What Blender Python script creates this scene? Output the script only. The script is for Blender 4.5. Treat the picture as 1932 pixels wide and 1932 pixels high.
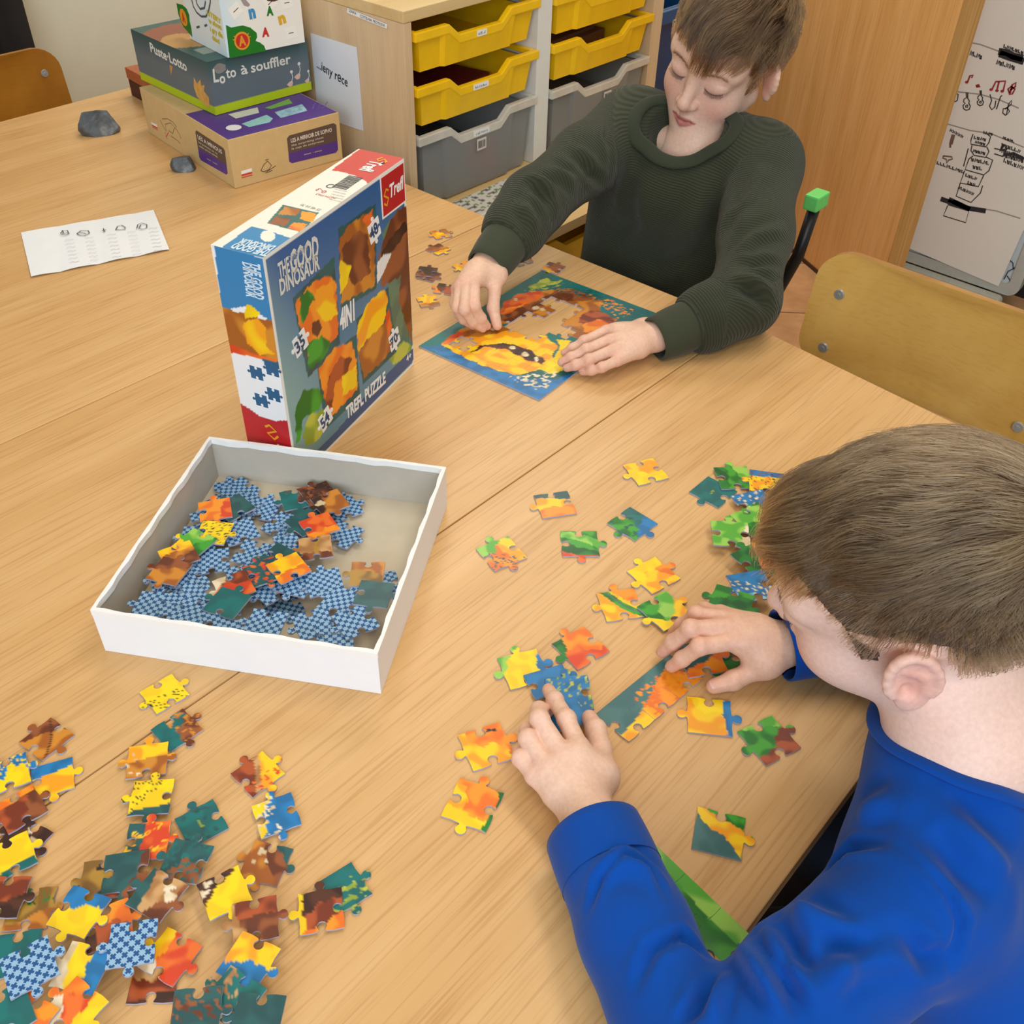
import bpy, bmesh, math, random
import numpy as np
from mathutils import Vector, Matrix
from mathutils.bvhtree import BVHTree
from mathutils.geometry import delaunay_2d_cdt

for _o in list(bpy.data.objects):
    bpy.data.objects.remove(_o)
scene = bpy.context.scene
COL = scene.collection
rng = random.Random(7)

# ------------------------------------------------------------------ camera
# solved from the seams of the tables, the cabinet fronts and the verticals
FPX, PITCH, ROLL, YAW = 1881.33, 0.713549, 0.0293148, 0.861536
HT = 0.64                       # height of the table tops
CAMZ = HT + 0.722
_f = np.array([0, math.cos(PITCH), -math.sin(PITCH)]); _r = np.array([1., 0, 0]); _u = np.cross(_r, _f)
_R = math.cos(ROLL) * _r + math.sin(ROLL) * _u
_U = -math.sin(ROLL) * _r + math.cos(ROLL) * _u
_c, _s = math.cos(YAW), math.sin(YAW)
_W = np.array([[_c, _s, 0], [-_s, _c, 0], [0, 0, 1]])
CR, CU, CF = _W @ _R, _W @ _U, _W @ _f
CPOS = np.array([0, 0, CAMZ])
cam_data = bpy.data.cameras.new('camera')
cam_data.sensor_width = 36.0
cam_data.lens = 36.0 * FPX / 1932.0
cam_data.clip_start = 0.02
cam = bpy.data.objects.new('camera', cam_data)
COL.objects.link(cam)
M = Matrix.Identity(4)
for i in range(3):
    M[i][0], M[i][1], M[i][2], M[i][3] = CR[i], CU[i], -CF[i], CPOS[i]
cam.matrix_world = M
scene.camera = cam

# ------------------------------------------------------------------ colour management, world, lights
scene.view_settings.view_transform = 'Standard'
scene.view_settings.look = 'None'
scene.view_settings.gamma = 1.0
scene.view_settings.use_curve_mapping = False
scene.view_settings.exposure = 0.09
scene.cycles.max_bounces = 6
scene.cycles.transparent_max_bounces = 8

def s2l(c):
    c = c / 255.0
    return c / 12.92 if c <= 0.04045 else ((c + 0.055) / 1.055) ** 2.4

def rgb(r, g, b, a=1.0):
    return (s2l(r), s2l(g), s2l(b), a)

world = bpy.data.worlds.new('room_light')
scene.world = world
world.use_nodes = True
_bg = world.node_tree.nodes['Background']
_bg.inputs[0].default_value = (1.0, 0.93, 0.84, 1)
_bg.inputs[1].default_value = 0.33

def area(name, loc, target, sx, sy, power, col):
    d = bpy.data.lights.new(name, 'AREA')
    d.shape = 'RECTANGLE'; d.size = sx; d.size_y = sy; d.energy = power; d.color = col
    o = bpy.data.objects.new(name, d)
    o.location = loc
    v = Vector(target) - Vector(loc)
    o.rotation_euler = v.to_track_quat('-Z', 'Y').to_euler()
    COL.objects.link(o)
    return o

area('window_daylight', (-1.9, -1.4, 2.0), (0.7, 0.6, 0.6), 2.4, 1.5, 76, (0.72, 0.86, 1.0))
area('overhead_light', (0.1, 1.4, 3.0), (0.3, 1.1, 0), 1.5, 0.5, 5, (1.0, 0.90, 0.76))
area('overhead_light', (2.4, 2.2, 2.9), (2.4, 2.4, 0), 1.5, 0.5, 26, (1.0, 0.91, 0.80))  # extra lamp added to brighten the back wall, cabinet and door
area('overhead_light', (1.5, 0.2, 3.0), (1.2, 0.3, 0), 1.5, 0.5, 20, (1.0, 0.90, 0.76))
area('overhead_light', (-0.6, -0.7, 3.0), (-0.2, -0.2, 0), 1.5, 0.5, 18, (1.0, 0.91, 0.78))

# ------------------------------------------------------------------ photo geometry: where a sight line meets a real plane
def ray(px, py):
    d = CR * (px - 966) / FPX - CU * (py - 966) / FPX + CF
    return d

def onz(px, py, z=HT):
    d = ray(px, py)
    return CPOS + d * ((z - CAMZ) / d[2])

def ony(px, py, y):
    d = ray(px, py)
    return CPOS + d * (y / d[1])

def onx(px, py, x):
    d = ray(px, py)
    return CPOS + d * (x / d[0])

def onplane(px, py, p0, n):
    d = ray(px, py)
    return CPOS + d * (np.dot(np.array(p0) - CPOS, n) / np.dot(d, n))

def proj(p):
    q = np.asarray(p) - CPOS
    z = q @ CF
    return np.stack([966 + FPX * (q @ CR) / z, 966 - FPX * (q @ CU) / z], -1)

# ------------------------------------------------------------------ geometry helpers: geo = (verts, faces)
def gbox(x0, x1, y0, y1, z0, z1):
    v = [(x, y, z) for z in (z0, z1) for y in (y0, y1) for x in (x0, x1)]
    f = [(0, 2, 3, 1), (4, 5, 7, 6), (0, 1, 5, 4), (2, 6, 7, 3), (0, 4, 6, 2), (1, 3, 7, 5)]
    return v, f

def gjoin(*gs):
    V, F = [], []
    for v, f in gs:
        n = len(V)
        V += [tuple(p) for p in v]
        F += [tuple(i + n for i in q) for q in f]
    return V, F

def gprism(poly, z0, z1):
    n = len(poly)
    v = [(x, y, z0) for x, y in poly] + [(x, y, z1) for x, y in poly]
    f = [tuple(range(n - 1, -1, -1)), tuple(range(n, 2 * n))]
    f += [(i, (i + 1) % n, n + (i + 1) % n, n + i) for i in range(n)]
    return v, f

def gmap(g, fn):
    return [tuple(fn(p)) for p in g[0]], g[1]

def gcyl(p0, p1, r0, r1=None, n=12):
    r1 = r0 if r1 is None else r1
    p0, p1 = Vector(p0), Vector(p1)
    ax = (p1 - p0).normalized()
    a = ax.orthogonal().normalized(); b = ax.cross(a)
    v = []
    for p, r in ((p0, r0), (p1, r1)):
        for i in range(n):
            t = 2 * math.pi * i / n
            v.append(tuple(p + a * (r * math.cos(t)) + b * (r * math.sin(t))))
    f = [tuple(range(n - 1, -1, -1)), tuple(range(n, 2 * n))]
    f += [(i, (i + 1) % n, n + (i + 1) % n, n + i) for i in range(n)]
    return v, f

def gtube(pts, r, n=8):
    pts = [Vector(p) for p in pts]
    V, F = [], []
    ref = None
    for k, p in enumerate(pts):
        t = (pts[min(k + 1, len(pts) - 1)] - pts[max(k - 1, 0)]).normalized()
        if ref is None:
            ref = t.orthogonal().normalized()
        a = (ref - t * ref.dot(t)).normalized(); ref = a
        b = t.cross(a)
        for i in range(n):
            th = 2 * math.pi * i / n
            V.append(tuple(p + a * (r * math.cos(th)) + b * (r * math.sin(th))))
    for k in range(len(pts) - 1):
        for i in range(n):
            F.append((k * n + i, k * n + (i + 1) % n, (k + 1) * n + (i + 1) % n, (k + 1) * n + i))
    F.append(tuple(range(n - 1, -1, -1)))
    F.append(tuple((len(pts) - 1) * n + i for i in range(n)))
    return V, F

def rrect(w, h, r, n=5, cx=0, cy=0):
    out = []
    for sx, sy, a0 in ((1, 1, 0), (-1, 1, 90), (-1, -1, 180), (1, -1, 270)):
        for k in range(n + 1):
            a = math.radians(a0 + 90 * k / n)
            out.append((cx + sx * (w / 2 - r) + r * math.cos(a), cy + sy * (h / 2 - r) + r * math.sin(a)))
    return out

def mesh_of(name, g, mat=None, smooth=False, bevel=0.0):
    me = bpy.data.meshes.new(name)
    me.from_pydata([tuple(map(float, p)) for p in g[0]], [], g[1])
    if bevel > 0:
        bm = bmesh.new(); bm.from_mesh(me)
        bmesh.ops.remove_doubles(bm, verts=bm.verts, dist=1e-6)
        ed = [e for e in bm.edges if len(e.link_faces) == 2 and e.calc_face_angle(0) > 0.6]
        bmesh.ops.bevel(bm, geom=ed, offset=bevel, segments=2, affect='EDGES', profile=0.6, clamp_overlap=True)
        bm.to_mesh(me); bm.free()
    me.update()
    if smooth:
        me.polygons.foreach_set('use_smooth', [True] * len(me.polygons))
    if mat:
        me.materials.append(mat)
    return me

def link(name, me, parent=None):
    o = bpy.data.objects.new(name, me)
    COL.objects.link(o)
    if parent is not None:
        o.parent = parent
    return o

def part(name, g, mat, parent, smooth=False, bevel=0.0, label=None):
    o = link(name, mesh_of(name, g, mat, smooth, bevel), parent)
    if label:
        o['label'] = label
    return o

def thing(name, label, cat, loc=(0, 0, 0), rotz=0.0, group=None, rot=None):
    o = bpy.data.objects.new(name, None)
    COL.objects.link(o)
    o.empty_display_size = 0.02
    o.location = loc
    o.rotation_euler = rot if rot else (0, 0, rotz)
    return tag(o, label, cat, group)

def tag(o, label=None, cat=None, group=None, kind=None):
    if label: o['label'] = label
    if cat: o['category'] = cat
    if group: o['group'] = group
    if kind: o['kind'] = kind
    return o

def solid(name, g, mat, label, cat, loc=(0, 0, 0), rot=(0, 0, 0), smooth=False, bevel=0.0, group=None):
    o = link(name, mesh_of(name, g, mat, smooth, bevel))
    o.location = loc; o.rotation_euler = rot
    return tag(o, label, cat, group)

def structure(name, g, mat, bevel=0.0, parent=None):
    o = link(name, mesh_of(name, g, mat, False, bevel), parent)
    if parent is None:
        o['kind'] = 'structure'
    return o

# ------------------------------------------------------------------ materials
def new_mat(name):
    m = bpy.data.materials.new(name)
    m.use_nodes = True
    nt = m.node_tree
    return m, nt, nt.nodes['Principled BSDF']

def N(nt, kind, **kw):
    n = nt.nodes.new(kind)
    for k, v in kw.items():
        setattr(n, k, v)
    return n

def noise(nt, scale, detail=3.0, rough=0.5, vec=None):
    n = N(nt, 'ShaderNodeTexNoise')
    n.inputs['Scale'].default_value = scale
    n.inputs['Detail'].default_value = detail
    n.inputs['Roughness'].default_value = rough
    if vec is not None:
        nt.links.new(vec, n.inputs['Vector'])
    return n

def ramp(nt, fac, stops):
    r = N(nt, 'ShaderNodeValToRGB')
    els = r.color_ramp.elements
    while len(els) < len(stops):
        els.new(0.5)
    for e, (p, c) in zip(els, stops):
        e.position = p; e.color = c
    nt.links.new(fac, r.inputs[0])
    return r

def mix(nt, a, b, fac, mode='MIX'):
    m = N(nt, 'ShaderNodeMix', data_type='RGBA', blend_type=mode)
    for sock, val in ((m.inputs[0], fac), (m.inputs[6], a), (m.inputs[7], b)):
        if hasattr(val, 'links') or isinstance(val, bpy.types.NodeSocket):
            nt.links.new(val, sock)
        else:
            sock.default_value = val
    return m.outputs[2]

def bump(nt, b, height, strength, dist=0.001):
    n = N(nt, 'ShaderNodeBump')
    n.inputs['Strength'].default_value = strength
    n.inputs['Distance'].default_value = dist
    nt.links.new(height, n.inputs['Height'])
    nt.links.new(n.outputs[0], b.inputs['Normal'])
    return n

def objcoord(nt, scale=(1, 1, 1), rot=(0, 0, 0)):
    tc = N(nt, 'ShaderNodeTexCoord')
    mp = N(nt, 'ShaderNodeMapping')
    mp.inputs['Scale'].default_value = scale
    mp.inputs['Rotation'].default_value = rot
    nt.links.new(tc.outputs['Object'], mp.inputs['Vector'])
    return mp.outputs[0]

_MC = {}
def plain(col, rough=0.5, metal=0.0, var=0.06, scale=40.0, spec=0.5, name=None):
    key = (col, rough, metal, var, scale, spec)
    if key in _MC:
        return _MC[key]
    m, nt, b = new_mat(name or 'paint_%d_%d_%d' % col)
    n = noise(nt, scale, 3, 0.6, objcoord(nt))
    c = rgb(*col)
    lo = tuple(x * (1 - var) for x in c[:3]) + (1,)
    hi = tuple(min(1, x * (1 + var)) for x in c[:3]) + (1,)
    r = ramp(nt, n.outputs[0], [(0.3, lo), (0.7, hi)])
    nt.links.new(r.outputs[0], b.inputs['Base Color'])
    b.inputs['Roughness'].default_value = rough
    b.inputs['Metallic'].default_value = metal
    b.inputs['Specular IOR Level'].default_value = spec
    _MC[key] = m
    return m

def wood(name, light, dark, grain=(1.1, 16, 16), fine=(9, 420, 420), rough=0.4, fine_amt=0.3, spec=0.4, rot=(0, 0, 0)):
    m, nt, b = new_mat(name)
    v = objcoord(nt, grain, rot)
    n1 = noise(nt, 1.6, 5, 0.55, v)
    n1.inputs['Distortion'].default_value = 0.5
    r1 = ramp(nt, n1.outputs[0], [(0.28, rgb(*dark)), (0.72, rgb(*light))])
    n2 = noise(nt, 1.0, 2, 0.5, objcoord(nt, fine, rot))
    r2 = ramp(nt, n2.outputs[0], [(0.34, (0.55, 0.42, 0.3, 1)), (0.5, (1, 1, 1, 1))])
    c = mix(nt, r1.outputs[0], r2.outputs[0], fine_amt, 'MULTIPLY')
    nt.links.new(c, b.inputs['Base Color'])
    b.inputs['Roughness'].default_value = rough
    b.inputs['Specular IOR Level'].default_value = spec
    bump(nt, b, n2.outputs[0], 0.08, 0.0006)
    return m

def print_mat(name='printed_card', rough=0.42, spec=0.4):
    if name in _MC:
        return _MC[name]
    m, nt, b = new_mat(name)
    a = N(nt, 'ShaderNodeAttribute', attribute_name='Col')
    nt.links.new(a.outputs['Color'], b.inputs['Base Color'])
    b.inputs['Roughness'].default_value = rough
    b.inputs['Specular IOR Level'].default_value = spec
    _MC[name] = m
    return m

def set_col(me, cols):
    """cols: (nverts,3) linear colours"""
    a = me.color_attributes.new('Col', 'FLOAT_COLOR', 'POINT')
    c = np.ones((len(me.vertices), 4), np.float32)
    c[:, :3] = cols
    a.data.foreach_set('color', c.ravel())

def L3(*c):
    return np.array([s2l(x) for x in c])

M_TABLE = wood('beech_laminate', (222, 180, 124), (208, 162, 104), grain=(.8, 20, 20), fine=(9, 300, 300), rough=0.36, fine_amt=0.32)
M_EDGE = wood('beech_edge_band', (214, 168, 106), (192, 142, 82))
M_BEECHV = wood('pale_beech_board', (222, 196, 158), (208, 178, 138), grain=(16, 16, 1.2), fine=(300, 300, 8), fine_amt=0.12)
M_BEECHH = wood('pale_beech_shelf', (222, 194, 140), (206, 174, 118), grain=(1.2, 16, 16), fine_amt=0.12)
M_BEECHE = wood('pale_beech_edge', (206, 182, 128), (190, 162, 108), grain=(1.2, 16, 1.2), fine_amt=0.1)
M_WARD = wood('orange_beech_door', (242, 186, 120), (226, 166, 96), grain=(14, 14, 0.9), fine=(260, 260, 8), fine_amt=0.25, rough=0.3)
M_WARDE = wood('beech_door_edge', (206, 160, 98), (178, 132, 70), grain=(60, 60, 0.9), fine=(260, 260, 8), fine_amt=0.25)
M_CHAIR = wood('lacquered_plywood', (234, 188, 104), (210, 156, 70), grain=(5, 1.0, 2.2), fine=(60, 12, 300), rough=0.22, fine_amt=0.12, spec=0.5)
M_CHAIRE = wood('plywood_edge', (196, 150, 90), (150, 104, 52), grain=(3, 3, 90), fine_amt=0.2)
M_STEEL = plain((176, 176, 172), 0.35, 0.35)
M_BLACK = plain((24, 22, 24), 0.4)
M_PAPER = plain((240, 240, 238), 0.75, var=0.02)
M_WHITE = plain((236, 236, 234), 0.6, var=0.02)
M_INK = plain((40, 38, 42), 0.7)
# ------------------------------------------------------------------ the room
M_WALL = plain((224, 220, 198), 0.85, var=0.03, scale=6)
structure('wall_back', gbox(-2.2, 3.6, 3.0, 3.1, 0, 2.7), M_WALL)
structure('wall_right', gbox(3.3, 3.4, -2.0, 3.0, 0, 2.7), M_WALL)
M_GROUT = plain((120, 92, 66), 0.9)
floor = structure('floor', gbox(-2.6, 3.4, -2.0, 3.1, -0.05, -0.004), M_GROUT)
_m, _nt, _b = new_mat('brown_floor_tile')
_n = noise(_nt, 9, 6, 0.65, objcoord(_nt))
_r2 = ramp(_nt, _n.outputs[0], [(0.3, rgb(170, 124, 84)), (0.7, rgb(206, 160, 114))])
_nt.links.new(_r2.outputs[0], _b.inputs['Base Color'])
_b.inputs['Roughness'].default_value = 0.45
M_TILE = _m
# floor tiles lie diagonally to the tables; laid where the photo shows the floor, the base plate goes on beyond
_tile_me = mesh_of('tile', gbox(-0.1475, 0.1475, -0.1475, 0.1475, -0.004, 0.003), M_TILE, bevel=0.0015)
_ta = math.radians(38)
for i in range(-6, 7):
    for j in range(-6, 7):
        x = 2.22 + 0.3 * (i * math.cos(_ta) - j * math.sin(_ta))
        y = 0.93 + 0.3 * (i * math.sin(_ta) + j * math.cos(_ta))
        if 1.0 < x < 3.15 and -0.7 < y < 2.7:
            t = link('tile', _tile_me, floor)
            t.location = (x, y, 0); t.rotation_euler = (0, 0, _ta)
structure('baseboard_back', gbox(-2.2, 3.3, 2.98, 3.0, 0, 0.08), M_WARDE)

# dark curtain at the far left edge of the wall
def wavy_curtain():
    V, F = [], []
    nx, nz = 60, 2
    for k in range(nz):
        z = 0.03 + k * 2.3
        for i in range(nx):
            x = 0.35 + 0.98 * i / (nx - 1)
            V.append((x - 0.85, 0.03 * math.sin(i * 0.95) + 0.008 * math.sin(i * 2.1), z))
    for i in range(nx - 1):
        F.append((i, i + 1, nx + i + 1, nx + i))
    n = len(V)
    V += [(x, y + 0.012, z) for x, y, z in V]
    F += [tuple(q + n for q in reversed(f)) for f in F]
    return V, F
solid('curtain', wavy_curtain(), plain((38, 32, 28), 0.9), 'dark brown curtain hanging beside the beige wall behind the empty chair', 'curtain', (0.82, 2.9, 0), smooth=True)

# ------------------------------------------------------------------ tables pushed together
def table(name, label, poly, legs):
    xs = [p[0] for p in poly]; ys = [p[1] for p in poly]
    cx, cy = sum(xs) / len(xs), sum(ys) / len(ys)
    t = thing(name, label, 'table', (cx, cy, 0), group='school tables pushed together')
    q = [(x - cx, y - cy) for x, y in poly]
    part('tabletop', gprism(q, HT - 0.0225, HT), M_TABLE, t, bevel=0.0012)
    x0, x1, y0, y1 = min(a for a, _ in q), max(a for a, _ in q), min(b for _, b in q), max(b for _, b in q)
    part('underframe', gjoin(gbox(x0 + .07, x1 - .07, y0 + .06, y0 + .085, HT - .07, HT - .0226), gbox(x0 + .07, x1 - .07, y1 - .085, y1 - .06, HT - .07, HT - .0226),
                             gbox(x0 + .07, x0 + .095, y0 + .086, y1 - .086, HT - .07, HT - .0226), gbox(x1 - .095, x1 - .07, y0 + .086, y1 - .086, HT - .07, HT - .0226)), M_BLACK, t)
    for sx in (x0 + .05, x1 - .05):
        for sy in (y0 + .03, y1 - .03):
            part('leg', gcyl((sx, sy, 0.003), (sx, sy, HT - .0226), 0.017, n=14), M_BLACK, t, smooth=False)
SA, SB, E3, E0 = 1.0639, 0.5773, 0.0960, 2.050
G = 0.0008
table('school_table', 'wooden school table carrying the upright puzzle box and the tower of game boxes', [(-.3, SA + G), (1.168, SA + G), (1.166, E0), (-.3, E0)], 4)
table('school_table', 'beech school table with the half-done puzzle under the green-sweatered boy', [(-.3, SB + G), (1.166, SB + G), (1.158, SA - G), (-.3, SA - G)], 4)
table('school_table', 'beech school table where the boy in the blue shirt sorts pieces', [(-.3, E3), (1.125, E3), (1.172, SB - 0.004), (1.166, SB - G), (-.3, SB - G)], 4)

# ------------------------------------------------------------------ chairs: bent plywood back on a black steel frame
def bent_back(w, h, bend, t=0.011, tilt=0.0, r=0.045, nx=14, nz=10):
    """a curved back rest standing in xz, bulging towards +y"""
    out = rrect(w, h, r, 6)
    V, F = [], []
    bm = bmesh.new()
    pts = []
    for i in range(nx * 2 + 1):
        for k in range(nz + 1):
            pts.append((-w / 2 + w * i / (2 * nx), -h / 2 + h * k / nz))
    def inside(x, y):
        ax, ay = abs(x) - (w / 2 - r), abs(y) - (h / 2 - r)
        return not (ax > 0 and ay > 0 and ax * ax + ay * ay > (r - .002) ** 2) and abs(x) < w / 2 - .003 and abs(y) < h / 2 - .003
    co = [Vector(p) for p in out] + [Vector(p) for p in pts if inside(*p)]
    ed = [(i, (i + 1) % len(out)) for i in range(len(out))]
    vs, es, fs = delaunay_2d_cdt(co, ed, [], 1, 1e-6)[:3]
    def P(x, z, off):
        y = bend * (1 - (2 * x / w) ** 2) + off
        return (x, y + tilt * z, z)
    n = len(vs)
    V = [P(v.x, v.y, t / 2) for v in vs] + [P(v.x, v.y, -t / 2) for v in vs]
    F = [tuple(f) for f in fs] + [tuple(i + n for i in reversed(f)) for f in fs]
    m = len(out)
    side = [(i, (i + 1) % m, n + (i + 1) % m, n + i) for i in range(m)]
    return (V, [tuple(reversed(f)) for f in F]), (V, side)

def chair(label, loc, rotz, back_w=0.40, back_h=0.2, back_z=0.66, bend=0.035, seat_z=0.352, tilt=0.12, cap=None, tone=None, leg_off=-0.025, bolts=((-.16, .06), (-.16, -.055), (.16, .06), (.16, -.055)), bar=True):
    """local frame: the sitter looks towards +y, back rest at y = -0.2"""
    t = thing('school_chair', label, 'chair', loc, rotz, group='school chairs round the tables')
    mat = tone or M_CHAIR
    back, side = bent_back(back_w, back_h, -bend, tilt=-tilt)
    sh = lambda g: gmap(g, lambda p: (p[0], p[1] - 0.20, p[2] + back_z))
    b = part('backrest', sh(back), mat, t, smooth=True)
    b.data.materials.append(M_CHAIRE)
    part('backrest_edge', sh(side), M_CHAIRE, t, smooth=True)
    for bx, bz in bolts:
        y = -0.20 - bend * (1 - (2 * bx / back_w) ** 2) - tilt * bz
        part('bolt', gjoin(gcyl((bx, y + .0050, back_z + bz), (bx, y + .0085, back_z + bz), .0085, .0075, 14), gcyl((bx, y + .0085, back_z + bz), (bx, y + .0092, back_z + bz), .0035, .003, 6)), M_STEEL, t, smooth=False)
    seat, sside = bent_back(0.30, 0.36, 0.012, r=0.05)
    lay = lambda g: gmap(g, lambda p: (p[0], p[2] - 0.0, seat_z - p[1]))
    part('seat', gjoin(lay(seat), lay(sside)), mat, t, smooth=False)
    for s in (-1, 1):
        x = s * (back_w / 2 + leg_off)
        zt = back_z + back_h / 2
        part('leg', gtube([(x, -.225 - tilt * back_h / 2 - .006, zt - .02), (x, -.222, back_z), (s * .125, -.20, seat_z - .03), (s * .125, -.26, .0145)], .011), M_BLACK, t, smooth=True)
        part('leg', gtube([(s * .125, -.17, seat_z - .035), (s * .125, .14, seat_z - .035), (s * .125, .17, seat_z - .06), (s * .125, .20, .0145)], .011), M_BLACK, t, smooth=True)
        if cap:
            part('end_cap', gbox(x - .013, x + .013, -.264, -.224, zt - .022, zt + .004), cap, t, bevel=.003, label='bright green plastic cap')
    return t

chair('empty wooden school chair at the end of the table, bolts showing, beside the flip chart', (1.160, 0.372, 0), math.pi / 2, back_w=.39, back_h=.185, back_z=.598, tilt=.10, bend=.03, bolts=((.155, .028), (.155, -.062), (-.155, .028), (-.155, -.062)))
chair('wooden school chair with a green frame cap that the boy in green sits on', (1.30, 0.872, 0), math.pi / 2, back_w=.35, back_h=.2, back_z=.585, cap=plain((110, 214, 110), .5), leg_off=.022, tone=wood('brown_plywood', (168, 104, 52), (140, 80, 34), grain=(5, 1, 2.2), fine=(60, 12, 300), rough=.3, fine_amt=.12))
chair('empty wooden school chair pushed in at the far side, against the beige wall', (.90, 2.13, 0), math.pi, back_w=.40, back_h=.2, back_z=.565, bolts=((-.163, .048), (-.163, -.055), (.163, .048), (.163, -.055)), tone=wood('amber_plywood', (176, 116, 34), (150, 92, 20), grain=(5, 1, 2.2), fine=(60, 12, 300), rough=.3, fine_amt=.12))
chair('wooden school chair that the boy in the blue shirt sits on', (.60, -.20, 0), -.12, back_w=.36, back_h=.18, back_z=.60)
# ------------------------------------------------------------------ tray cabinet beside the tables
CX = [1.227, 1.246, 1.580, 1.601, 1.621, 1.965, 1.986]   # panel planes along x
CY0, CY1 = 1.324, 1.80
LZ = 0.545
cab = thing('tray_cabinet', 'pale beech cabinet with rows of pull-out trays standing beyond the tables', 'cabinet', (1.54, 1.5, 0))
def cb(*a):
    x0, x1, y0, y1, z0, z1 = a
    return gbox(x0 - 1.54, x1 - 1.54, y0 - 1.5, y1 - 1.5, z0, z1)
part('side_panel', cb(CX[0], CX[1] - .001, CY0, CY1, LZ + .0005, .8825), M_BEECHV, cab, bevel=.0008)
part('side_panel', cb(CX[2], CX[4], CY0 + .002, CY1 - .02, LZ + .0005, .8825), plain((226, 224, 216), .5, var=.02), cab, bevel=.0008, label='white divider between the two tray columns')
part('side_panel', cb(CX[5], CX[6] + .017, CY0, CY1, LZ + .0005, .8825), M_BEECHV, cab, bevel=.0008)
part('back_panel', cb(CX[0] + .02, CX[6], CY1 - .012, CY1 - .002, LZ + .001, .882), M_BEECHV, cab)
part('top_board', cb(CX[0] - .001, CX[6] + .018, CY0 - .001, CY1, .883, .902), M_BEECHH, cab, bevel=.0015)
# lower, deeper half: its top is the ledge in front of the trays
part('ledge_board', cb(1.254, 2.02, 1.145, 1.80, LZ - .02, LZ), M_BEECHH, cab, bevel=.001)
part('ledge_board', cb(1.254, 2.02, 1.093, 1.1425, LZ - .02, LZ), M_BEECHH, cab, bevel=.001)
for x0, x1 in ((1.29, 1.318), (1.70, 1.73), (1.99, 2.018)):
    part('post', cb(x0, x1, 1.11, 1.78, 0.05, LZ - .0205), plain((232, 230, 224), .5, var=.02), cab, bevel=.001)
part('plinth', cb(1.265, 2.01, 1.15, 1.79, 0.003, .0495), M_BEECHH, cab)
for x0, s in ((CX[1], 1), (CX[2], -1), (CX[4], 1), (CX[5], -1)):
    for z in (.8646, .7726, .6859):
        xa, xb = (x0 + .0006, x0 + .010) if s > 0 else (x0 - .0106, x0 - .0006)
        part('runner', cb(xa, xb, CY0 + .012, CY1 - .03, z - .0255, z - .0175), plain((196, 190, 160), .5), cab)

M_YEL = plain((246, 196, 14), .38, var=.05, scale=25)
_m, _nt, _b = new_mat('clear_frosted_plastic')
_b.inputs['Base Color'].default_value = rgb(222, 222, 218)
_b.inputs['Roughness'].default_value = .38
_b.inputs['IOR'].default_value = 1.12
_b.inputs['Transmission Weight'].default_value = .78
_n = noise(_nt, 14, 3, .6, objcoord(_nt)); _r3 = ramp(_nt, _n.outputs[0], [(.3, (.34, .34, .34, 1)), (.7, (.46, .46, .46, 1))])
_nt.links.new(_r3.outputs[0], _b.inputs['Roughness'])
M_CLEAR = _m
_m, _nt, _b = new_mat('frosted_rim_plastic')
_n = noise(_nt, 22, 3, .6, objcoord(_nt)); _r3 = ramp(_nt, _n.outputs[0], [(.3, rgb(196, 194, 186)), (.7, rgb(222, 220, 212))])
_nt.links.new(_r3.outputs[0], _b.inputs['Base Color'])
_b.inputs['Roughness'].default_value = .35
_b.inputs['Transmission Weight'].default_value = .25
M_CLEARRIM = _m

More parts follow.
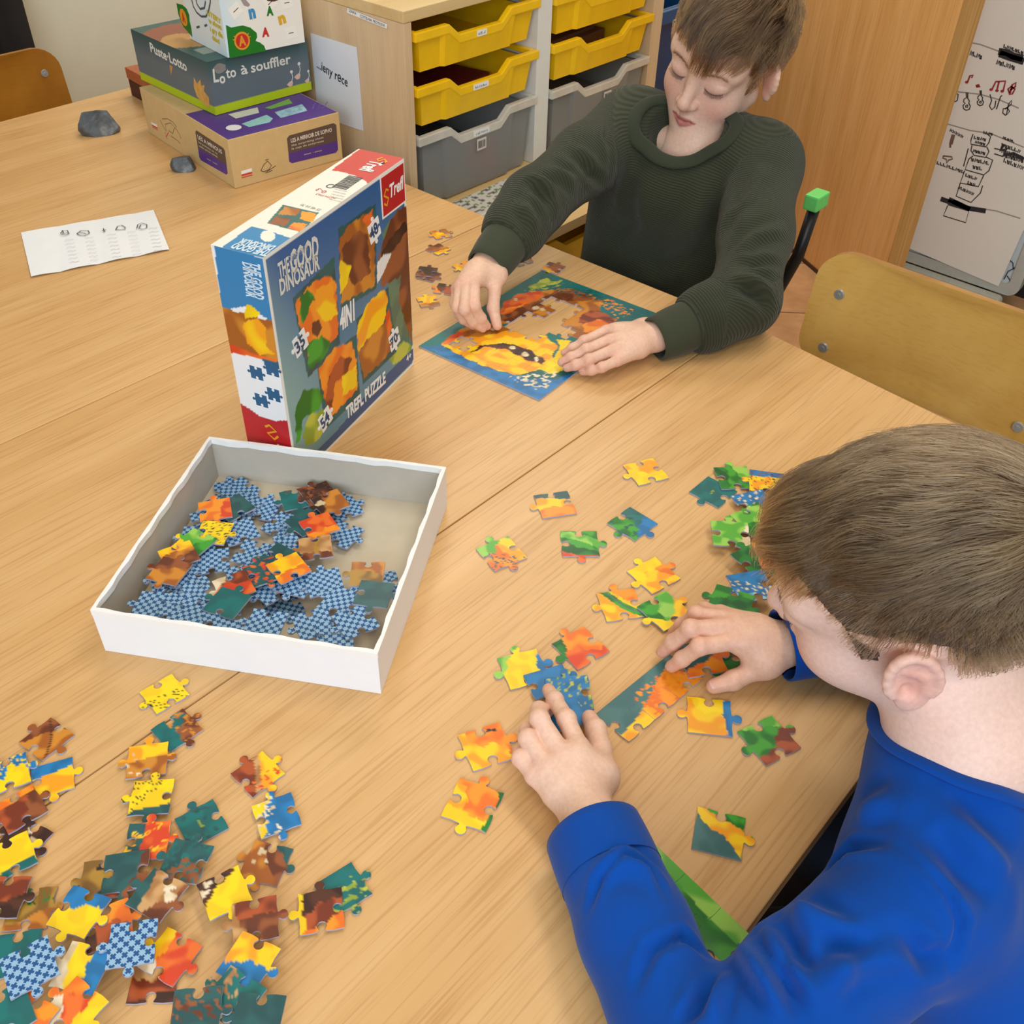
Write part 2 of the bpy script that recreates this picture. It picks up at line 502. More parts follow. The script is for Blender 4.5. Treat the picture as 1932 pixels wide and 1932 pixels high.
def tray_geo(w, d, h):
    """local: front at y=0 going back to +y, z=0 at the rim top, x centred.  returns body, rim"""
    hi, lo = 0.0, -0.021
    prof = [(-.5, hi), (-.25, hi), (-.17, lo), (.17, lo), (.25, hi), (.5, hi)]
    px = [(a * w, z) for a, z in prof]
    rt, rd = .016, .013
    V, F = [], []
    for x, z in px:                                  # front rim bar follows the finger dip
        V += [(x, 0, z), (x, rd, z), (x, rd, z - rt), (x, .0, z - rt)]
    for k in range(len(px) - 1):
        a, b = 4 * k, 4 * k + 4
        for i in range(4):
            F.append((a + i, a + (i + 1) % 4, b + (i + 1) % 4, b + i))
    F += [(0, 3, 2, 1), tuple(4 * (len(px) - 1) + i for i in (0, 1, 2, 3))]
    rim = (V, F)
    side = lambda s: gbox(s * w / 2 - (0 if s < 0 else .012), s * w / 2 + (.012 if s < 0 else 0), rd + .0003, d, -.010, 0)
    rim = gjoin(rim, side(-1), side(1), gbox(-w / 2, w / 2, d + .0002, d + .012, -.010, 0))
    bi, t = .014, .0022                              # body set in below the rim, walls tapering
    fw = w / 2 - bi
    V = []
    outer = [(-fw, .008), (-.30 * w, .008), (-.28 * w, .001), (.28 * w, .001), (.30 * w, .008), (fw, .008), (fw, d - .004), (-fw, d - .004)]
    def ztop(x):
        return float(np.interp(x / w, [p[0] for p in prof], [p[1] for p in prof])) - rt + .001
    xs = [-fw, -.30 * w, -.28 * w, -.25 * w, -.17 * w, .17 * w, .25 * w, .28 * w, .30 * w, fw]
    yo = [.0085, .0085, .0012, .0012, .0012, .0012, .0012, .0012, .0085, .0085]
    F = []
    def wall(pts_top, sc):
        pass
    ring = [(x, y, ztop(x)) for x, y in zip(xs, yo)] + [(fw, d - .004, -.009), (-fw, d - .004, -.009)]
    n = len(ring)
    def inset(p, k, z=None):
        x, y, zz = p
        cx, cy = 0, d / 2
        sx = (fw - k) / fw; sy = (d / 2 - .004 - k) / (d / 2 - .004)
        return (cx + (x - cx) * sx, cy + (y - cy) * sy, zz if z is None else z)
    V = [p for p in ring] + [inset(p, .008, -h) for p in ring] + [inset(p, t) for p in ring] + [inset(p, .008 + t, -h + t) for p in ring]
    for i in range(n):
        j = (i + 1) % n
        F.append((i, n + i, n + j, j))
        F.append((2 * n + i, 2 * n + j, 3 * n + j, 3 * n + i))
        F.append((i, j, 2 * n + j, 2 * n + i))
    F.append(tuple(n + i for i in range(n)))
    F.append(tuple(3 * n + i for i in reversed(range(n))))
    return (V, F), rim

def scribble(n, w, h, seed, step=.35, t=.0006):
    """a run of small pen marks as flat ribbons in xz (y=0 faces the reader)"""
    r = random.Random(seed)
    gs = []
    x = -w / 2
    while x < w / 2:
        a = r.uniform(.25, .6) * h
        gs.append(gbox(x, x + t, -.0002, 0, -h / 2, -h / 2 + a + h * .2))
        if r.random() < .7:
            zz = r.uniform(-.4, .3) * h
            gs.append(gbox(x, x + a * .7, -.0002, 0, zz, zz + t))
        x += h * r.uniform(.35, .75)
    return gjoin(*gs)

TRAYS = []
def tray(label, x0, x1, z, h, mat, rimmat, y=CY0, sticker=None, depth=.40, kind='tray'):
    w = x1 - x0 - .0045
    t = thing('storage_tray', label, 'tray', ((x0 + x1) / 2, y, z), group='pull-out trays of the cabinet')
    body, rim = tray_geo(w, depth, h)
    part('tray_body', body, mat, t, bevel=0)
    part('rim', rim, rimmat, t, bevel=.0022, smooth=False)
    if sticker:
        sx, sw = sticker
        s = part('name_sticker', gmap(gprism(rrect(sw, .0105, .002), 0, .0004), lambda p: (p[0] + sx, -.0002 - p[2], p[1] - .0288)), M_WHITE, t)
        part('handwriting', gmap(scribble(8, sw * .75, .0055, int(sx * 999) + int(z * 1000)), lambda p: (p[0] + sx, p[1] - .0007, p[2] - .0288)), M_INK, s)
    return t
cl, cr = (CX[1], CX[2]), (CX[4], CX[5])
tray('yellow tray in the top row of the left column', *cl, .8646, .071, M_YEL, M_YEL, y=CY0 - .006, sticker=(.0, .026))
tray('yellow tray in the second row of the left column with a long white name sticker', *cl, .7726, .073, M_YEL, M_YEL, y=CY0 - .006, sticker=(-.002, .042))
tray('deep clear tray under the yellow ones, nearest the tables', *cl, .6859, .137, M_CLEAR, M_CLEARRIM, y=CY0 - .006, sticker=(-.0, .044))
tray('yellow tray in the top row of the right column, just under the cabinet top', *cr, .8583, .073, M_YEL, M_YEL, y=CY0 - .006)
tray('yellow tray in the second row of the right column holding something brown', *cr, .7705, .073, M_YEL, M_YEL, y=CY0 - .006)
tray('deep clear tray under the right column, behind the boy in green', *cr, .6828, .134, M_CLEAR, M_CLEARRIM, y=CY0 - .006, sticker=None)
tray('yellow tray low down under the ledge between table and green sweater', 1.3185, 1.699, .499, .073, M_YEL, M_YEL, y=1.12)
# barcode stickers on the clear trays
def barcode(w, h, seed, n=18):
    r = random.Random(seed); gs = []; x = -w / 2
    while x < w / 2:
        b = r.choice([.0006, .0009, .0014])
        gs.append(gbox(x, min(x + b, w / 2), -.0002, 0, -h / 2, h / 2)); x += b + r.choice([.0007, .001, .0015])
    return gjoin(*gs)
for t, sx in (('deep clear tray under the yellow', .0), ('deep clear tray under the right', .02)):
    o = [q for q in bpy.data.objects if str(q.get('label', '')).startswith(t)][0]
    s = part('barcode_sticker', gmap(gbox(-.013, .013, 0, .0005, -.011, .011), lambda p: (p[0] + sx, p[1] - .0005, p[2] - .052)), plain((214, 206, 196), .6, var=.02), o)
    part('barcode', gmap(barcode(.019, .014, 5), lambda p: (p[0] + sx, p[1] - .0006, p[2] - .052)), M_INK, s)
# what lies in the trays
solid('book', gbox(-.11, .11, -.075, .075, 0, .02), plain((112, 22, 26), .6), 'dark red book lying in the second yellow tray', 'book', (1.41, 1.46, .7025), (0, 0, .2), bevel=.002)
solid('wooden_block', gjoin(gbox(-.12, .12, -.075, .075, 0, .03), gbox(-.10, .10, -.06, .06, .0301, .038)), plain((118, 78, 44), .7), 'brown wooden board in the right second yellow tray', 'block', (1.793, 1.48, .7003), (0, 0, .1), bevel=.002)
solid('toy_block', gjoin(gbox(-.03, .03, -.025, .025, 0, .05)), plain((190, 60, 56), .5), 'red block showing faintly through the clear tray', 'block', (1.49, 1.385, .5516), (0, 0, .5), bevel=.003)
solid('cardboard_sheet', gbox(-.10, .10, -.12, .12, 0, .05), plain((92, 92, 100), .8), 'grey bundle at the bottom of the clear tray', 'bundle', (1.40, 1.53, .5516), (0, 0, .0), bevel=.004)
solid('felt_bundle', gjoin(gbox(-.12, .02, -.1, .1, 0, .04), gbox(.0201, .12, -.1, .08, 0, .06)), plain((122, 112, 100), .9), 'grey-brown bundle in the right clear tray', 'bundle', (1.793, 1.50, .5516), (0, 0, .0), bevel=.004)
# flat game on the ledge, half under the clear tray
mg = thing('picture_book', 'thin picture book with a pale blue stripe lying on the cabinet ledge', 'book', (1.485, 1.235, LZ), 0.02)
part('pages', gbox(-.185, .185, -.062, .062, 0.0004, .0075), M_PAPER, mg)
def _cover():
    V, F, C = [], [], []
    nx, ny = 80, 28
    for j in range(ny + 1):
        for i in range(nx + 1):
            x, y = -.187 + .374 * i / nx, -.064 + .128 * j / ny
            V.append((x, y, .0090)); v = y / .128 + .5
            c = (236, 234, 226)
            if .14 < v < .38: c = (120, 190, 214)
            elif v >= .42:
                k = math.sin(x * 160) + math.sin(y * 330 + x * 90) + .6 * math.sin(x * 400)
                c = (106, 140, 88) if k > 1.3 else ((96, 92, 90) if k < -1.1 else (212, 212, 206))
            C.append(L3(*c))
    for j in range(ny):
        for i in range(nx):
            a = j * (nx + 1) + i
            F.append((a, a + 1, a + nx + 2, a + nx + 1))
    n = len(V)
    V += [(x, y, .0078) for x, y, _ in V]
    F2 = [tuple(q + n for q in reversed(f)) for f in F]
    edge = [i for i in range(nx + 1)] + [(j + 1) * (nx + 1) + nx for j in range(ny)] + [ny * (nx + 1) + i for i in reversed(range(nx))] + [j * (nx + 1) for j in reversed(range(1, ny))]
    sd = [(edge[k], n + edge[k], n + edge[(k + 1) % len(edge)], edge[(k + 1) % len(edge)]) for k in range(len(edge))]
    return (V, F + F2 + sd), np.array(C + C)
g, c = _cover()
cv = part('cover', g, print_mat(), mg); set_col(cv.data, c)

# paper and label on the side panel (x = 1.174, facing -x)
def on_panel(y, z):
    return (0, y, z)
note = thing('paper_note', 'white paper note with handwriting taped to the cabinet side', 'note', (CX[0] - .0006, 1.53, .70))
def side_quad(ps, t=.0005):
    P0 = np.array([CX[0] - .0006, 1.53, .70])
    w = [onx(px, py, CX[0] - .0006) - P0 for px, py in ps]
    V = [tuple(p) for p in w] + [(p[0] - t, p[1], p[2]) for p in w]
    n = len(w)
    return V, [tuple(range(n)), tuple(range(2 * n - 1, n - 1, -1))] + [(i, n + i, n + (i + 1) % n, (i + 1) % n) for i in range(n)]
part('sheet', side_quad([(586, 62), (673, 89), (677, 130), (686, 247), (652, 236), (600, 215), (592, 130)]), plain((226, 230, 236), .7, var=.015), note)
# ------------------------------------------------------------------ printing on flat faces
_TXT = {}
def text_geo(body, size=1.0, bold=0.0, spacing=1.0, italic=0.0):
    cu = bpy.data.curves.new('lettering', 'FONT')
    cu.body = body; cu.size = size; cu.offset = bold; cu.space_character = spacing; cu.shear = italic
    cu.resolution_u = 2
    o = bpy.data.objects.new('lettering', cu)
    me = bpy.data.meshes.new_from_object(o)
    V = [tuple(v.co) for v in me.vertices]; F = [tuple(p.vertices) for p in me.polygons]
    bpy.data.meshes.remove(me); bpy.data.objects.remove(o); bpy.data.curves.remove(cu)
    return V, F

class Face:
    """a flat face of a box: origin o, unit axes u (to the right), v (up), outward normal n"""
    def __init__(self, o, u, v):
        self.o, self.u, self.v = np.array(o, float), np.array(u, float), np.array(v, float)
        self.n = np.cross(self.u, self.v)
    def at(self, a, b, lift=0.0):
        return self.o + self.u * a + self.v * b + self.n * lift
    def uv(self, px, py):
        p = onplane(px, py, self.o, self.n) - self.o
        return float(p @ self.u), float(p @ self.v)

def decal(face, pts, lift=.00025, px=False):
    if px:
        pts = [face.uv(*p) for p in pts]
    n = len(pts)
    area2 = sum(pts[i][0] * pts[(i + 1) % n][1] - pts[(i + 1) % n][0] * pts[i][1] for i in range(n))
    if area2 < 0:
        pts = pts[::-1]
    V = [face.at(a, b, lift) for a, b in pts] + [face.at(a, b, lift * .2) for a, b in pts]
    return V, [tuple(range(n)), tuple(range(2 * n - 1, n - 1, -1))] + [(i, n + i, n + (i + 1) % n, (i + 1) % n) for i in range(n)]

def ftext(face, body, a, b, h=None, px=False, lift=.0005, bold=.0, align='L', width=None, italic=0.0, arch=0.0):
    """lettering on a face; a = baseline start, b = baseline end (face coordinates or photo pixels)"""
    if px:
        a, b = face.uv(*a), face.uv(*b)
    V, F = text_geo(body, 1.0, bold, italic=italic)
    xs = [p[0] for p in V]; ys = [p[1] for p in V]
    x0, w = min(xs), max(xs) - min(xs)
    d = np.array(b) - np.array(a); L = np.hypot(*d); d = d / L; e = np.array([-d[1], d[0]])
    k = L / w
    ky = k if h is None else h / .70
    out = []
    for x, y, z in V:
        t = (x - x0) * k
        q = np.array(a) + d * t + e * (y * ky + arch * math.sin(math.pi * t / L))
        out.append(tuple(face.at(q[0], q[1], lift)))
    return out, F

def ribbon(pts3, n, w):
    """flat pen stroke of width w through 3D points lying in a plane with normal n"""
    pts = [np.array(p, float) for p in pts3]
    n = np.array(n, float)
    V, F = [], []
    for k, p in enumerate(pts):
        t = pts[min(k + 1, len(pts) - 1)] - pts[max(k - 1, 0)]
        t = t / (np.linalg.norm(t) + 1e-12)
        s = np.cross(n, t) * (w / 2)
        V += [tuple(p - s), tuple(p + s)]
    for k in range(len(pts) - 1):
        F.append((2 * k, 2 * k + 2, 2 * k + 3, 2 * k + 1))
    return V, F

def strokes(face, lines, w=.001, px=True, lift=.0004):
    gs = []
    for ln in lines:
        pts = [face.uv(*p) if px else p for p in ln]
        gs.append(ribbon([face.at(a, b, lift) for a, b in pts], face.n, w))
    return gjoin(*gs)

def rel(o, g):
    L = Vector(o.location)
    return [tuple(Vector(p) - L) for p in g[0]], g[1]

def boxfaces(o, ang, w, d, h, tilt=0):
    """faces of an upright box whose front-left bottom corner is o; front runs along ang for w, depth d at +90deg"""
    c, s = math.cos(ang), math.sin(ang)
    o = np.array(o, float); U = np.array([c, s, 0]); D = np.array([-s, c, 0]); Z = np.array([0, 0, 1.])
    return dict(front=Face(o, U, Z), left=Face(o + D * d, -D, Z), right=Face(o + U * w, D, Z), back=Face(o + U * w + D * d, -U, Z), top=Face(o + Z * h, U, D))

def obox(o, ang, w, d, h):
    c, s = math.cos(ang), math.sin(ang)
    return gmap(gbox(0, w, 0, d, 0, h), lambda p: (o[0] + c * p[0] - s * p[1], o[1] + s * p[0] + c * p[1], o[2] + p[2]))

R_ = math.radians
# ---- kraft cardboard box with the purple sleeve
KO = (0.944, 1.466, HT + .0004); KA = R_(-7.5); KW, KD, KH = .222, .337, .0845
kb = thing('cardboard_game_box', 'flat kraft cardboard box with a purple printed top at the bottom of the box tower', 'box', KO, 0, 'stacked game boxes')
M_KRAFT = plain((206, 176, 122), .8, var=.04, scale=60)
part('carton', rel(kb, obox(KO, KA, KW, KD, KH)), M_KRAFT, kb, bevel=.0012)
K = boxfaces(KO, KA, KW, KD, KH)
M_PURP = plain((84, 52, 136), .5, var=.04)
M_DBRN = plain((94, 74, 62), .6, var=.04)
M_CREAM = plain((226, 216, 200), .6)
pt = part('printed_sleeve', rel(kb, decal(K['top'], [(.002, .002), (KW - .002, .002), (KW - .002, .155), (.002, .155)])), M_PURP, kb)
T = K['top']
part('printed_picture', rel(kb, gjoin(decal(T, [(456, 234), (503, 217), (515, 224), (509, 231), (470, 240)], .0005, True))), plain((150, 204, 200), .5), pt)
part('printed_picture', rel(kb, gjoin(decal(T, [(431, 216), (486, 203), (489, 213), (445, 224)], .0005, True))), plain((206, 210, 196), .5), pt)
part('printed_picture', rel(kb, gjoin(decal(T, [(500, 204), (545, 187), (552, 195), (511, 206)], .0005, True))), plain((112, 168, 78), .5), pt)
part('printed_picture', rel(kb, gjoin(decal(T, [(518, 212), (570, 197), (580, 209), (530, 223)], .0005, True))), plain((150, 190, 206), .5, var=.3, scale=90), pt)
cc = T.uv(441, 241)
part('printed_badge', rel(kb, decal(T, [(cc[0] + .0135 * math.cos(k * .4488), cc[1] + .0135 * math.sin(k * .4488)) for k in range(14)], .0005)), M_WHITE, pt)
part('printed_mark', rel(kb, strokes(T, [[(590, 206), (594, 195), (600, 204), (606, 194), (612, 200), (618, 192), (614, 201), (606, 205), (598, 206)]], .0016, lift=.0006)), plain((124, 98, 172), .5), pt)
def label_patch(face, quad, split, lines, title):
    (a, b, c, d) = [face.uv(*p) for p in quad]     # tl, tr, br, bl
    P = lambda s, t: tuple((np.array(a) * (1 - s) + np.array(b) * s) * (1 - t) + (np.array(d) * (1 - s) + np.array(c) * s) * t)
    rr = [P(s, t) for s, t in ((.05, 0), (.95, 0), (1, .08), (1, split), (0, split), (0, .08))]
    l1 = part('printed_label', rel(kb, decal(face, rr)), M_DBRN, kb)
    rr = [P(s, t) for s, t in ((0, split), (1, split), (1, .92), (.95, 1), (.05, 1), (0, .92))]
    part('printed_band', rel(kb, decal(face, rr, .0003)), M_PURP, l1)
    gs = [ftext(face, title, P(.07, .26), P(.90, .26), lift=.0006, h=.007, bold=.02)]
    for t, ln in zip((.40, .52), lines):
        gs.append(ftext(face, ln, P(.07, t), P(.72, t), lift=.0006, h=.0036))
    gs.append(ftext(face, 'oooo  - oooo', P(.30, .82), P(.66, .82), lift=.0006, h=.003))
    part('lettering', rel(kb, gjoin(*gs)), M_CREAM, l1)
label_patch(K['front'], [(541, 257), (634, 231), (638, 287), (546, 309)], .62, ('the surprising chest', 'la caja de sorpresas'), 'LES A MIRROIR DE SOPHO')
label_patch(K['left'], [(368, 244), (424, 281), (430, 331), (377, 301)], .60, ('los animales en su', 'medio and the animals'), 'LES A MINOUS')
M_LOGO = plain((206, 52, 52), .6)
for f, q in (('front', [(455, 323), (475, 317), (476, 331), (456, 336)]), ('left', [(285, 230), (296, 235), (298, 246), (288, 240)])):
    a, b, c, d = [np.array(K[f].uv(*p)) for p in q]
    lg = part('printed_logo', rel(kb, gjoin(decal(K[f], [a, b, b * .55 + c * .45, a * .55 + d * .45]))), M_WHITE, kb)
    part('logo_stripe', rel(kb, gjoin(decal(K[f], [a * .5 + d * .5, b * .5 + c * .5, b * .28 + c * .72, a * .28 + d * .72], .0004), decal(K[f], [a * .12 + d * .88, b * .12 + c * .88, c, d], .0004))), M_LOGO, lg)
part('printed_sketch', rel(kb, strokes(K['front'], [[(492, 322), (498, 310), (505, 304), (512, 312), (507, 320), (497, 324), (492, 322)], [(503, 324), (512, 318), (520, 313)], [(500, 326), (508, 324), (514, 321)], [(505, 304), (500, 302), (507, 300)]], .0012)), plain((86, 64, 40), .7), kb)
part('printed_sketch', rel(kb, strokes(K['left'], [[(302, 226), (308, 238), (314, 248), (312, 234), (322, 232), (330, 240), (326, 252), (318, 246)], [(330, 240), (338, 252), (342, 262)], [(322, 256), (332, 263), (340, 270)], [(306, 224), (316, 224), (326, 230), (334, 240)]], .0011)), plain((120, 96, 62), .7), kb)
part('printed_mark', rel(kb, strokes(K['left'], [[(311, 249), (314, 258), (318, 250)], [(313, 256), (316, 262)]], .0016)), M_LOGO, kb)

# ---- teal lotto box
LO = (0.9985, 1.574, HT + .0004 + KH + .0012); LA = R_(-3.2); LW, LD, LH = .208, .258, .0895
lb = thing('lotto_game_box', 'teal game box with lime stripe and white title, middle of the box tower', 'box', LO, 0, 'stacked game boxes')
def lotto_shell():
    """four walls and lid painted as one printed card box: dark teal above fading to grey-blue, lime stripe at the foot"""
    V, F, C = [], [], []
    fs = boxfaces(LO, LA, LW, LD, LH)
    for nm, wdt, hgt in (('front', LW, LH), ('left', LD, LH), ('right', LD, LH), ('back', LW, LH), ('top', LW, LD)):
        f = fs[nm]; nx, ny = (44, 40) if nm != 'top' else (60, 60)
        b0 = len(V)
        for j in range(ny + 1):
            for i in range(nx + 1):
                a, b = wdt * i / nx, hgt * j / ny
                V.append(tuple(f.at(a, b)))
                if nm == 'top':
                    u, v = a / LW, b / LD
                    c = np.array([52, 92, 92.])
                    r = math.hypot((u - .30) / .42, (v - .62) / .30)
                    if r < 1: c = np.array([196, 146, 82.]) if v < .60 + .1 * math.sin(u * 9) else np.array([150, 84, 58.])
                    if v < .30 and (u - .3) ** 2 < .04 and v > .16: c = np.array([150, 164, 150.])
                else:
                    t = b / LH
                    c = np.array([54, 82, 84.]) * min(1, max(0, (t - .55) / .45)) + np.array([96, 108, 116.]) * (1 - min(1, max(0, (t - .55) / .45)))
                    if t < .165: c = np.array([176, 196, 22.])
                C.append(L3(*c))
        for j in range(ny):
            for i in range(nx):
                a = b0 + j * (nx + 1) + i
                F.append((a, a + 1, a + nx + 2, a + nx + 1))
    return (V, F), np.array(C)
g, c = lotto_shell()
ls_ = part('carton', rel(lb, g), print_mat(), lb); set_col(ls_.data, c)
Lf = boxfaces(LO, LA, LW, LD, LH)
M_SILV = plain((214, 214, 208), .5)
F_ = Lf['front']
part('lettering', rel(lb, gjoin(ftext(F_, 'L', (403, 155), (413, 153.5), px=True, h=.021, bold=.03), ftext(F_, 'o', (415, 158), (426, 155), px=True, h=.017, bold=.03), ftext(F_, 'to', (427, 148), (446, 144), px=True, h=.0175, bold=.02), ftext(F_, '\u00e0', (455, 141), (468, 138), px=True, h=.0155, bold=.02), ftext(F_, 'souffler', (474, 137), (549, 119), px=True, h=.0165, bold=.02))), M_SILV, lb)
part('lettering', rel(lb, gjoin(ftext(Lf['left'], 'Puste\u00b7Lotto', (285, 97), (354, 135), px=True, h=.0165, bold=.03))), M_SILV, lb)
c0 = F_.uv(414, 129)
part('printed_stone', rel(lb, decal(F_, [(c0[0] + .012 * math.cos(k * .45) * (1 + .2 * math.sin(k * 2.1)), c0[1] + .0085 * math.sin(k * .45)) for k in range(14)], .0004)), plain((128, 126, 122), .6, var=.15), lb)
M_PINK = plain((216, 178, 164), .6)
for i, (bx, by, s) in enumerate(((548, 158, 1.0), (562, 144, 1.05), (580, 152, .8))):
    u, v = F_.uv(bx, by)
    bird = part('printed_bird', rel(lb, decal(F_, [(u - .008 * s, v), (u - .003 * s, v - .005 * s), (u + .003 * s, v - .0045 * s), (u + .0055 * s, v + .001), (u + .004 * s, v + .005 * s), (u - .002 * s, v + .0035 * s)], .0004)), M_PINK, lb)
    part('printed_neck', rel(lb, gjoin(ribbon([F_.at(u + .003 * s, v + .003 * s, .0005), F_.at(u + .0062 * s, v + .011 * s, .0005), F_.at(u + .005 * s, v + .019 * s, .0005)], F_.n, .0014), decal(F_, [(u + .005 * s + .0032 * s * math.cos(k), v + .02 * s + .0032 * s * math.sin(k)) for k in range(6)], .0005))), M_SILV, bird)
q = Lf['left']
part('printed_flame', rel(lb, decal(q, [(366, 146), (372, 158), (378, 150), (380, 162), (386, 160), (385, 172), (394, 184), (396, 204), (388, 199), (372, 182), (366, 164)], .0004, True)), plain((206, 156, 78), .6, var=.15, scale=120), lb)
part('printed_cone', rel(lb, decal(q, [(320, 122), (326, 126), (323, 142)], .0004, True)), plain((196, 140, 70), .6), lb)

# ---- white card-game box on top
AO = (1.037, 1.567, LO[2] + LH + .0006); AA = R_(-7.6); AW, AD, AH = .154, .139, .20
ab = thing('letter_game_box', 'white game box with a green corner and red letters on top of the box tower', 'box', AO, 0, 'stacked game boxes')
def white_shell():
    V, F, C = [], [], []
    fs = boxfaces(AO, AA, AW, AD, AH)
    for nm, wdt in (('front', AW), ('left', AD), ('right', AD), ('back', AW)):
        f = fs[nm]; nx, ny = 40, 50; b0 = len(V)
        for j in range(ny + 1):
            for i in range(nx + 1):
                a, b = wdt * i / nx, AH * j / ny
                V.append(tuple(f.at(a, b)))
                t = max(0, 1 - a / .045) if nm == 'front' else (.3 + .5 * max(0, math.sin(a * 60) * math.cos(b * 50)) if nm == 'left' else 0)
                C.append(L3(*(np.array([236, 234, 226]) * (1 - t) + np.array([206, 228, 240]) * t)))
        for j in range(ny):
            for i in range(nx):
                a = b0 + j * (nx + 1) + i
                F.append((a, a + 1, a + nx + 2, a + nx + 1))
    b0 = len(V); f = fs['top']
    V += [tuple(f.at(*p)) for p in ((0, 0), (AW, 0), (AW, AD), (0, AD))]; C += [L3(236, 234, 228)] * 4
    F.append((b0, b0 + 1, b0 + 2, b0 + 3))
    return (V, F), np.array(C)
g, c = white_shell()
o = part('carton', rel(ab, g), print_mat(), ab); set_col(o.data, c)
Af = boxfaces(AO, AA, AW, AD, AH)
M_GRN = plain((24, 118, 30), .5, var=.04)
M_RED = plain((196, 44, 38), .5, var=.04)
M_ORG = plain((226, 150, 36), .5, var=.04)
F_ = Af['front']
gc = part('printed_corner', rel(ab, decal(F_, [(426, 47), (436, 52), (446, 50), (458, 48), (472, 52), (484, 62), (485, 70), (482, 77), (490, 80), (498, 86), (502, 96), (433, 110)], .0003, True)), M_GRN, ab, label='green printed corner')
a0 = F_.uv(456.5, 77)
ring = lambda r, k=24: [(a0[0] + r * math.cos(i * 2 * math.pi / k), a0[1] + r * .98 * math.sin(i * 2 * math.pi / k)) for i in range(k)]
part('printed_sun', rel(ab, decal(F_, ring(.0150), .0005)), M_ORG, gc)
part('printed_disc', rel(ab, decal(F_, ring(.0118), .0007)), M_RED, gc)
part('printed_rays', rel(ab, gjoin(*[ribbon([F_.at(a0[0] + .0125 * math.cos(t), a0[1] + .0125 * math.sin(t), .0009), F_.at(a0[0] + .0175 * math.cos(t), a0[1] + .0175 * math.sin(t), .0009)], F_.n, .0016) for t in [R_(x) for x in (15, 35, 145, 165)]])), M_ORG, gc)
part('lettering', rel(ab, ftext(F_, 'A', (a0[0] - .007, a0[1] - .0075), (a0[0] + .007, a0[1] - .0075), h=.0155, bold=.04, lift=.0009)), M_ORG, gc)
fl = Af['left']
gl = part('printed_corner', rel(ab, decal(fl, [(333, 6), (344, 9), (352, 16), (357, 28), (358, 40), (361, 52), (363, 70), (346, 50), (337, 28)], .0003, True)), M_GRN, ab)
u0 = fl.uv(346.5, 33)
part('printed_sun', rel(ab, decal(fl, [(u0[0] + .0135 * math.cos(i * .3), u0[1] + .0145 * math.sin(i * .3)) for i in range(21)], .0005)), M_ORG, gl)
part('lettering', rel(ab, ftext(fl, 'A', (u0[0] - .006, u0[1] - .0075), (u0[0] + .006, u0[1] - .0075), h=.015, bold=.04, lift=.0007)), M_RED, gl)
part('lettering', rel(ab, gjoin(ftext(fl, 'LITERY', (391, 27), (418, 46), px=True, h=.008, bold=.05), ftext(fl, 'w s\u0142owa', (394, 42), (419, 57), px=True, h=.008, bold=.05), ftext(fl, 'i gry dla', (397, 58), (421, 72), px=True, h=.008, bold=.05), ftext(fl, 'dzieci', (401, 74), (415, 83), px=True, h=.008, bold=.05))), plain((206, 186, 40), .6), ab)
part('printed_drawing', rel(ab, strokes(fl, [[(362, 0), (365, 12), (371, 23), (380, 31), (389, 31), (394, 20), (397, 4), (397, -8)], [(369, -6), (372, 8), (378, 17), (386, 15), (388, 2)], [(371, 52), (377, 50)], [(386, 49), (391, 47)]], .0035)), plain((84, 80, 84), .6), ab)
for body, col, p0, p1, hh in (('A', M_RED, (494.5, 69), (508, 67.5), .0135), ('n', plain((60, 140, 190), .5), (471, 35), (483, 32), .02), ('A', M_GRN, (503, 29), (516, 27.5), .0135), ('n', plain((216, 170, 40), .5), (527, 46), (540, 41), .018)):
    part('printed_letter', rel(ab, ftext(F_, body, p0, p1, px=True, h=hh, bold=.06)), col, ab)
for px_, py_, rt in ((445, 20, .5), (510, 6, .45), (541, 5, .1), (549, 62, .15)):
    u, v = F_.uv(px_, py_)
    cd = part('printed_card', rel(ab, decal(F_, [(u + .011 * a * math.cos(rt) - .0095 * b * math.sin(rt), v + .011 * a * math.sin(rt) + .0095 * b * math.cos(rt)) for a, b in ((-1, -1), (1, -1), (1, 1), (-1, 1))], .0003)), plain((240, 238, 230), .5, var=.01), ab)
    part('printed_dash', rel(ab, ribbon([F_.at(u - .005, v - .002 * (rt > .3), .0006), F_.at(u + .005, v + .004 * (rt > .3), .0006)], F_.n, .0012)), M_INK, cd)
part('printed_patch', rel(ab, decal(F_, [(497, -6), (505, 2), (517, 3), (527, -1), (528, -8)], .0004, True)), plain((84, 46, 42), .6), ab)
part('printed_patch', rel(ab, decal(F_, [(453, -2), (460, 10), (468, 13), (472, 9), (464, 0), (460, -6)], .0004, True)), plain((160, 148, 146), .6), ab)

# ---- brown lidded box behind the carton
bb = thing('brown_game_box', 'low brown game box with a dark side, half hidden behind the cardboard box', 'box', (1.078, 1.985, HT + .0004), R_(-6), 'stacked game boxes')
part('carton', gbox(0, .075, -.15, .02, 0, .034), plain((72, 28, 22), .6), bb, bevel=.001)
part('lid', gbox(-.0015, .0765, -.1515, .0215, .0345, .056), plain((168, 92, 54), .5, var=.15, scale=60), bb, bevel=.001)

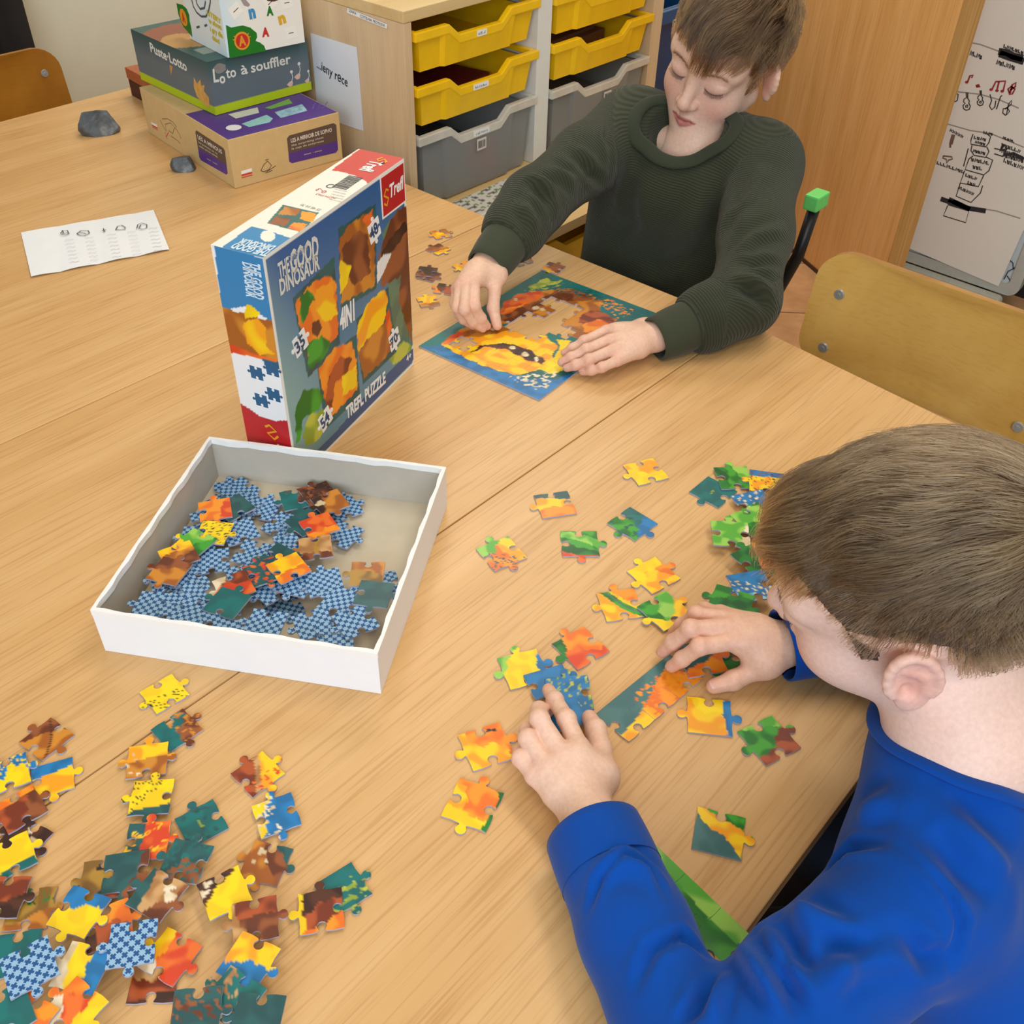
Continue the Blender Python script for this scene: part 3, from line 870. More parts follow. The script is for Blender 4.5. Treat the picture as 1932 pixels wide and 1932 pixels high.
# ------------------------------------------------------------------ stones, paper
def stone(seed, sx, sy, sz, cuts):
    bm = bmesh.new()
    bmesh.ops.create_icosphere(bm, subdivisions=4, radius=1.0)
    r = random.Random(seed)
    for v in bm.verts:
        for nx, ny, nz, d in cuts:
            n = Vector((nx, ny, nz)).normalized()
            k = v.co.dot(n) - d
            if k > 0: v.co -= n * k * .93
    from mathutils import noise as mn
    for v in bm.verts:
        v.co += v.co.normalized() * .05 * mn.noise(v.co * 2.1 + Vector((seed, 0, 0))) + v.co.normalized() * .018 * mn.noise(v.co * 7 + Vector((0, seed, 0)))
    lo = -.52
    for v in bm.verts:
        if v.co.z < lo: v.co.z = lo + (v.co.z - lo) * .02
    V = [(v.co.x * sx, v.co.y * sy, (v.co.z - lo + .01) * sz) for v in bm.verts]
    F = [tuple(q.index for q in f.verts) for f in bm.faces]
    bm.free()
    return V, F
_m, _nt, _b = new_mat('dark_flint')
_n = noise(_nt, 30, 6, .65, objcoord(_nt)); _r4 = ramp(_nt, _n.outputs[0], [(.3, rgb(58, 63, 68)), (.55, rgb(88, 94, 98)), (.72, rgb(150, 152, 154))])
_nt.links.new(_r4.outputs[0], _b.inputs['Base Color']); _b.inputs['Roughness'].default_value = .5
bump(_nt, _b, _n.outputs[0], .4, .002)
M_STONE = _m
solid('stone', stone(3, .041, .029, .040, [(1, .2, .5, .62), (-.9, .3, .3, .72), (.1, -1, .25, .6), (0, .3, 1, .45), (.5, -.8, .6, .55), (-.4, -.5, .8, .6)]), M_STONE, 'larger dark grey stone lying near the far edge of the table', 'stone', tuple(onz(190, 250, HT)[:2]) + (HT,), (0, 0, R_(-28)), group='grey stones')
solid('stone', stone(9, .024, .019, .022, [(1, 0, .4, .55), (-.8, .5, .5, .6), (.2, -1, .3, .6), (0, .2, 1, .5)]), M_STONE, 'smaller dark grey stone touching the side of the cardboard box', 'stone', tuple(onz(349, 316, HT)[:2] + np.array([-.006, -.008])) + (HT,), (0, 0, R_(-40)), group='grey stones')

pp = thing('paper_sheet', 'white strip of paper with pencil shapes and faint columns lying on the far table', 'paper', tuple(onz(180, 462, HT)), 0)
pq = [onz(*p, HT) for p in ((40, 440), (290, 398), (320, 473), (60, 525))]
def paper_geo():
    V, F = [], []
    nx, ny = 36, 12
    for j in range(ny + 1):
        for i in range(nx + 1):
            s, t = i / nx, j / ny
            p = (pq[0] * (1 - s) + pq[1] * s) * (1 - t) + (pq[3] * (1 - s) + pq[2] * s) * t
            z = .0012 + .0022 * abs(math.sin(s * 11 + t)) * (.4 + .6 * t)
            V.append((p[0], p[1], HT + z))
    for j in range(ny):
        for i in range(nx):
            a = j * (nx + 1) + i
            F.append((a, a + nx + 1, a + nx + 2, a + 1))
    n = len(V)
    V += [(x, y, z - .0004) for x, y, z in V]
    F += [tuple(q + n for q in reversed(f)) for f in F]
    return V, F
part('sheet', rel(pp, paper_geo()), plain((236, 238, 240), .7, var=.012), pp, smooth=True)
PF = Face((0, 0, HT + .0036), (1, 0, 0), (0, 1, 0))
part('pencil_drawing', rel(pp, strokes(PF, [[(114, 441), (118, 435), (127, 435), (130, 441), (124, 444), (115, 442)], [(118, 435), (120, 441), (128, 440)], [(145, 441), (153, 435), (166, 435), (169, 440), (160, 445), (150, 444), (145, 441)], [(150, 439), (163, 441)], [(192, 435), (200, 434)], [(195, 431), (197, 438)], [(218, 434), (222, 427), (229, 425), (236, 429), (236, 433), (219, 434)], [(258, 431), (260, 424), (267, 421), (277, 424), (277, 430), (269, 433), (262, 431), (266, 424)]], .0016)), plain((84, 84, 88), .7), pp)
cols = []
for k, (cx_, cy_) in enumerate(((132, 470), (170, 466), (212, 460), (250, 455), (290, 448))):
    for r_ in range(7):
        x0, y0 = cx_ - 10 + r_ * 1.6, cy_ - 16 + r_ * 7
        cols.append([(x0, y0), (x0 + 6, y0 - 2), (x0 + 11, y0 - 1), (x0 + 17, y0 - 3)])
part('pencil_notes', rel(pp, strokes(PF, cols, .0009)), plain((186, 186, 184), .8), pp)

# note on the cabinet side
NF = Face((CX[0] - .0012, 0, 0), (0, -1, 0), (0, 0, 1))
part('lettering', rel(note, ftext(NF, '...ieny r\u0119ce', (598, 127), (656, 164), px=True, h=.017, bold=.01, lift=.0006)), M_INK, note)
lbl = part('name_label', rel(cab, decal(NF, [(656, 15), (731, 46), (730, 54), (655, 24)], .0006, True)), M_WHITE, cab)
part('lettering', rel(cab, gjoin(ftext(NF, 'SZAFKA', (659, 22), (673, 28), px=True, h=.0045, lift=.001), ftext(NF, 'CZYTELNIA, PRZYRODA', (680, 32), (727, 51), px=True, h=.0045, lift=.001))), M_INK, lbl)

# ------------------------------------------------------------------ tall wooden door, flip chart and things by the right wall
DA = R_(60)
dp = thing('wooden_door_leaf', 'tall orange beech cupboard door standing open behind the boy in green', 'door', (2.456, .843, .003), DA)
part('door_board', gbox(0.0012, .84, -.058, -.0012, 0, 2.1), M_WARD, dp, bevel=.002)
part('edge_strip', gbox(-.0010, .0010, -.058, -.030, 0, 2.1), M_WARDE, dp)
part('edge_strip', gbox(-.0016, .0010, -.0295, -.0010, 0, 2.1), M_WARDE, dp)
part('foot_strip', gbox(.004, .84, -.0005, .002, 0, .012), plain((70, 44, 24), .6), dp)

BX = 2.76
fc = thing('flip_chart', 'white flip chart board with rounded grey frame and marker scribbles on its rim', 'board', (BX, .9, 0))
BF = Face((BX - .0012, 0, 0), (0, -1, 0), (0, 0, 1))
yl, yr, zb, zt = 1.06, .575, .052, 1.35
M_ALU = plain((176, 178, 170), .35, .0)
bw, bh = yl - yr, zt - zb
outer = rrect(bw, bh, .03, 6); inner = rrect(bw - .06, bh - .06, .012, 6)
V = [(BX - .008, (yl + yr) / 2 - a, (zb + zt) / 2 + b) for a, b in outer] + [(BX - .008, (yl + yr) / 2 - a, (zb + zt) / 2 + b) for a, b in inner]
V += [(BX + .02, y, z) for _, y, z in V]
n = len(outer); F = []
for i in range(n):
    j = (i + 1) % n
    F += [(i, j, n + j, n + i), (2 * n + i, 3 * n + i, 3 * n + j, 2 * n + j), (i, 2 * n + i, 2 * n + j, j), (n + i, n + j, 3 * n + j, 3 * n + i)]
part('frame', rel(fc, (V, F)), M_ALU, fc)
part('board_face', rel(fc, gbox(BX, BX + .015, yr + .02, yl - .02, zb + .02, zt - .02)), plain((190, 202, 206), .3, var=.03), fc)
part('lower_rail', rel(fc, gmap(gprism(rrect(.44, .03, .014), 0, .03), lambda p: (BX - .009 - p[2], p[0] + .825, p[1] + .034))), plain((178, 180, 168), .4), fc, bevel=.002)
part('stand', rel(fc, gjoin(gbox(BX + .021, BX + .05, .66, .70, .0035, 1.3), gbox(BX + .021, BX + .05, 1.0, 1.04, .0035, 1.3))), M_BLACK, fc)
part('marker_scribbles', rel(fc, strokes(BF, [[(1722, 470), (1738, 474), (1750, 482), (1764, 484), (1780, 494), (1800, 503), (1822, 512), (1850, 524), (1876, 536)], [(1812, 508), (1815, 524)], [(1894, 527), (1902, 512), (1916, 505), (1926, 486)], [(1890, 535), (1904, 540)], [(1900, 520), (1908, 532)], [(1912, 508), (1911, 496), (1904, 490)], [(1734, 476), (1746, 480), (1752, 486)]], .003)), plain((60, 68, 84), .6), fc)
ps = thing('flip_chart_paper', 'big sheet of paper on the flip chart with music notes, hopscotch boxes and handwriting', 'paper', (BX - .009, .9, .1))
PAF = Face((BX - .0086, 0, 0), (0, -1, 0), (0, 0, 1))
part('sheet', rel(ps, decal(PAF, [PAF.uv(1668, 448), PAF.uv(1720, 470), PAF.uv(1884, 540), PAF.uv(1934, 428), PAF.uv(1990, 150), PAF.uv(2020, -160), PAF.uv(1800, -200)], .0012)), plain((226, 222, 212), .75, var=.02, scale=5), ps)
INKD, INKR, INKG = plain((62, 56, 52), .7), plain((150, 44, 46), .7), plain((150, 144, 136), .8)
PB = Face((BX - .0100, 0, 0), (0, -1, 0), (0, 0, 1))
for ln in ([(1835, 81), (1850, 84), (1880, 95), (1932, 116)], [(1806, 173), (1850, 178), (1885, 188), (1922, 204)], [(1788, 234), (1830, 246), (1870, 252), (1932, 278)], [(1775, 379), (1830, 390), (1880, 398), (1925, 412)]):
    part('drawn_line', rel(ps, strokes(PB, [ln], .003, lift=.0002)), INKG, ps)
part('drawn_note', rel(ps, gjoin(strokes(PB, [[(1826, 154), (1830, 143), (1836, 142), (1833, 147)], [(1872, 168), (1879, 154), (1897, 153), (1893, 171)], [(1885, 154), (1881, 170)], [(1905, 176), (1902, 168), (1908, 163), (1915, 168), (1910, 177), (1905, 179), (1910, 160), (1917, 156), (1916, 163), (1906, 170)], [(1841, 162), (1847, 160), (1849, 163), (1842, 164)]], .0045, lift=.0004), *[decal(PB, [PB.uv(x + 3.6 * math.cos(k), y + 2.8 * math.sin(k)) for k in (0, 1, 2, 3, 4, 5, 6)], .0005) for x, y in ((1824, 155), (1870, 169), (1881, 171), (1891, 172))])), INKR, ps)['kind'] = 'stuff'
def gtr(x, y, s):
    return [[(x + s * a, y + s * b) for a, b in ((0, -16), (1, -6), (-4, -3), (-5, 2), (-2, 5), (-6, 9), (-5, 15), (0, 18), (6, 16), (8, 10), (5, 5), (6, 0), (3, -4), (3, -16))], [(x + s * a, y + s * b) for a, b in ((-1, 9), (3, 8), (3, 12), (-1, 12), (-1, 9))]]
part('drawn_instrument', rel(ps, strokes(PB, gtr(1823, 190, 1.0) + gtr(1849, 184, .85) + [[(1868, 178), (1871, 190), (1867, 200), (1871, 207), (1877, 202), (1879, 190)], [(1880, 206), (1888, 182), (1891, 180)], [(1898, 218), (1892, 213), (1893, 205), (1901, 204), (1905, 210), (1899, 217), (1903, 196), (1909, 189), (1908, 197), (1896, 206)], [(1804, 176), (1808, 178), (1806, 190), (1801, 192)]], .003, lift=.0004)), INKD, ps)['kind'] = 'stuff'
part('drawn_boxes', rel(ps, strokes(PB, [[(1836, 253), (1832, 264), (1832, 272), (1860, 277), (1866, 269), (1869, 258), (1863, 253)], [(1834, 274), (1832, 284), (1838, 293), (1860, 297), (1866, 286), (1862, 277)], [(1836, 294), (1828, 300), (1821, 320), (1856, 330), (1866, 322), (1873, 302), (1860, 296)], [(1820, 322), (1812, 345), (1846, 352), (1856, 331)], [(1812, 345), (1804, 370), (1832, 382), (1850, 364), (1854, 350)], [(1788, 388), (1780, 407), (1822, 420), (1828, 398), (1788, 386)], [(1818, 314), (1827, 280)], [(1876, 280), (1895, 284)], [(1876, 290), (1892, 295)]], .003, lift=.0004)), INKD, ps)['kind'] = 'stuff'
hand = []
def words(x, y, dx, dy, n, s, seed):
    r = random.Random(seed); out = []
    L = math.hypot(dx, dy); ux, uy = dx / L, dy / L
    for k in range(n):
        bx, by = x + dx * k / n, y + dy * k / n
        pts = [(0, 0), (.3, -1), (.7, -.1), (1, -.9)] if r.random() < .4 else ([(0, -.9), (.2, 0), (.6, 0), (.7, -.8), (.2, -.5)] if r.random() < .5 else [(.1, -1), (0, 0), (.5, -.3), (.8, 0)])
        w = L / n * .8
        out.append([(bx + ux * a * w - uy * b * s * .3, by + uy * a * w + b * s) for a, b in pts])
    return out
for a in ((1830, 104, 24, 9, 4, 9, 1), (1894, 90, 38, 14, 7, 7, 2), (1880, 121, 36, 12, 6, 9, 3), (1792, 248, 26, 14, 5, 6, 4), (1768, 310, 52, 18, 9, 6, 5), (1838, 262, 24, 5, 4, 6, 6), (1840, 270, 20, 5, 4, 5, 7), (1836, 287, 24, 6, 5, 6, 8), (1833, 304, 34, 8, 6, 7, 9), (1836, 318, 18, 4, 3, 7, 10), (1822, 333, 22, 8, 4, 6, 11), (1826, 348, 14, 5, 3, 7, 12), (1808, 356, 30, 14, 6, 6, 13), (1892, 262, 22, 8, 5, 5, 14), (1890, 276, 36, 14, 6, 7, 15), (1890, 288, 40, 14, 6, 8, 16), (1894, 306, 38, 16, 6, 8, 17), (1892, 296, 40, 12, 8, 8, 18), (1856, 252, 18, 4, 4, 5, 19)):
    hand += words(*a)
part('handwriting', rel(ps, strokes(PB, hand, .0032, lift=.0004)), INKD, ps)['kind'] = 'stuff'
part('crossed_out_word', rel(ps, gjoin(strokes(PB, [[(1884, 97), (1900, 99), (1912, 106), (1930, 110)], [(1886, 101), (1905, 108), (1932, 116)]], .016, lift=.0005), strokes(PB, [[(1775, 375), (1800, 384), (1828, 393), (1860, 398)], [(1790, 376), (1812, 386), (1830, 395)], [(1798, 380), (1824, 392)]], .013, lift=.0005), strokes(PB, [[(1894, 272), (1888, 284), (1900, 280), (1894, 292), (1912, 290), (1932, 300)]], .009, lift=.0005))), M_INK, ps)['kind'] = 'stuff'
part('drawn_tool', rel(ps, gjoin(strokes(PB, [[(1794, 272), (1799, 254)], [(1791, 275), (1795, 275)]], .010, lift=.0004), strokes(PB, [[(1780, 294), (1796, 296), (1797, 300), (1790, 302), (1786, 308), (1786, 301), (1779, 298), (1780, 294)]], .004, lift=.0004))), plain((120, 90, 84), .7), ps)['kind'] = 'stuff'
bar_ = thing('dark_block', 'low dark brown block behind the flip chart', 'cupboard', (2.9, .9, .003))  # stand-in block filling the dark area under the flip chart
part('carcass', gbox(-.02, .30, -.9, .36, 0, .6), plain((36, 26, 22), .6), bar_, bevel=.003)
part('plinth', gbox(-.028, -.0205, -.9, .36, 0, .07), plain((26, 20, 18), .6), bar_)

# blue crate and pale shelf seen between cabinet and boy
bc = thing('blue_crate', 'dark blue plastic crate glimpsed between the cabinet and the boy in green', 'crate', (2.24, 1.62, .003))
part('crate_body', gjoin(gbox(-.17, .17, -.15, -.14, 0, .70), gbox(-.17, -.16, -.139, .15, 0, .70), gbox(.16, .17, -.139, .15, 0, .70), gbox(-.159, .159, .14, .15, 0, .70)), plain((18, 62, 112), .3, var=.15, scale=12), bc, bevel=.002)
part('rim', gjoin(gbox(-.18, .18, -.162, -.1505, .67, .70), gbox(-.182, -.1705, -.15, .16, .67, .70)), plain((24, 84, 140), .3), bc, bevel=.002)
sh = thing('wall_shelf', 'olive shelf unit with a pale top board behind the cabinet', 'shelf', (2.45, 2.0, .003))
part('carcass', gbox(-.30, .45, -.2, .2, 0, .78), plain((104, 96, 66), .7), sh, bevel=.002)
part('top_board', gbox(-.32, .47, -.22, .21, .7805, .80), plain((226, 226, 206), .6), sh, bevel=.002)
# ------------------------------------------------------------------ painted print: layers of colour patches on flat faces
def wob(x, y, seed, sc):
    r = np.random.RandomState(seed)
    out = np.zeros_like(x)
    for k in range(7):
        a = r.uniform(0, 6.283); f = sc * r.uniform(.6, 2.4); p = r.uniform(0, 6.283)
        out += np.sin((x * math.cos(a) + y * math.sin(a)) * f + p + 1.3 * np.sin((x * math.sin(a) - y * math.cos(a)) * f * .7 + p * 2)) / 2.2
    return np.clip(out * .5 + .5, 0, 1)

def inpoly(x, y, poly):
    c = np.zeros(x.shape, bool)
    n = len(poly)
    for i in range(n):
        x0, y0 = poly[i]; x1, y1 = poly[(i + 1) % n]
        m = ((y0 > y) != (y1 > y))
        if y1 != y0:
            c ^= m & (x < (x1 - x0) * (y - y0) / (y1 - y0) + x0)
    return c

PAL = {  # sRGB pairs a print patch drifts between
    'Y': ((250, 216, 10), (240, 200, 16)), 'YO': ((250, 204, 20), (244, 160, 26)), 'O': ((244, 150, 34), (232, 112, 28)), 'RO': ((236, 112, 38), (216, 66, 30)),
    'G': ((62, 160, 44), (18, 112, 30)), 'LG': ((150, 204, 84), (84, 170, 52)), 'DG': ((24, 124, 42), (10, 88, 34)), 'T': ((14, 112, 110), (20, 98, 98)), 'DT': ((38, 92, 92), (30, 78, 80)),
    'GT': ((70, 118, 116), (58, 104, 106)), 'B': ((28, 124, 186), (24, 106, 160)), 'BR': ((150, 84, 44), (104, 50, 26)), 'OB': ((208, 136, 44), (164, 92, 30)), 'RB': ((176, 82, 38), (120, 48, 24)),
    'DB': ((84, 44, 26), (56, 28, 20)), 'OL': ((176, 134, 50), (128, 92, 36)), 'TN': ((206, 160, 104), (168, 116, 66)), 'CR': ((236, 222, 192), (214, 190, 150)), 'W': ((240, 240, 236), (230, 230, 228)),
    'GO': ((96, 128, 104), (80, 112, 96)), 'INK': ((40, 44, 40), (30, 30, 30)), 'LB': ((150, 196, 214), (110, 170, 200)), 'YG': ((190, 196, 70), (140, 160, 50)),
}

def palcol(key, x, y, seed, sc):
    a, b = PAL[key]
    t = wob(x, y, seed, sc)
    t = np.clip((t - .3) / .4, 0, 1)[:, None]
    return L3(*a) * (1 - t) + L3(*b) * t

# ------------------------------------------------------------------ jigsaw outline
def jig_edge(s, L):
    """points of one side in (t, out) for unit length, end point left out"""
    if s == 0:
        return [(0, 0), (.5, 0)]
    pts = [(0, 0), (.22, -.012 * s), (.40, .004 * s), (.428, .022 * s)]
    for k in range(9):
        a = math.radians(222 - 264 * k / 8)
        pts.append((.5 + .118 * math.cos(a), s * (.128 + .108 * math.sin(a))))
    return pts + [(.572, .022 * s), (.60, .004 * s), (.78, -.012 * s)]

def jig_outline(w, h, e, k=1.0):
    """e = signs for sides E, N, W, S; counter-clockwise from the SE corner"""
    c = [(w / 2, -h / 2), (w / 2, h / 2), (-w / 2, h / 2), (-w / 2, -h / 2)]
    out = []
    for i in range(4):
        p, q = np.array(c[i]), np.array(c[(i + 1) % 4])
        d = q - p; L = np.hypot(*d); n = np.array([d[1], -d[0]]) / L
        m = (w + h) / 2
        for t, o in jig_edge(e[i], L):
            tt = .5 + (t - .5) * (m / L if abs(t - .5) < .2 else 1)
            out.append(tuple((p + d * tt + n * o * m) * k))
    return out

M_FACE = print_mat('puzzle_print', .36, .45)
M_CARD = plain((168, 166, 184), .8, var=.05)
_m, _nt, _b = new_mat('puzzle_back_pattern')
_tc = N(_nt, 'ShaderNodeTexCoord'); _sx = N(_nt, 'ShaderNodeSeparateXYZ'); _nt.links.new(_tc.outputs['Object'], _sx.inputs[0])
def _math(op, a, b=None, c=None):
    n = N(_nt, 'ShaderNodeMath', operation=op)
    for i, v in enumerate((a, b, c)):
        if v is None: continue
        if isinstance(v, (int, float)): n.inputs[i].default_value = v
        else: _nt.links.new(v, n.inputs[i])
    return n.outputs[0]
_pitch = 1 / .0056
_a = _math('SUBTRACT', _math('FRACT', _math('MULTIPLY', _math('ADD', _sx.outputs[0], _sx.outputs[1]), _pitch * .7071)), .5)
_c2 = _math('SUBTRACT', _math('FRACT', _math('MULTIPLY', _math('SUBTRACT', _sx.outputs[0], _sx.outputs[1]), _pitch * .7071)), .5)
_aa, _bb = _math('ABSOLUTE', _a), _math('ABSOLUTE', _c2)
_in = _math('MULTIPLY', _math('LESS_THAN', _math('MINIMUM', _aa, _bb), .165), _math('LESS_THAN', _math('MAXIMUM', _aa, _bb), .42))
_col = mix(_nt, rgb(146, 184, 214), rgb(26, 82, 138), _in)
_nt.links.new(_col, _b.inputs['Base Color']); _b.inputs['Roughness'].default_value = .6
M_BACK = _m

def piece_mesh(outline, paint, th=.0019, step=.0016):
    """top face is a fine mesh carrying the print, sides and bottom are card"""
    xs = [p[0] for p in outline]; ys = [p[1] for p in outline]
    co = [Vector(p) for p in outline]
    n = len(co)
    if paint is not None:
        poly = outline
        gx, gy = np.meshgrid(np.arange(min(xs) + step * .5, max(xs), step), np.arange(min(ys) + step * .5, max(ys), step))
        gx, gy = gx.ravel(), gy.ravel()
        m = inpoly(gx, gy, [(x * .985, y * .985) for x, y in poly])
        co += [Vector((a, b)) for a, b in zip(gx[m], gy[m])]
    vs, es, fs = delaunay_2d_cdt(co, [(i, (i + 1) % n) for i in range(n)], [], 1, 1e-7)[:3]
    V = [(v.x, v.y, th) for v in vs]
    F = [tuple(f) for f in fs]
    k = len(V)
    # crushed card edge: a small bevel ring then the wall
    V += [(x * .992, y * .992, th) for x, y in outline]
    V += [(x, y, th) for x, y in outline] + [(x, y, 0) for x, y in outline]
    S = [(k + n + i, k + 2 * n + i, k + 2 * n + (i + 1) % n, k + n + (i + 1) % n) for i in range(n)]
    bot = [tuple(k + 2 * n + i for i in reversed(range(n)))]
    me = bpy.data.meshes.new('puzzle_piece')
    me.from_pydata(V, [], F + [tuple(reversed(f)) for f in S] + bot)
    me.materials.append(M_FACE if paint is not None else M_BACK); me.materials.append(M_CARD)
    mi = np.zeros(len(me.polygons), np.int32); mi[len(F):] = 1
    me.polygons.foreach_set('material_index', mi)
    if paint is not None:
        x = np.array([v[0] for v in V]); y = np.array([v[1] for v in V])
        set_col(me, paint(x, y))
    return me

def shade_outline(o):
    return o

PIECES = []      # (outline in world xy, level, base z)
def overlaps(a, b):
    ca, cb_ = a.mean(0), b.mean(0)
    if np.hypot(*(ca - cb_)) > .062: return False
    la, lb_ = [tuple(p) for p in a], [tuple(p) for p in b]
    da = ca + (a - ca) * .985
    db = cb_ + (b - cb_) * .985
    da = np.concatenate([da, (da + np.roll(da, 1, 0)) / 2, ca[None], ca + (a - ca) * .6]); db = np.concatenate([db, (db + np.roll(db, 1, 0)) / 2, cb_[None], cb_ + (b - cb_) * .6])
    return bool(inpoly(da[:, 0], da[:, 1], lb_).any() or inpoly(db[:, 0], db[:, 1], la).any())

def place_piece(px, py, ang, size, edges, base, layers=(), label='', group=None, z0=None, back=False, seed=None, floorz=None, minlev=0):
    """ang = direction of the piece's own +x in the photo (degrees, counter-clockwise); layers: (palette, photo angle, offset in pieces) half-planes or ('spot', pal, [(x, y, r)...]) in piece units"""
    z0 = HT + .0002 if z0 is None else z0
    c = onz(px, py, z0)
    cp = c.copy()
    e = onz(px + 6 * math.cos(R_(ang)), py - 6 * math.sin(R_(ang)), z0) - c
    wa = math.atan2(e[1], e[0])
    if isinstance(size, (int, float)): size = (size, size)
    w, h = size
    E = [{'+': 1, '-': -1, '0': 0}[k] for k in edges]
    ol = jig_outline(w, h, E)
    seed = (int(px * 7 + py * 13) % 9973) if seed is None else seed
    ca, sa = math.cos(wa), math.sin(wa)
    W_ = np.array([(c[0] + ca * x - sa * y, c[1] + sa * x + ca * y) for x, y in ol])
    inbox = z0 > HT + .001 and 'TO' in globals()
    def keep_in(W_, c):
        if not inbox: return W_, c
        ux, uy = np.array([math.cos(TA), math.sin(TA)]), np.array([-math.sin(TA), math.cos(TA)])
        a, b = (W_ - TO) @ ux, (W_ - TO) @ uy
        m = .0048
        da = max(0, m - a.min()) - max(0, a.max() - (TW - m)); db = max(0, m - b.min()) - max(0, b.max() - (TW - m))
        sh = ux * da + uy * db
        return W_ + sh, np.array([c[0] + sh[0], c[1] + sh[1], c[2]])
    W_, c = keep_in(W_, c)
    lev = minlev
    for q, l2, b2 in PIECES:
        if abs(b2 - z0) < 1e-6 and l2 >= lev and overlaps(W_, q):
            lev = l2 + 1
    if lev:                                  # a piece lying on others sits higher: keep it on its sight line
        c2 = onz(px, py, z0 + lev * .0021)
        W_, c2 = keep_in(W_ + (c2 - c)[:2], c2)
        for q, l2, b2 in PIECES:
            if abs(b2 - z0) < 1e-6 and l2 >= lev and overlaps(W_, q):
                lev = l2 + 1
        c = np.array([c2[0], c2[1], z0])
    PIECES.append((W_, lev, z0))
    def paint(x, y):
        col = palcol(base, x, y, seed, 160)
        for k, ly in enumerate(layers):
            if ly[0] == 'spot':
                for sx, sy, sr in ly[2]:
                    m = ((x / w - sx) ** 2 + (y / h - sy) ** 2 * 1.6) < (sr * (1 + .25 * np.sin(np.arctan2(y / h - sy, x / w - sx) * 3 + seed))) ** 2
                    col[m] = palcol(ly[1], x, y, seed + k, 200)[m]
            elif ly[0] == 'bits':                       # a leafy, broken edge of flecks
                t = wob(x, y, seed + 31 + k, ly[2]) + .35 * wob(x, y, seed + 57, ly[2] * 2.3)
                m = t > ly[3]
                if len(ly) > 4:
                    d = onz(px + 6 * math.cos(R_(ly[4])), py - 6 * math.sin(R_(ly[4])), z0) - cp; d = d[:2] / np.hypot(*d[:2])
                    dx, dy = d[0] * ca + d[1] * sa, -d[0] * sa + d[1] * ca
                    m &= (x * dx + y * dy) > ly[5] * w
                col[m] = palcol(ly[1], x, y, seed + k, 300)[m]
            elif ly[0] == 'band':
                _, pal, an, off, hw = ly
                d = onz(px + 6 * math.cos(R_(an)), py - 6 * math.sin(R_(an)), z0) - cp; d = d[:2] / np.hypot(*d[:2])
                dx, dy = d[0] * ca + d[1] * sa, -d[0] * sa + d[1] * ca
                t = x * dx + y * dy; u = -x * dy + y * dx
                m = np.abs(t - off * w - .10 * w * np.sin(u / w * 2.6 + seed)) < hw * w
                col[m] = palcol(pal, x, y, seed + k, 160)[m]
            else:
                pal, an, off = ly[:3]
                d = onz(px + 6 * math.cos(R_(an)), py - 6 * math.sin(R_(an)), z0) - cp; d = d[:2] / np.hypot(*d[:2])
                dx, dy = d[0] * ca + d[1] * sa, -d[0] * sa + d[1] * ca
                t = x * dx + y * dy; u = -x * dy + y * dx
                rag = .035 if len(ly) < 4 else ly[3]
                m = t > off * w + rag * w * np.sin(u / w * 7 + seed) + rag * .5 * w * np.sin(u / w * 19 + seed)
                col[m] = palcol(pal, x, y, seed + k + 1, 160)[m]
        return col
    me = piece_mesh(ol, None if back else paint)
    o = link('puzzle_piece', me)
    o.location = (c[0], c[1], z0 + lev * .0021)
    o.rotation_euler = (0, 0, wa)
    return tag(o, label, 'puzzle piece', group)

LLG = 'loose puzzle pieces near the white tray'
CG = 'loose puzzle pieces before the boy in blue'
FG = 'loose puzzle pieces beside the boy in green'
S54, S35, S70 = (.0325, .0325), (.0395, .0395), (.0285, .029)
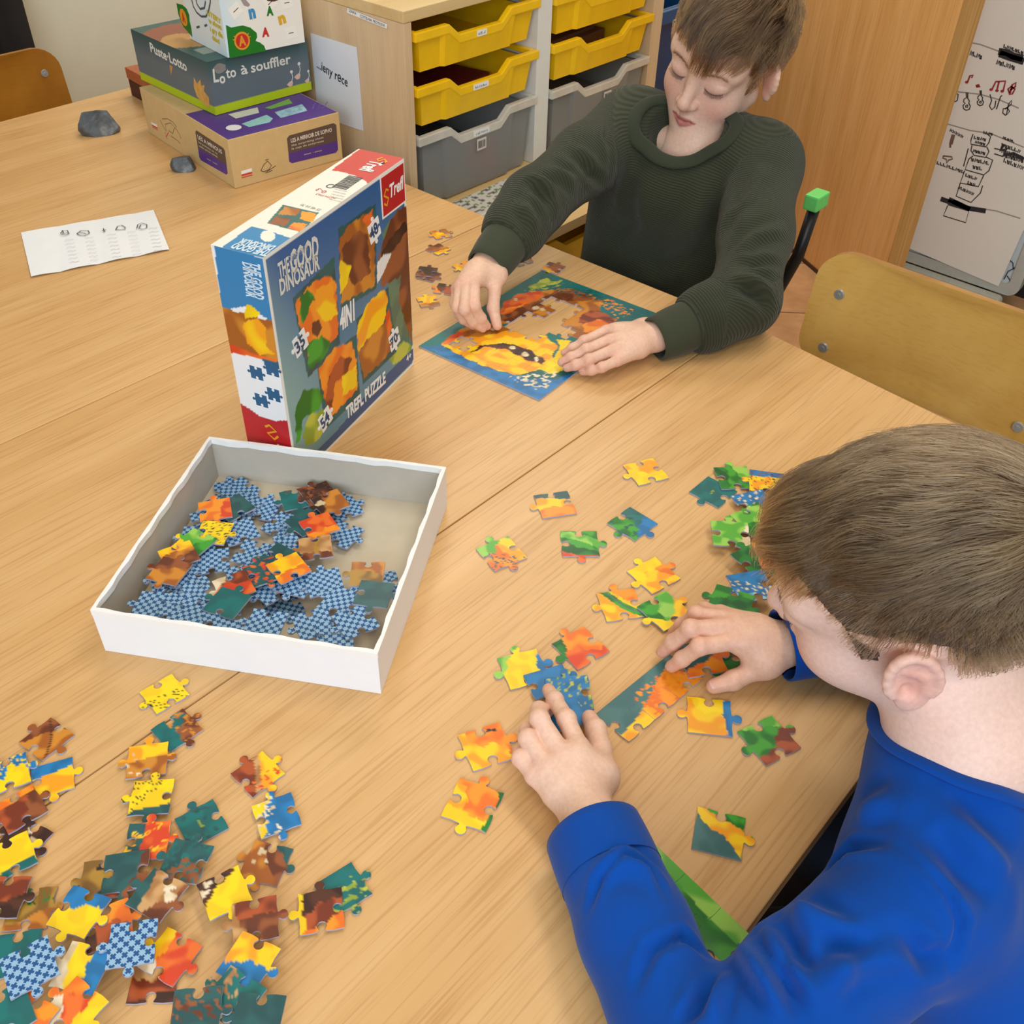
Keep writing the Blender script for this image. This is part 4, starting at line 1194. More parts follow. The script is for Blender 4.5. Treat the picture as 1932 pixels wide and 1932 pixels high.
# --- lower left heap (bottom-most first)
for a in (
    (311, 1311, 30, '+-+-'[:4], 'Y', [('bits', 'INK', 1100, 1.1, -60, .0)], 'bright yellow piece with black scribbles lying alone just below the white tray'),
    (335, 1379, 34, '+-0+', 'T', [('BR', 10, .12, .08), ('bits', 'OB', 500, .95, 40, -.1)], 'teal piece with a brown leafy corner touching the table joint'),
    (279, 1436, 8, '+++-', 'OB', [('YO', 90, .05), ('spot', 'CR', [(-.5, -.1, .07), (-.38, -.32, .04), (-.3, .05, .04), (-.2, -.4, .05), (-.36, .22, .035)])], 'orange-brown piece with small cream dots under the teal leafy one'),
    (89, 1396, 38, '-+-+', 'OB', [('BR', 100, .18), ('band', 'DB', 10, .02, .02)], 'plain orange-brown piece uppermost at the left rim'),
    (101, 1470, 16, '+0-+', 'YO', [('B', 104, .16, .02)], 'yellow-gold piece with a straight blue top edge beside the table joint'),
    (16, 1462, 20, '+-+-', 'Y', [('B', 96, .05, .2), ('bits', 'Y', 600, .95, 96, 0)], 'yellow and blue leafy piece cut off by the left photo edge'),
    (44, 1588, -30, '+-+-', 'DB', [('spot', 'CR', [(.2, .1, .12), (-.05, .25, .08), (.38, -.1, .07)])], 'dark brown piece with white tooth-like spots behind a big yellow one'),
    (40, 1528, 30, '+-+-', 'RB', [('BR', 10, .15), ('O', 120, .3)], 'red-brown shaded piece at the left below the yellow-and-blue leafy one'),
    (22, 1618, 26, '+-0-', 'Y', [('T', -64, .30, .03)], 'large clean yellow piece with a teal lower edge at the far left'),
    (286, 1506, 4, '-+++', 'Y', [('DT', -86, .30, .03), ('bits', 'INK', 1100, 1.12, 150, .05)], 'yellow piece with scribbled writing and a teal lower edge'),
    (279, 1588, 80, '+--+', 'RO', [('DT', 185, .12, .02), ('bits', 'YO', 500, 1.1)], 'red-orange piece with a dark teal side under the scribbled yellow one'),
    (381, 1556, 28, '-+00', 'T', [('bits', 'DT', 300, 1.05), ('spot', 'YG', [(-.02, .0, .045), (-.02, -.09, .04), (-.03, .09, .04)])], 'teal corner piece with tiny pale lettering'),
    (487, 1462, 36, '++-+', 'YO', [('RB', 200, .0, .04), ('band', 'TN', 200, .02, .07), ('bits', 'RO', 500, 1.0, -40, .1)], 'half yellow half brown piece above the blue leafy one'),
    (522, 1540, 20, '-+-+', 'B', [('Y', 185, .26, .06), ('bits', 'CR', 500, .95, 200, -.05)], 'bright blue piece with a pale leafy left side'),
    (502, 1630, -14, '+-++', 'BR', [('OB', 200, -.05), ('spot', 'CR', [(-.2, .25, .1), (-.3, -.05, .07), (.0, .05, .05)]), ('DT', 30, .38)], 'brown piece with large cream spots right of the heap'),
    (351, 1626, -12, '-++-', 'DT', [('BR', -90, .1, .12), ('bits', 'T', 400, .95)], 'dark teal and brown piece below the teal lettered one'),
    (196, 1660, 8, '+-+-', 'OL', [('RB', -20, .16), ('spot', 'INK', [(-.1, .3, .1), (.08, .26, .06)])], 'olive-brown piece with a dark zigzag mark'),
    (238, 1646, 84, '0-+-', 'DT', [('BR', -10, .24, .05)], 'dark teal strip-like piece standing upright in the heap'),
    (58, 1716, 4, '+-+-', 'OL', [('bits', 'DG', 500, .98, 90, .05), ('OB', -80, .2)], 'olive piece with greenish lines at the left of the heap'),
    (6, 1694, 0, '+-+-', 'RB', [('DB', -90, .1)], 'dark red-brown piece half outside the left photo edge under olive'),
    (205, 1748, 20, '+--+', 'RB', [('O', 60, .1, .1), ('DB', 200, .3)], 'reddish brown piece peeping out between the yellow and the patterned one'),
    (297, 1690, -28, '+-+0', 'TN', [('BR', -60, .22), ('spot', 'CR', [(.12, .26, .14), (.3, .08, .15)]), ('DT', 168, .26, .02)], 'tan piece with two white patches and a dark teal edge'),
    (424, 1686, 26, '+-0+', 'Y', [('DB', 152, .20, .04), ('spot', 'CR', [(-.42, .2, .12), (-.28, .38, .1)])], 'bright yellow piece with a dark brown white-spotted corner'),
    (482, 1738, 12, '+-+-', 'BR', [('RB', 90, .1), ('TN', 210, .30)], 'brown shaded piece with a pale left corner next to the yellow one'),
    (648, 1680, 32, '+0-+', 'T', [('bits', 'YG', 420, .98, -40, -.1)], 'teal piece with pale green leaf lines under a dark red-brown one'),
    (606, 1720, 10, '-++-', 'RB', [('DB', 120, .12, .06), ('Y', 195, .38), ('O', -60, .3)], 'dark red-brown piece with a yellow tip, furthest right of the heap'),
    (150, 1722, -20, '+--+', 'Y', [('B', 68, .10, .05)], 'yellow piece with a bright blue upper half in the heap'),
    (30, 1802, 10, '0-+-', 'T', [], 'dark teal piece mostly covered by a patterned blue one'),
    (293, 1850, 2, '-+0-', 'RB', [('TN', 80, .05, .08), ('DB', -90, .35)], 'brown and tan piece lowest in the middle of the heap'),
    (322, 1806, -30, '+-+-', 'RO', [('YO', 150, .2), ('CR', 210, .35)], 'small visible corner of a red-orange piece behind patterned card'),
    (156, 1828, -12, '0-++', 'B', [('Y', 160, -.10, .06), ('CR', 175, .30)], 'piece split into cream, yellow and blue stripes'),
    (470, 1814, -26, '+-0-', 'B', [('YO', 70, -.06, .05)], 'yellow-topped piece with a blue lower part at the bottom'),
    (440, 1884, -34, '0-+-', 'T', [('bits', 'TN', 420, .96, 200, -.2)], 'teal piece with pinkish leaf strokes at the bottom'),
    (486, 1924, -4, '0-+-', 'DT', [], 'plain dark teal piece cut off by the bottom photo edge'),
    (372, 1914, 6, '+-0-', 'DT', [('bits', 'BR', 420, .96)], 'dark teal piece with brown flecks at the bottom edge'),
    (140, 1906, -40, '+-+-', 'RO', [('Y', -30, .18), ('CR', 200, .22), ('O', 80, .3)], 'red-orange and yellow piece with a cream side at the bottom'),
    (46, 1928, -30, '+-+-', 'RO', [('O', 60, .1)], 'orange-red piece cut off by the bottom left photo edge'),
    (10, 1914, 30, '0-+-', 'T', [], 'plain teal piece in the bottom left corner'),
):
    px, py, an, ed, base, lay, lab = a
    place_piece(px, py, an, S54, ed, base, lay, lab, LLG)
place_piece(250, 1782, 8, S54, '--++', 'B', (), 'light blue cross-patterned piece lying face down on the heap', LLG, back=True, minlev=2)
place_piece(62, 1834, 28, S54, '+-0+', 'B', (), 'light blue cross-patterned corner piece face down at the lower left', LLG, back=True, minlev=1)

# --- pieces in front of the boy in blue
for a in (
    (1218, 892, 14, '--+-', 'YO', [('Y', -80, .05, .06)], 'yellow-orange piece lying alone furthest from the boy in blue'),
    (1047, 954, 8, '--+0', 'O', [('YO', 120, -.1), ('DT', 96, .26, .03)], 'orange piece with a dark teal top edge'),
    (1193, 990, 36, '0-++', 'T', [('G', 210, -.02, .08), ('bits', 'DT', 350, 1.0), ('B', -10, .22)], 'green and teal piece with leafy shading'),
    (1094, 1028, 0, '+--+'[:4], 'G', [('band', 'LG', 60, .14, .14), ('DG', 240, .12), ('RO', -100, .42)], 'glossy green striped piece with one knob to the right'),
    (946, 1046, 22, '-+-+', 'O', [('YO', 30, .1), ('bits', 'DT', 700, 1.0, -100, .05), ('LG', 150, .26, .1)], 'orange piece with dark blue grass blades'),
    (1233, 1087, 28, '+++-', 'YO', [('O', 80, .16), ('Y', 160, .1, .1)], 'yellow mottled piece above the one with a green stripe'),
    (1170, 1143, 8, '-++-', 'YO', [('O', 60, .25), ('band', 'G', 52, .10, .10), ('band', 'GO', 52, .12, .03)], 'yellow piece crossed by a slanting green stripe'),
    (1254, 1154, 30, '+-+-', 'LG', [('G', 190, .1, .05), ('YO', -12, .20, .04), ('Y', -80, .30)], 'light green piece with a dark oval spot and yellow side'),
    (1095, 1224, 30, '-++-', 'O', [('RO', -70, .06, .1), ('DG', 190, .38, .04)], 'red-orange piece with a dark green corner'),
    (988, 1264, 14, '+++-', 'Y', [('B', -2, .34, .05), ('LG', 165, .40)], 'bright yellow piece with a blue right rim'),
    (1036, 1288, -62, '0+0-', 'B', [], 'narrow blue piece touched by the pointing finger'),
    (1074, 1310, -80, '+-+-', 'B', [('bits', 'YG', 420, 1.0, 60, -.5), ('Y', -100, .34)], 'blue piece with yellow twigs beside the pointing finger'),
    (1060, 1352, -62, '0+0-', 'B', [], 'blue piece hidden under the left hand of the boy in blue'),
    (918, 1410, 18, '+-+-', 'YO', [('O', 70, .05, .1), ('spot', 'INK', [(.2, .38, .06), (.32, .34, .05)])], 'orange and yellow piece with tiny dark twigs left of the pointing hand'),
    (892, 1520, -20, '-+-+', 'O', [('YO', 200, .08, .1), ('Y', 240, .25), ('DG', -20, .44, .04)], 'orange piece with a green tip at the sleeve of the boy in blue'),
    (1338, 1354, -6, '0+-+'[::-1], 'YO', [('Y', 60, .1, .1), ('B', -4, .34, .03)], 'yellow piece with a straight blue side, below the thumb'),
    (1450, 1398, 26, '+-+-', 'G', [('RB', -28, .12, .06), ('LG', 110, .32)], 'green and brown piece close to the chin of the boy in blue'),
    (1356, 1574, -14, '+-00', 'YO', [('GT', 220, .02, .04), ('G', 56, .34, .02)], 'grey-teal corner piece with an orange and green corner'),
    (1345, 930, 40, '-+00'[::-1], 'T', [('spot', 'YG', [(.02, .02, .05), (-.08, .0, .04)])], 'teal corner piece with tiny yellow lettering'),
    (1385, 903, 2, '++--', 'G', [('LG', 20, .2), ('DG', 180, .2)], 'green piece lying across the teal lettered corner'),
    (1446, 912, -8, '-0+-', 'YO', [('B', 90, .24, .03), ('bits', 'BR', 600, 1.1)], 'yellow piece with a blue top beside the fringe of the boy in blue'),
    (1424, 952, 12, '+0--', 'B', [('G', -90, .05, .08), ('bits', 'CR', 500, 1.05, 160, 0)], 'blue and green piece next to the fringe of the boy'),
    (1424, 984, 20, '+-+-', 'LG', [('G', -60, .1)], 'light green piece tucked under the blue and green one'),
    (1378, 1009, -4, '--+-'[::-1], 'LG', [('CR', -20, .30)], 'pale green piece with a cream right corner'),
    (1428, 1056, -40, '+-+-', 'DG', [('G', 30, .2)], 'dark green piece near the face of the boy in blue'),
    (1462, 1048, -66, '0-+-', 'GT', [('O', 190, .08, .06)], 'grey-teal and orange piece half behind the fringe'),
    (1418, 1108, 10, '-0+-', 'B', [('bits', 'CR', 480, 1.0, -80, -.15), ('LB', -90, .3)], 'blue piece with pale scribbled leaves near the nose'),
    (1378, 1140, -18, '+-+-', 'DG', [('G', 100, .2)], 'dark green piece between the right hand and the blue leafy one'),
    (1358, 1236, -14, '-+-+', 'DG', [('G', 60, .2)], 'dark green piece under the right hand of the boy in blue'),
    (1322, 1244, 10, '+-+-', 'DT', [('O', -40, .1)], 'teal and orange piece under the spread fingers'),
):
    px, py, an, ed, base, lay, lab = a
    if an == -62: sz = (.030, .0395)
    else: sz = S35
    place_piece(px, py, an, sz, ed, base, lay, lab, CG)

# --- small pieces by the boy in green
for a in (
    (832, 443, 10, '+-+-', 'YO', [('TN', 30, .1), ('OB', 150, .3)], 'small yellow and tan piece furthest back beside the green sleeve'),
    (827, 472, -24, '+-+-', 'OB', [('BR', 150, .1), ('YO', -40, .2)], 'small brown and gold piece near the joint of the tables'),
    (809, 522, -14, '+-+-', 'BR', [('DB', 60, .1)], 'small brown piece lowest of two stacked by the puzzle box'),
    (805, 514, -6, '-+-+', 'DB', [('BR', 200, .2)], 'small dark brown piece on top of another by the puzzle box'),
    (840, 547, -8, '+-+-', 'RB', [('DB', 100, .15), ('O', 190, .35)], 'small red-brown piece beside the knuckles of the right hand'),
    (808, 570, 8, '-+-+', 'YO', [('OB', -60, .2)], 'small gold piece nearest the printed side of the puzzle box'),
    (877, 505, 20, '+-+-', 'YO', [('RB', 0, .1)], 'small piece almost hidden under the right cuff'),
    (982, 492, 18, '+-+-', 'OB', [('OL', -90, .1)], 'small ochre piece between the cuff and the table edge'),
    (1044, 507, 40, '+-+-', 'RB', [('BR', 60, .1), ('YO', 200, .25)], 'small red-brown piece behind the puzzle, near the sweater'),
):
    px, py, an, ed, base, lay, lab = a
    place_piece(px, py, an, S70, ed, base, lay, lab, FG)

# ------------------------------------------------------------------ assembled strips in front of the boy in blue
def strip(name_label, p_from, p_to, n, depth_sign, paint_layers, cell=.0405, group=None, edges_out='-'):
    a, b = onz(*p_from, HT + .0002), onz(*p_to, HT + .0002)
    d = (b - a)[:2]; L = np.hypot(*d); d /= L
    wa = math.atan2(d[1], d[0])
    t = thing('puzzle_strip', name_label, 'puzzle', (a[0], a[1], HT + .0002), wa, group)
    cw = L / n
    for k in range(n):
        E = [(-1 if k < n - 1 else -1), 0 if depth_sign < 0 else -1, (1 if k > 0 else -1), -1 if depth_sign < 0 else 0]
        if depth_sign < 0: E = [E[0], 0, E[2], -1]
        ol = jig_outline(cw, cell, E, .992)
        cx, cy = cw * (k + .5), depth_sign * cell / 2
        me = piece_mesh(ol, lambda x, y, cx=cx, cy=cy: paint_layers(x + cx, y + cy, cell, L))
        o = link('puzzle_piece', me, t)
        o.location = (cx, cy, 0)
        PIECES.append((np.array([(a[0] + d[0] * (x + cx) - d[1] * (y + cy), a[1] + d[1] * (x + cx) + d[0] * (y + cy)) for x, y in ol]), 0, -1))
    return t
def teal_orange(x, y, cell, L):
    col = palcol('GT', x, y, 5, 90)
    edge = -cell * (.62 + .16 * np.sin(x * 38 + 1.0) - .30 * x / L)
    m = y < edge
    col[m] = palcol('YO', x, y, 8, 110)[m]
    m2 = m & (x > L * .42)
    col[m2] = palcol('O', x, y, 9, 110)[m2]
    fl = (wob(x, y, 77, 480) > .72) & (y < -cell * .22) & (x > L * .38)
    col[fl] = palcol('O', x, y, 3, 200)[fl]
    return col
strip('strip of three joined pieces, grey-teal above orange, held under spread fingers', (1122, 1350), (1262, 1236), 3, -1, teal_orange, group='joined puzzle strips')
def green_strip(x, y, cell, L):
    t = -y / cell
    w = .05 * np.sin(x * 60)
    col = palcol('LG', x, y, 5, 90)
    for lo, pal in ((.30, 'G'), (.62, 'G'), (.80, 'O'), (.86, 'GO')):
        m = t + w > lo
        col[m] = palcol(pal, x, y, 6, 90)[m]
    return col
strip('strip of three joined green pieces lying over the table edge by the blue sleeve', (1228, 1588), (1432, 1782), 3, -1, green_strip, group='joined puzzle strips')

# ------------------------------------------------------------------ half-finished puzzle of the boy in green
PO = np.array([.8165, .6610]); PA_ = R_(4.3); PW, PH = .285, .2035; NI, NJ = 10, 7
pz = thing('jigsaw_puzzle', 'half-finished jigsaw with teal border and a hole, under two hands in green cuffs', 'puzzle', (PO[0], PO[1], HT + .0002), PA_)
def cr(pts): return [tuple(onz(780 + .26915 * x, 400 + .26915 * y, HT)[:2]) for x, y in pts]
ART = [  # flat patches of the print, given where they lie on the table plane
    ('B', cr([(60, 950), (880, 1350), (1180, 1120), (1000, 1180), (800, 1180), (500, 1090), (330, 1010), (180, 940)])),
    ('OB', cr([(600, 800), (620, 700), (760, 610), (900, 560), (1080, 540), (1250, 590), (1330, 640), (1300, 720), (1420, 760), (1380, 880), (1160, 900), (1040, 850), (900, 760), (700, 790)])),
    ('BR', cr([(600, 760), (700, 700), (850, 640), (1000, 560), (1120, 560), (1280, 610), (1180, 640), (1000, 620), (860, 700), (700, 790)])),
    ('RB', cr([(1150, 780), (1190, 715), (1290, 695), (1400, 750), (1420, 800), (1260, 800)])), ('O', cr([(1180, 800), (1290, 760), (1400, 800), (1300, 860), (1190, 850)])),
    ('RO', cr([(590, 730), (640, 640), (740, 580), (860, 560), (930, 585), (850, 630), (720, 690), (640, 730)])),
    ('O', cr([(590, 740), (700, 690), (830, 640), (720, 670), (640, 690)])),
    ('YG', cr([(800, 540), (850, 510), (930, 470), (960, 490), (1030, 490), (1000, 520), (930, 520), (870, 550)])),
    ('OB', cr([(195, 930), (260, 880), (380, 800), (560, 790), (700, 830), (560, 900), (400, 930), (300, 980)])),
    ('YO', cr([(195, 935), (300, 890), (480, 880), (620, 850), (760, 840), (930, 880), (1010, 950), (960, 1060), (850, 1130), (700, 1150), (560, 1110), (420, 1060), (300, 1000)])),
    ('RO', cr([(195, 930), (260, 880), (350, 830), (330, 880), (240, 940)])),
    ('Y', cr([(1010, 900), (1100, 915), (1070, 1110), (960, 1145), (870, 1110), (950, 1060), (1020, 980)])),
    ('DB', cr([(390, 1000), (470, 945), (640, 928), (780, 960), (900, 1030), (930, 1060), (900, 1078), (780, 1040), (640, 965), (500, 958)])),
]
for x, y, s in ((690, 962, 20), (780, 1004, 26), (868, 1042, 20)):
    ART.append(('CR', cr([(x + s * math.cos(k) * .9, y + s * .8 * math.sin(k)) for k in (0, .9, 1.8, 2.7, 3.6, 4.5, 5.4)])))
for x, y, s in ((860, 680, 26), (905, 690, 20), (720, 620, 18), (560, 830, 22)):
    ART.append(('CR', cr([(x + s * math.cos(k), y + s * .6 * math.sin(k)) for k in (0, .9, 1.8, 2.7, 3.6, 4.5, 5.4)])))
HOLE = cr([(590, 790), (720, 765), (860, 745), (850, 700), (960, 730), (1000, 690), (950, 640), (960, 610), (1080, 620), (1150, 690), (1060, 770), (1070, 860), (1060, 900), (820, 880), (600, 850)])
HOLE2 = cr([(300, 960), (330, 900), (420, 890), (460, 930), (400, 985)])
cP, sP = math.cos(PA_), math.sin(PA_)
cw, ch = PW / NI, PH / NJ
_er = random.Random(4)
EV = {(i, j): _er.choice((1, -1)) for i in range(NI) for j in range(NJ)}   # side E of cell
EH = {(i, j): _er.choice((1, -1)) for i in range(NI) for j in range(NJ)}   # side N of cell
# leafy fleck zones between border and picture
FLK = [('O', cr([(1240, 560), (1560, 700), (1440, 760), (1290, 640)]), 420, .70), ('CR', cr([(660, 1160), (1010, 1130), (960, 1230), (880, 1260), (740, 1210)]), 420, .64), ('DT', cr([(900, 540), (1300, 560), (1330, 640), (1100, 580)]), 420, .6), ('YG', cr([(780, 560), (1040, 480), (1050, 520), (860, 570)]), 420, .6)]
def pz_paint(x, y, seed=1):
    wx = PO[0] + cP * x - sP * y; wy = PO[1] + sP * x + cP * y
    col = palcol('T', x, y, 3, 60)
    for k, (pal, poly) in enumerate(ART):
        jx = wx + .0014 * np.sin(wy * 260 + k); jy = wy + .0014 * np.sin(wx * 240 + k * 2)
        m = inpoly(jx, jy, poly)
        col[m] = palcol(pal, x, y, 10 + k, 130)[m]
    for pal, poly, sc, th in FLK:
        m = inpoly(wx, wy, poly) & (wob(x, y, 91, sc) > th)
        col[m] = palcol(pal, x, y, 5, 200)[m]
    return col
for i in range(NI):
    for j in range(NJ):
        cx, cy = cw * (i + .5), ch * (j + .5)
        wx, wy = PO[0] + cP * cx - sP * cy, PO[1] + sP * cx + cP * cy
        if inpoly(np.array([wx]), np.array([wy]), HOLE)[0] or inpoly(np.array([wx]), np.array([wy]), HOLE2)[0]:
            continue
        E = [0 if i == NI - 1 else EV[i, j], 0 if j == NJ - 1 else EH[i, j], 0 if i == 0 else -EV[i - 1, j], 0 if j == 0 else -EH[i, j - 1]]
        me = piece_mesh(jig_outline(cw, ch, E, .993), lambda x, y, cx=cx, cy=cy: pz_paint(x + cx, y + cy), step=.0018)
        o = link('puzzle_piece', me, pz)
        o.location = (cx, cy, 0)

# ------------------------------------------------------------------ white lidless box full of pieces
TO = np.array([.2216, .6895]); TA = R_(-58.3); TW, TH = .268, .0545
tr = thing('white_box_tray', 'white cardboard box bottom, grey inside, holding a heap of puzzle pieces', 'box', (TO[0], TO[1], HT + .0003), TA)
wt = .0022
M_GREYB = plain((186, 178, 164), .85, var=.03, scale=50)
M_WHITEB = plain((238, 240, 244), .55, var=.012)
part('outer_wall', gjoin(gbox(0, TW, 0, wt * .5, 0, TH), gbox(0, TW, TW - wt * .5, TW, 0, TH), gbox(0, wt * .5, wt * .5 + .00005, TW - wt * .5 - .00005, 0, TH), gbox(TW - wt * .5, TW, wt * .5 + .00005, TW - wt * .5 - .00005, 0, TH)), M_WHITEB, tr)
i0, i1 = wt * .5 + .00008, TW - wt * .5 - .00008
part('inner_wall', gjoin(gbox(i0, i1, i0, i0 + .0012, .0013, TH - .004), gbox(i0, i1, i1 - .0012, i1, .0013, TH - .004), gbox(i0, i0 + .0012, i0 + .0013, i1 - .0013, .0013, TH - .004), gbox(i1 - .0012, i1, i0 + .0013, i1 - .0013, .0013, TH - .004)), M_GREYB, tr)
part('floor_card', gbox(i0, i1, i0, i1, 0, .0012), plain((206, 194, 170), .85, var=.03, scale=50), tr)
# white paper folded over the rim, a little uneven
def rim():
    gs = []
    for k in range(4):
        n = 24; V = []; F = []
        for q in range(n + 1):
            s = TW * q / n; w_ = .0036 + .0008 * math.sin(q * 1.7 + k)
            dz = .0006 * math.sin(q * .9 + k * 2) + .0003 * math.sin(q * 2.3)
            for a, z in ((-.0005, TH - .006), (-.0005, TH + .0007 + dz * .4), (w_, TH + .0007 + dz * .4), (w_, TH - .006 + dz)):
                p = [(s, a), (TW - a, s), (TW - s, TW - a), (a, TW - s)][k]
                V.append((p[0], p[1], z))
        for q in range(n):
            for e in range(4):
                F.append((4 * q + e, 4 * q + (e + 1) % 4, 4 * q + 4 + (e + 1) % 4, 4 * q + 4 + e))
        F += [(3, 2, 1, 0), tuple(4 * n + e for e in range(4))]
        gs.append((V, [tuple(reversed(f)) for f in F]))
    return gjoin(*gs)
part('paper_rim', rim(), plain((240, 240, 238), .6, var=.012), tr, smooth=False)
ZT = HT + .0003 + .0014
def tpx(x, y): return 150 + .3623 * x, 800 + .3623 * y
_tr = random.Random(12)
TB = [(660, 415, 20), (770, 345, 8), (850, 320, 30), (955, 445, -10), (850, 430, 40), (1200, 385, 10), (1350, 380, 15), (1375, 445, 20), (660, 500, 15), (560, 590, 0), (835, 565, 18), (1060, 535, 40), (1150, 520, 10), (1370, 580, -20), (905, 680, -12), (1090, 655, 30), (690, 720, 8), (560, 820, 25), (470, 800, 10), (385, 950, -5), (560, 915, 30), (520, 1000, 12), (590, 985, -20), (745, 1040, 14), (960, 1065, -8), (1060, 955, 20), (1000, 860, 30), (1130, 830, -15), (1275, 830, 12), (1365, 935, -24), (1220, 1045, 18), (1330, 1110, 5), (1440, 1050, 22), (1580, 845, 14), (870, 800, 20)]
_pos = ['against the back left wall of the white box', 'in the back corner of the white box']
WORDS_A = ['nearest the left wall', 'in the far corner', 'close to the far wall', 'behind the middle']
def tray_label(x, y, k):
    col = ['along the left wall', 'left of middle', 'right of middle', 'toward the right side'][0 if x < 520 else 1 if x < 900 else 2 if x < 1250 else 3]
    row = ['furthest row', 'second row', 'central row', 'fourth row', 'front row'][0 if y < 420 else 1 if y < 580 else 2 if y < 740 else 3 if y < 930 else 4]
    return row, col
used_lab = {}
for k, (x, y, an) in enumerate(TB):
    row, col = tray_label(x, y, k)
    base_l = 'blue patterned piece face down in the white box, %s, %s' % (row, col)
    used_lab.setdefault(base_l, []).append(k)
ORD = {1: [''], 2: ['upper', 'lower'], 3: ['uppermost', 'middle', 'lowest'], 4: ['uppermost', 'second', 'third', 'lowest'], 5: ['uppermost', 'second', 'third', 'fourth', 'lowest']}
tlab = {}
for bl, ks in used_lab.items():
    ks = sorted(ks, key=lambda q: TB[q][1])
    for r_, q in enumerate(ks):
        w_ = ORD[len(ks)][r_]
        tlab[q] = (('%s ' % w_) if w_ else '') + bl.replace('face down ', '' if w_ else 'face down ')
for k, (x, y, an) in enumerate(TB):
    px, py = tpx(x, y)
    place_piece(px, py, an, (.034, .034), ''.join(_tr.choice('+-') if q else _tr.choice('+-0') for q in range(4)), 'B', (), tlab[k], 'face-down pieces in the white box', z0=ZT, back=True)
for x, y, an, base, lay, lab in (
    (1135, 410, 12, 'T', [('bits', 'BR', 400, .95, 60, 0), ('RB', 40, .3)], 'teal piece with brown flecks at the far side of the white box'),
    (1250, 362, 20, 'DB', [('bits', 'BR', 400, .9)], 'dark brown piece at the far wall in the white box'),
    (1305, 412, 20, 'OB', [('DB', 190, .2), ('spot', 'CR', [(-.3, .1, .16)])], 'orange-brown piece with a cream patch in the white box'),
    (810, 455, 28, 'DT', [], 'dark green-teal piece face up in the white box behind yellow'),
    (708, 452, 10, 'O', [('RO', 0, .2)], 'small orange corner showing in the white box near its left wall'),
    (700, 570, 62, 'Y', [('bits', 'INK', 700, 1.1)], 'bright yellow piece face up in the white box'),
    (600, 625, -24, 'LG', [('G', -60, .1), ('YO', 200, .25)], 'light green piece face up in the white box by its left wall'),
    (520, 690, 20, 'OB', [('BR', -40, .1), ('YO', 120, .2)], 'orange and brown shaded piece by the left wall of the white box'),
    (470, 772, -14, 'OB', [('BR', 70, .1)], 'ochre-brown piece under the orange one in the white box'),
    (1180, 515, 30, 'DT', [], 'narrow dark teal piece face up in the middle of the white box'),
    (1250, 535, 20, 'RO', [('O', -60, .2)], 'red-orange piece face up right of the middle in the white box'),
    (1230, 650, 8, 'TN', [('BR', -90, .2), ('band', 'OL', 0, .1, .06)], 'tan striped piece face up in the white box'),
    (1040, 705, 40, 'DT', [('O', -60, .3)], 'dark teal piece lying slantwise in the centre of the white box'),
    (960, 775, 20, 'DT', [('bits', 'RO', 400, .9)], 'teal piece flecked with red in the centre of the white box'),
    (1090, 755, 24, 'YO', [('O', -40, .1)], 'yellow-orange piece face up in the centre of the white box'),
    (805, 850, 20, 'RO', [('RB', 100, .1), ('CR', 170, .36)], 'red-orange piece with a cream left tip in the white box'),
    (772, 945, -18, 'T', [], 'plain teal corner piece face up near the front wall of the white box'),
    (1508, 880, 0, 'OL', [('OB', 60, .1)], 'olive piece face up by the right wall of the white box'),
    (1592, 915, 72, 'DT', [], 'dark teal piece leaning by the right wall of the white box'),
):
    px, py = tpx(x, y)
    place_piece(px, py, an, (.033, .033), ''.join(_tr.choice('+-') if q else '0' for q in range(4)), base, lay, lab, 'face-up pieces in the white box', z0=ZT)

# ------------------------------------------------------------------ upright puzzle box
XA = R_(17.4); XW, XD, XH = .277, .060, .277
xr = np.array([.7635, .8369]); XO = (xr[0] - XW * math.cos(XA) + .004, xr[1] - XW * math.sin(XA) + .001, HT + .0003)
xb = thing('puzzle_box', 'upright puzzle box with a picture front, red corners and white edges', 'box', XO)
XF = boxfaces(XO, XA, XW, XD, XH)
def cq(face, pts): return [face.uv(400 + .30534 * x, 270 + .30534 * y) for x, y in pts]
def paint_face(name, face, w, h, base, layers, step=.0016):
    nx, ny = max(2, int(w / step)), max(2, int(h / step))
    a, b = np.meshgrid(np.linspace(0, w, nx + 1), np.linspace(0, h, ny + 1))
    a, b = a.ravel(), b.ravel()
    col = base(a, b)
    for k, ly in enumerate(layers):
        pal, poly = ly[0], ly[1]
        wv = ly[2] if len(ly) > 2 else 0.0
        m = inpoly(a + wv * np.sin(b * 420 + k), b + wv * np.sin(a * 380 + k * 2), poly)
        c = palcol(pal, a, b, 40 + k, 70) if isinstance(pal, str) else np.tile(L3(*pal), (len(a), 1))
        col[m] = c[m]
    V = [tuple(p) for p in (face.o + np.outer(a, face.u) + np.outer(b, face.v) + face.n * .00012)]
    F = []
    for j in range(ny):
        for i in range(nx):
            q = j * (nx + 1) + i
            F.append((q, q + 1, q + nx + 2, q + nx + 1))
    o = part(name, rel(xb, (V, F)), print_mat('puzzle_box_print', .35, .5), xb)
    set_col(o.data, col)
    return o
FX = XF['front']
def front_base(a, b):
    t = (b / XH)[:, None]; s = (a / XW)[:, None]
    c = L3(44, 92, 152) * t + L3(96, 142, 160) * (1 - t)
    k = np.clip(1.2 - s * 3 - np.abs(t - .35) * 1.5, 0, 1)
    c = c * (1 - k * .7) + L3(150, 186, 176) * k * .7
    e = (a < .004) | (a > XW - .004) | (b < .004) | (b > XH - .004)
    c[e] = L3(236, 236, 230)
    return c
Q = lambda *pts: cq(FX, pts)
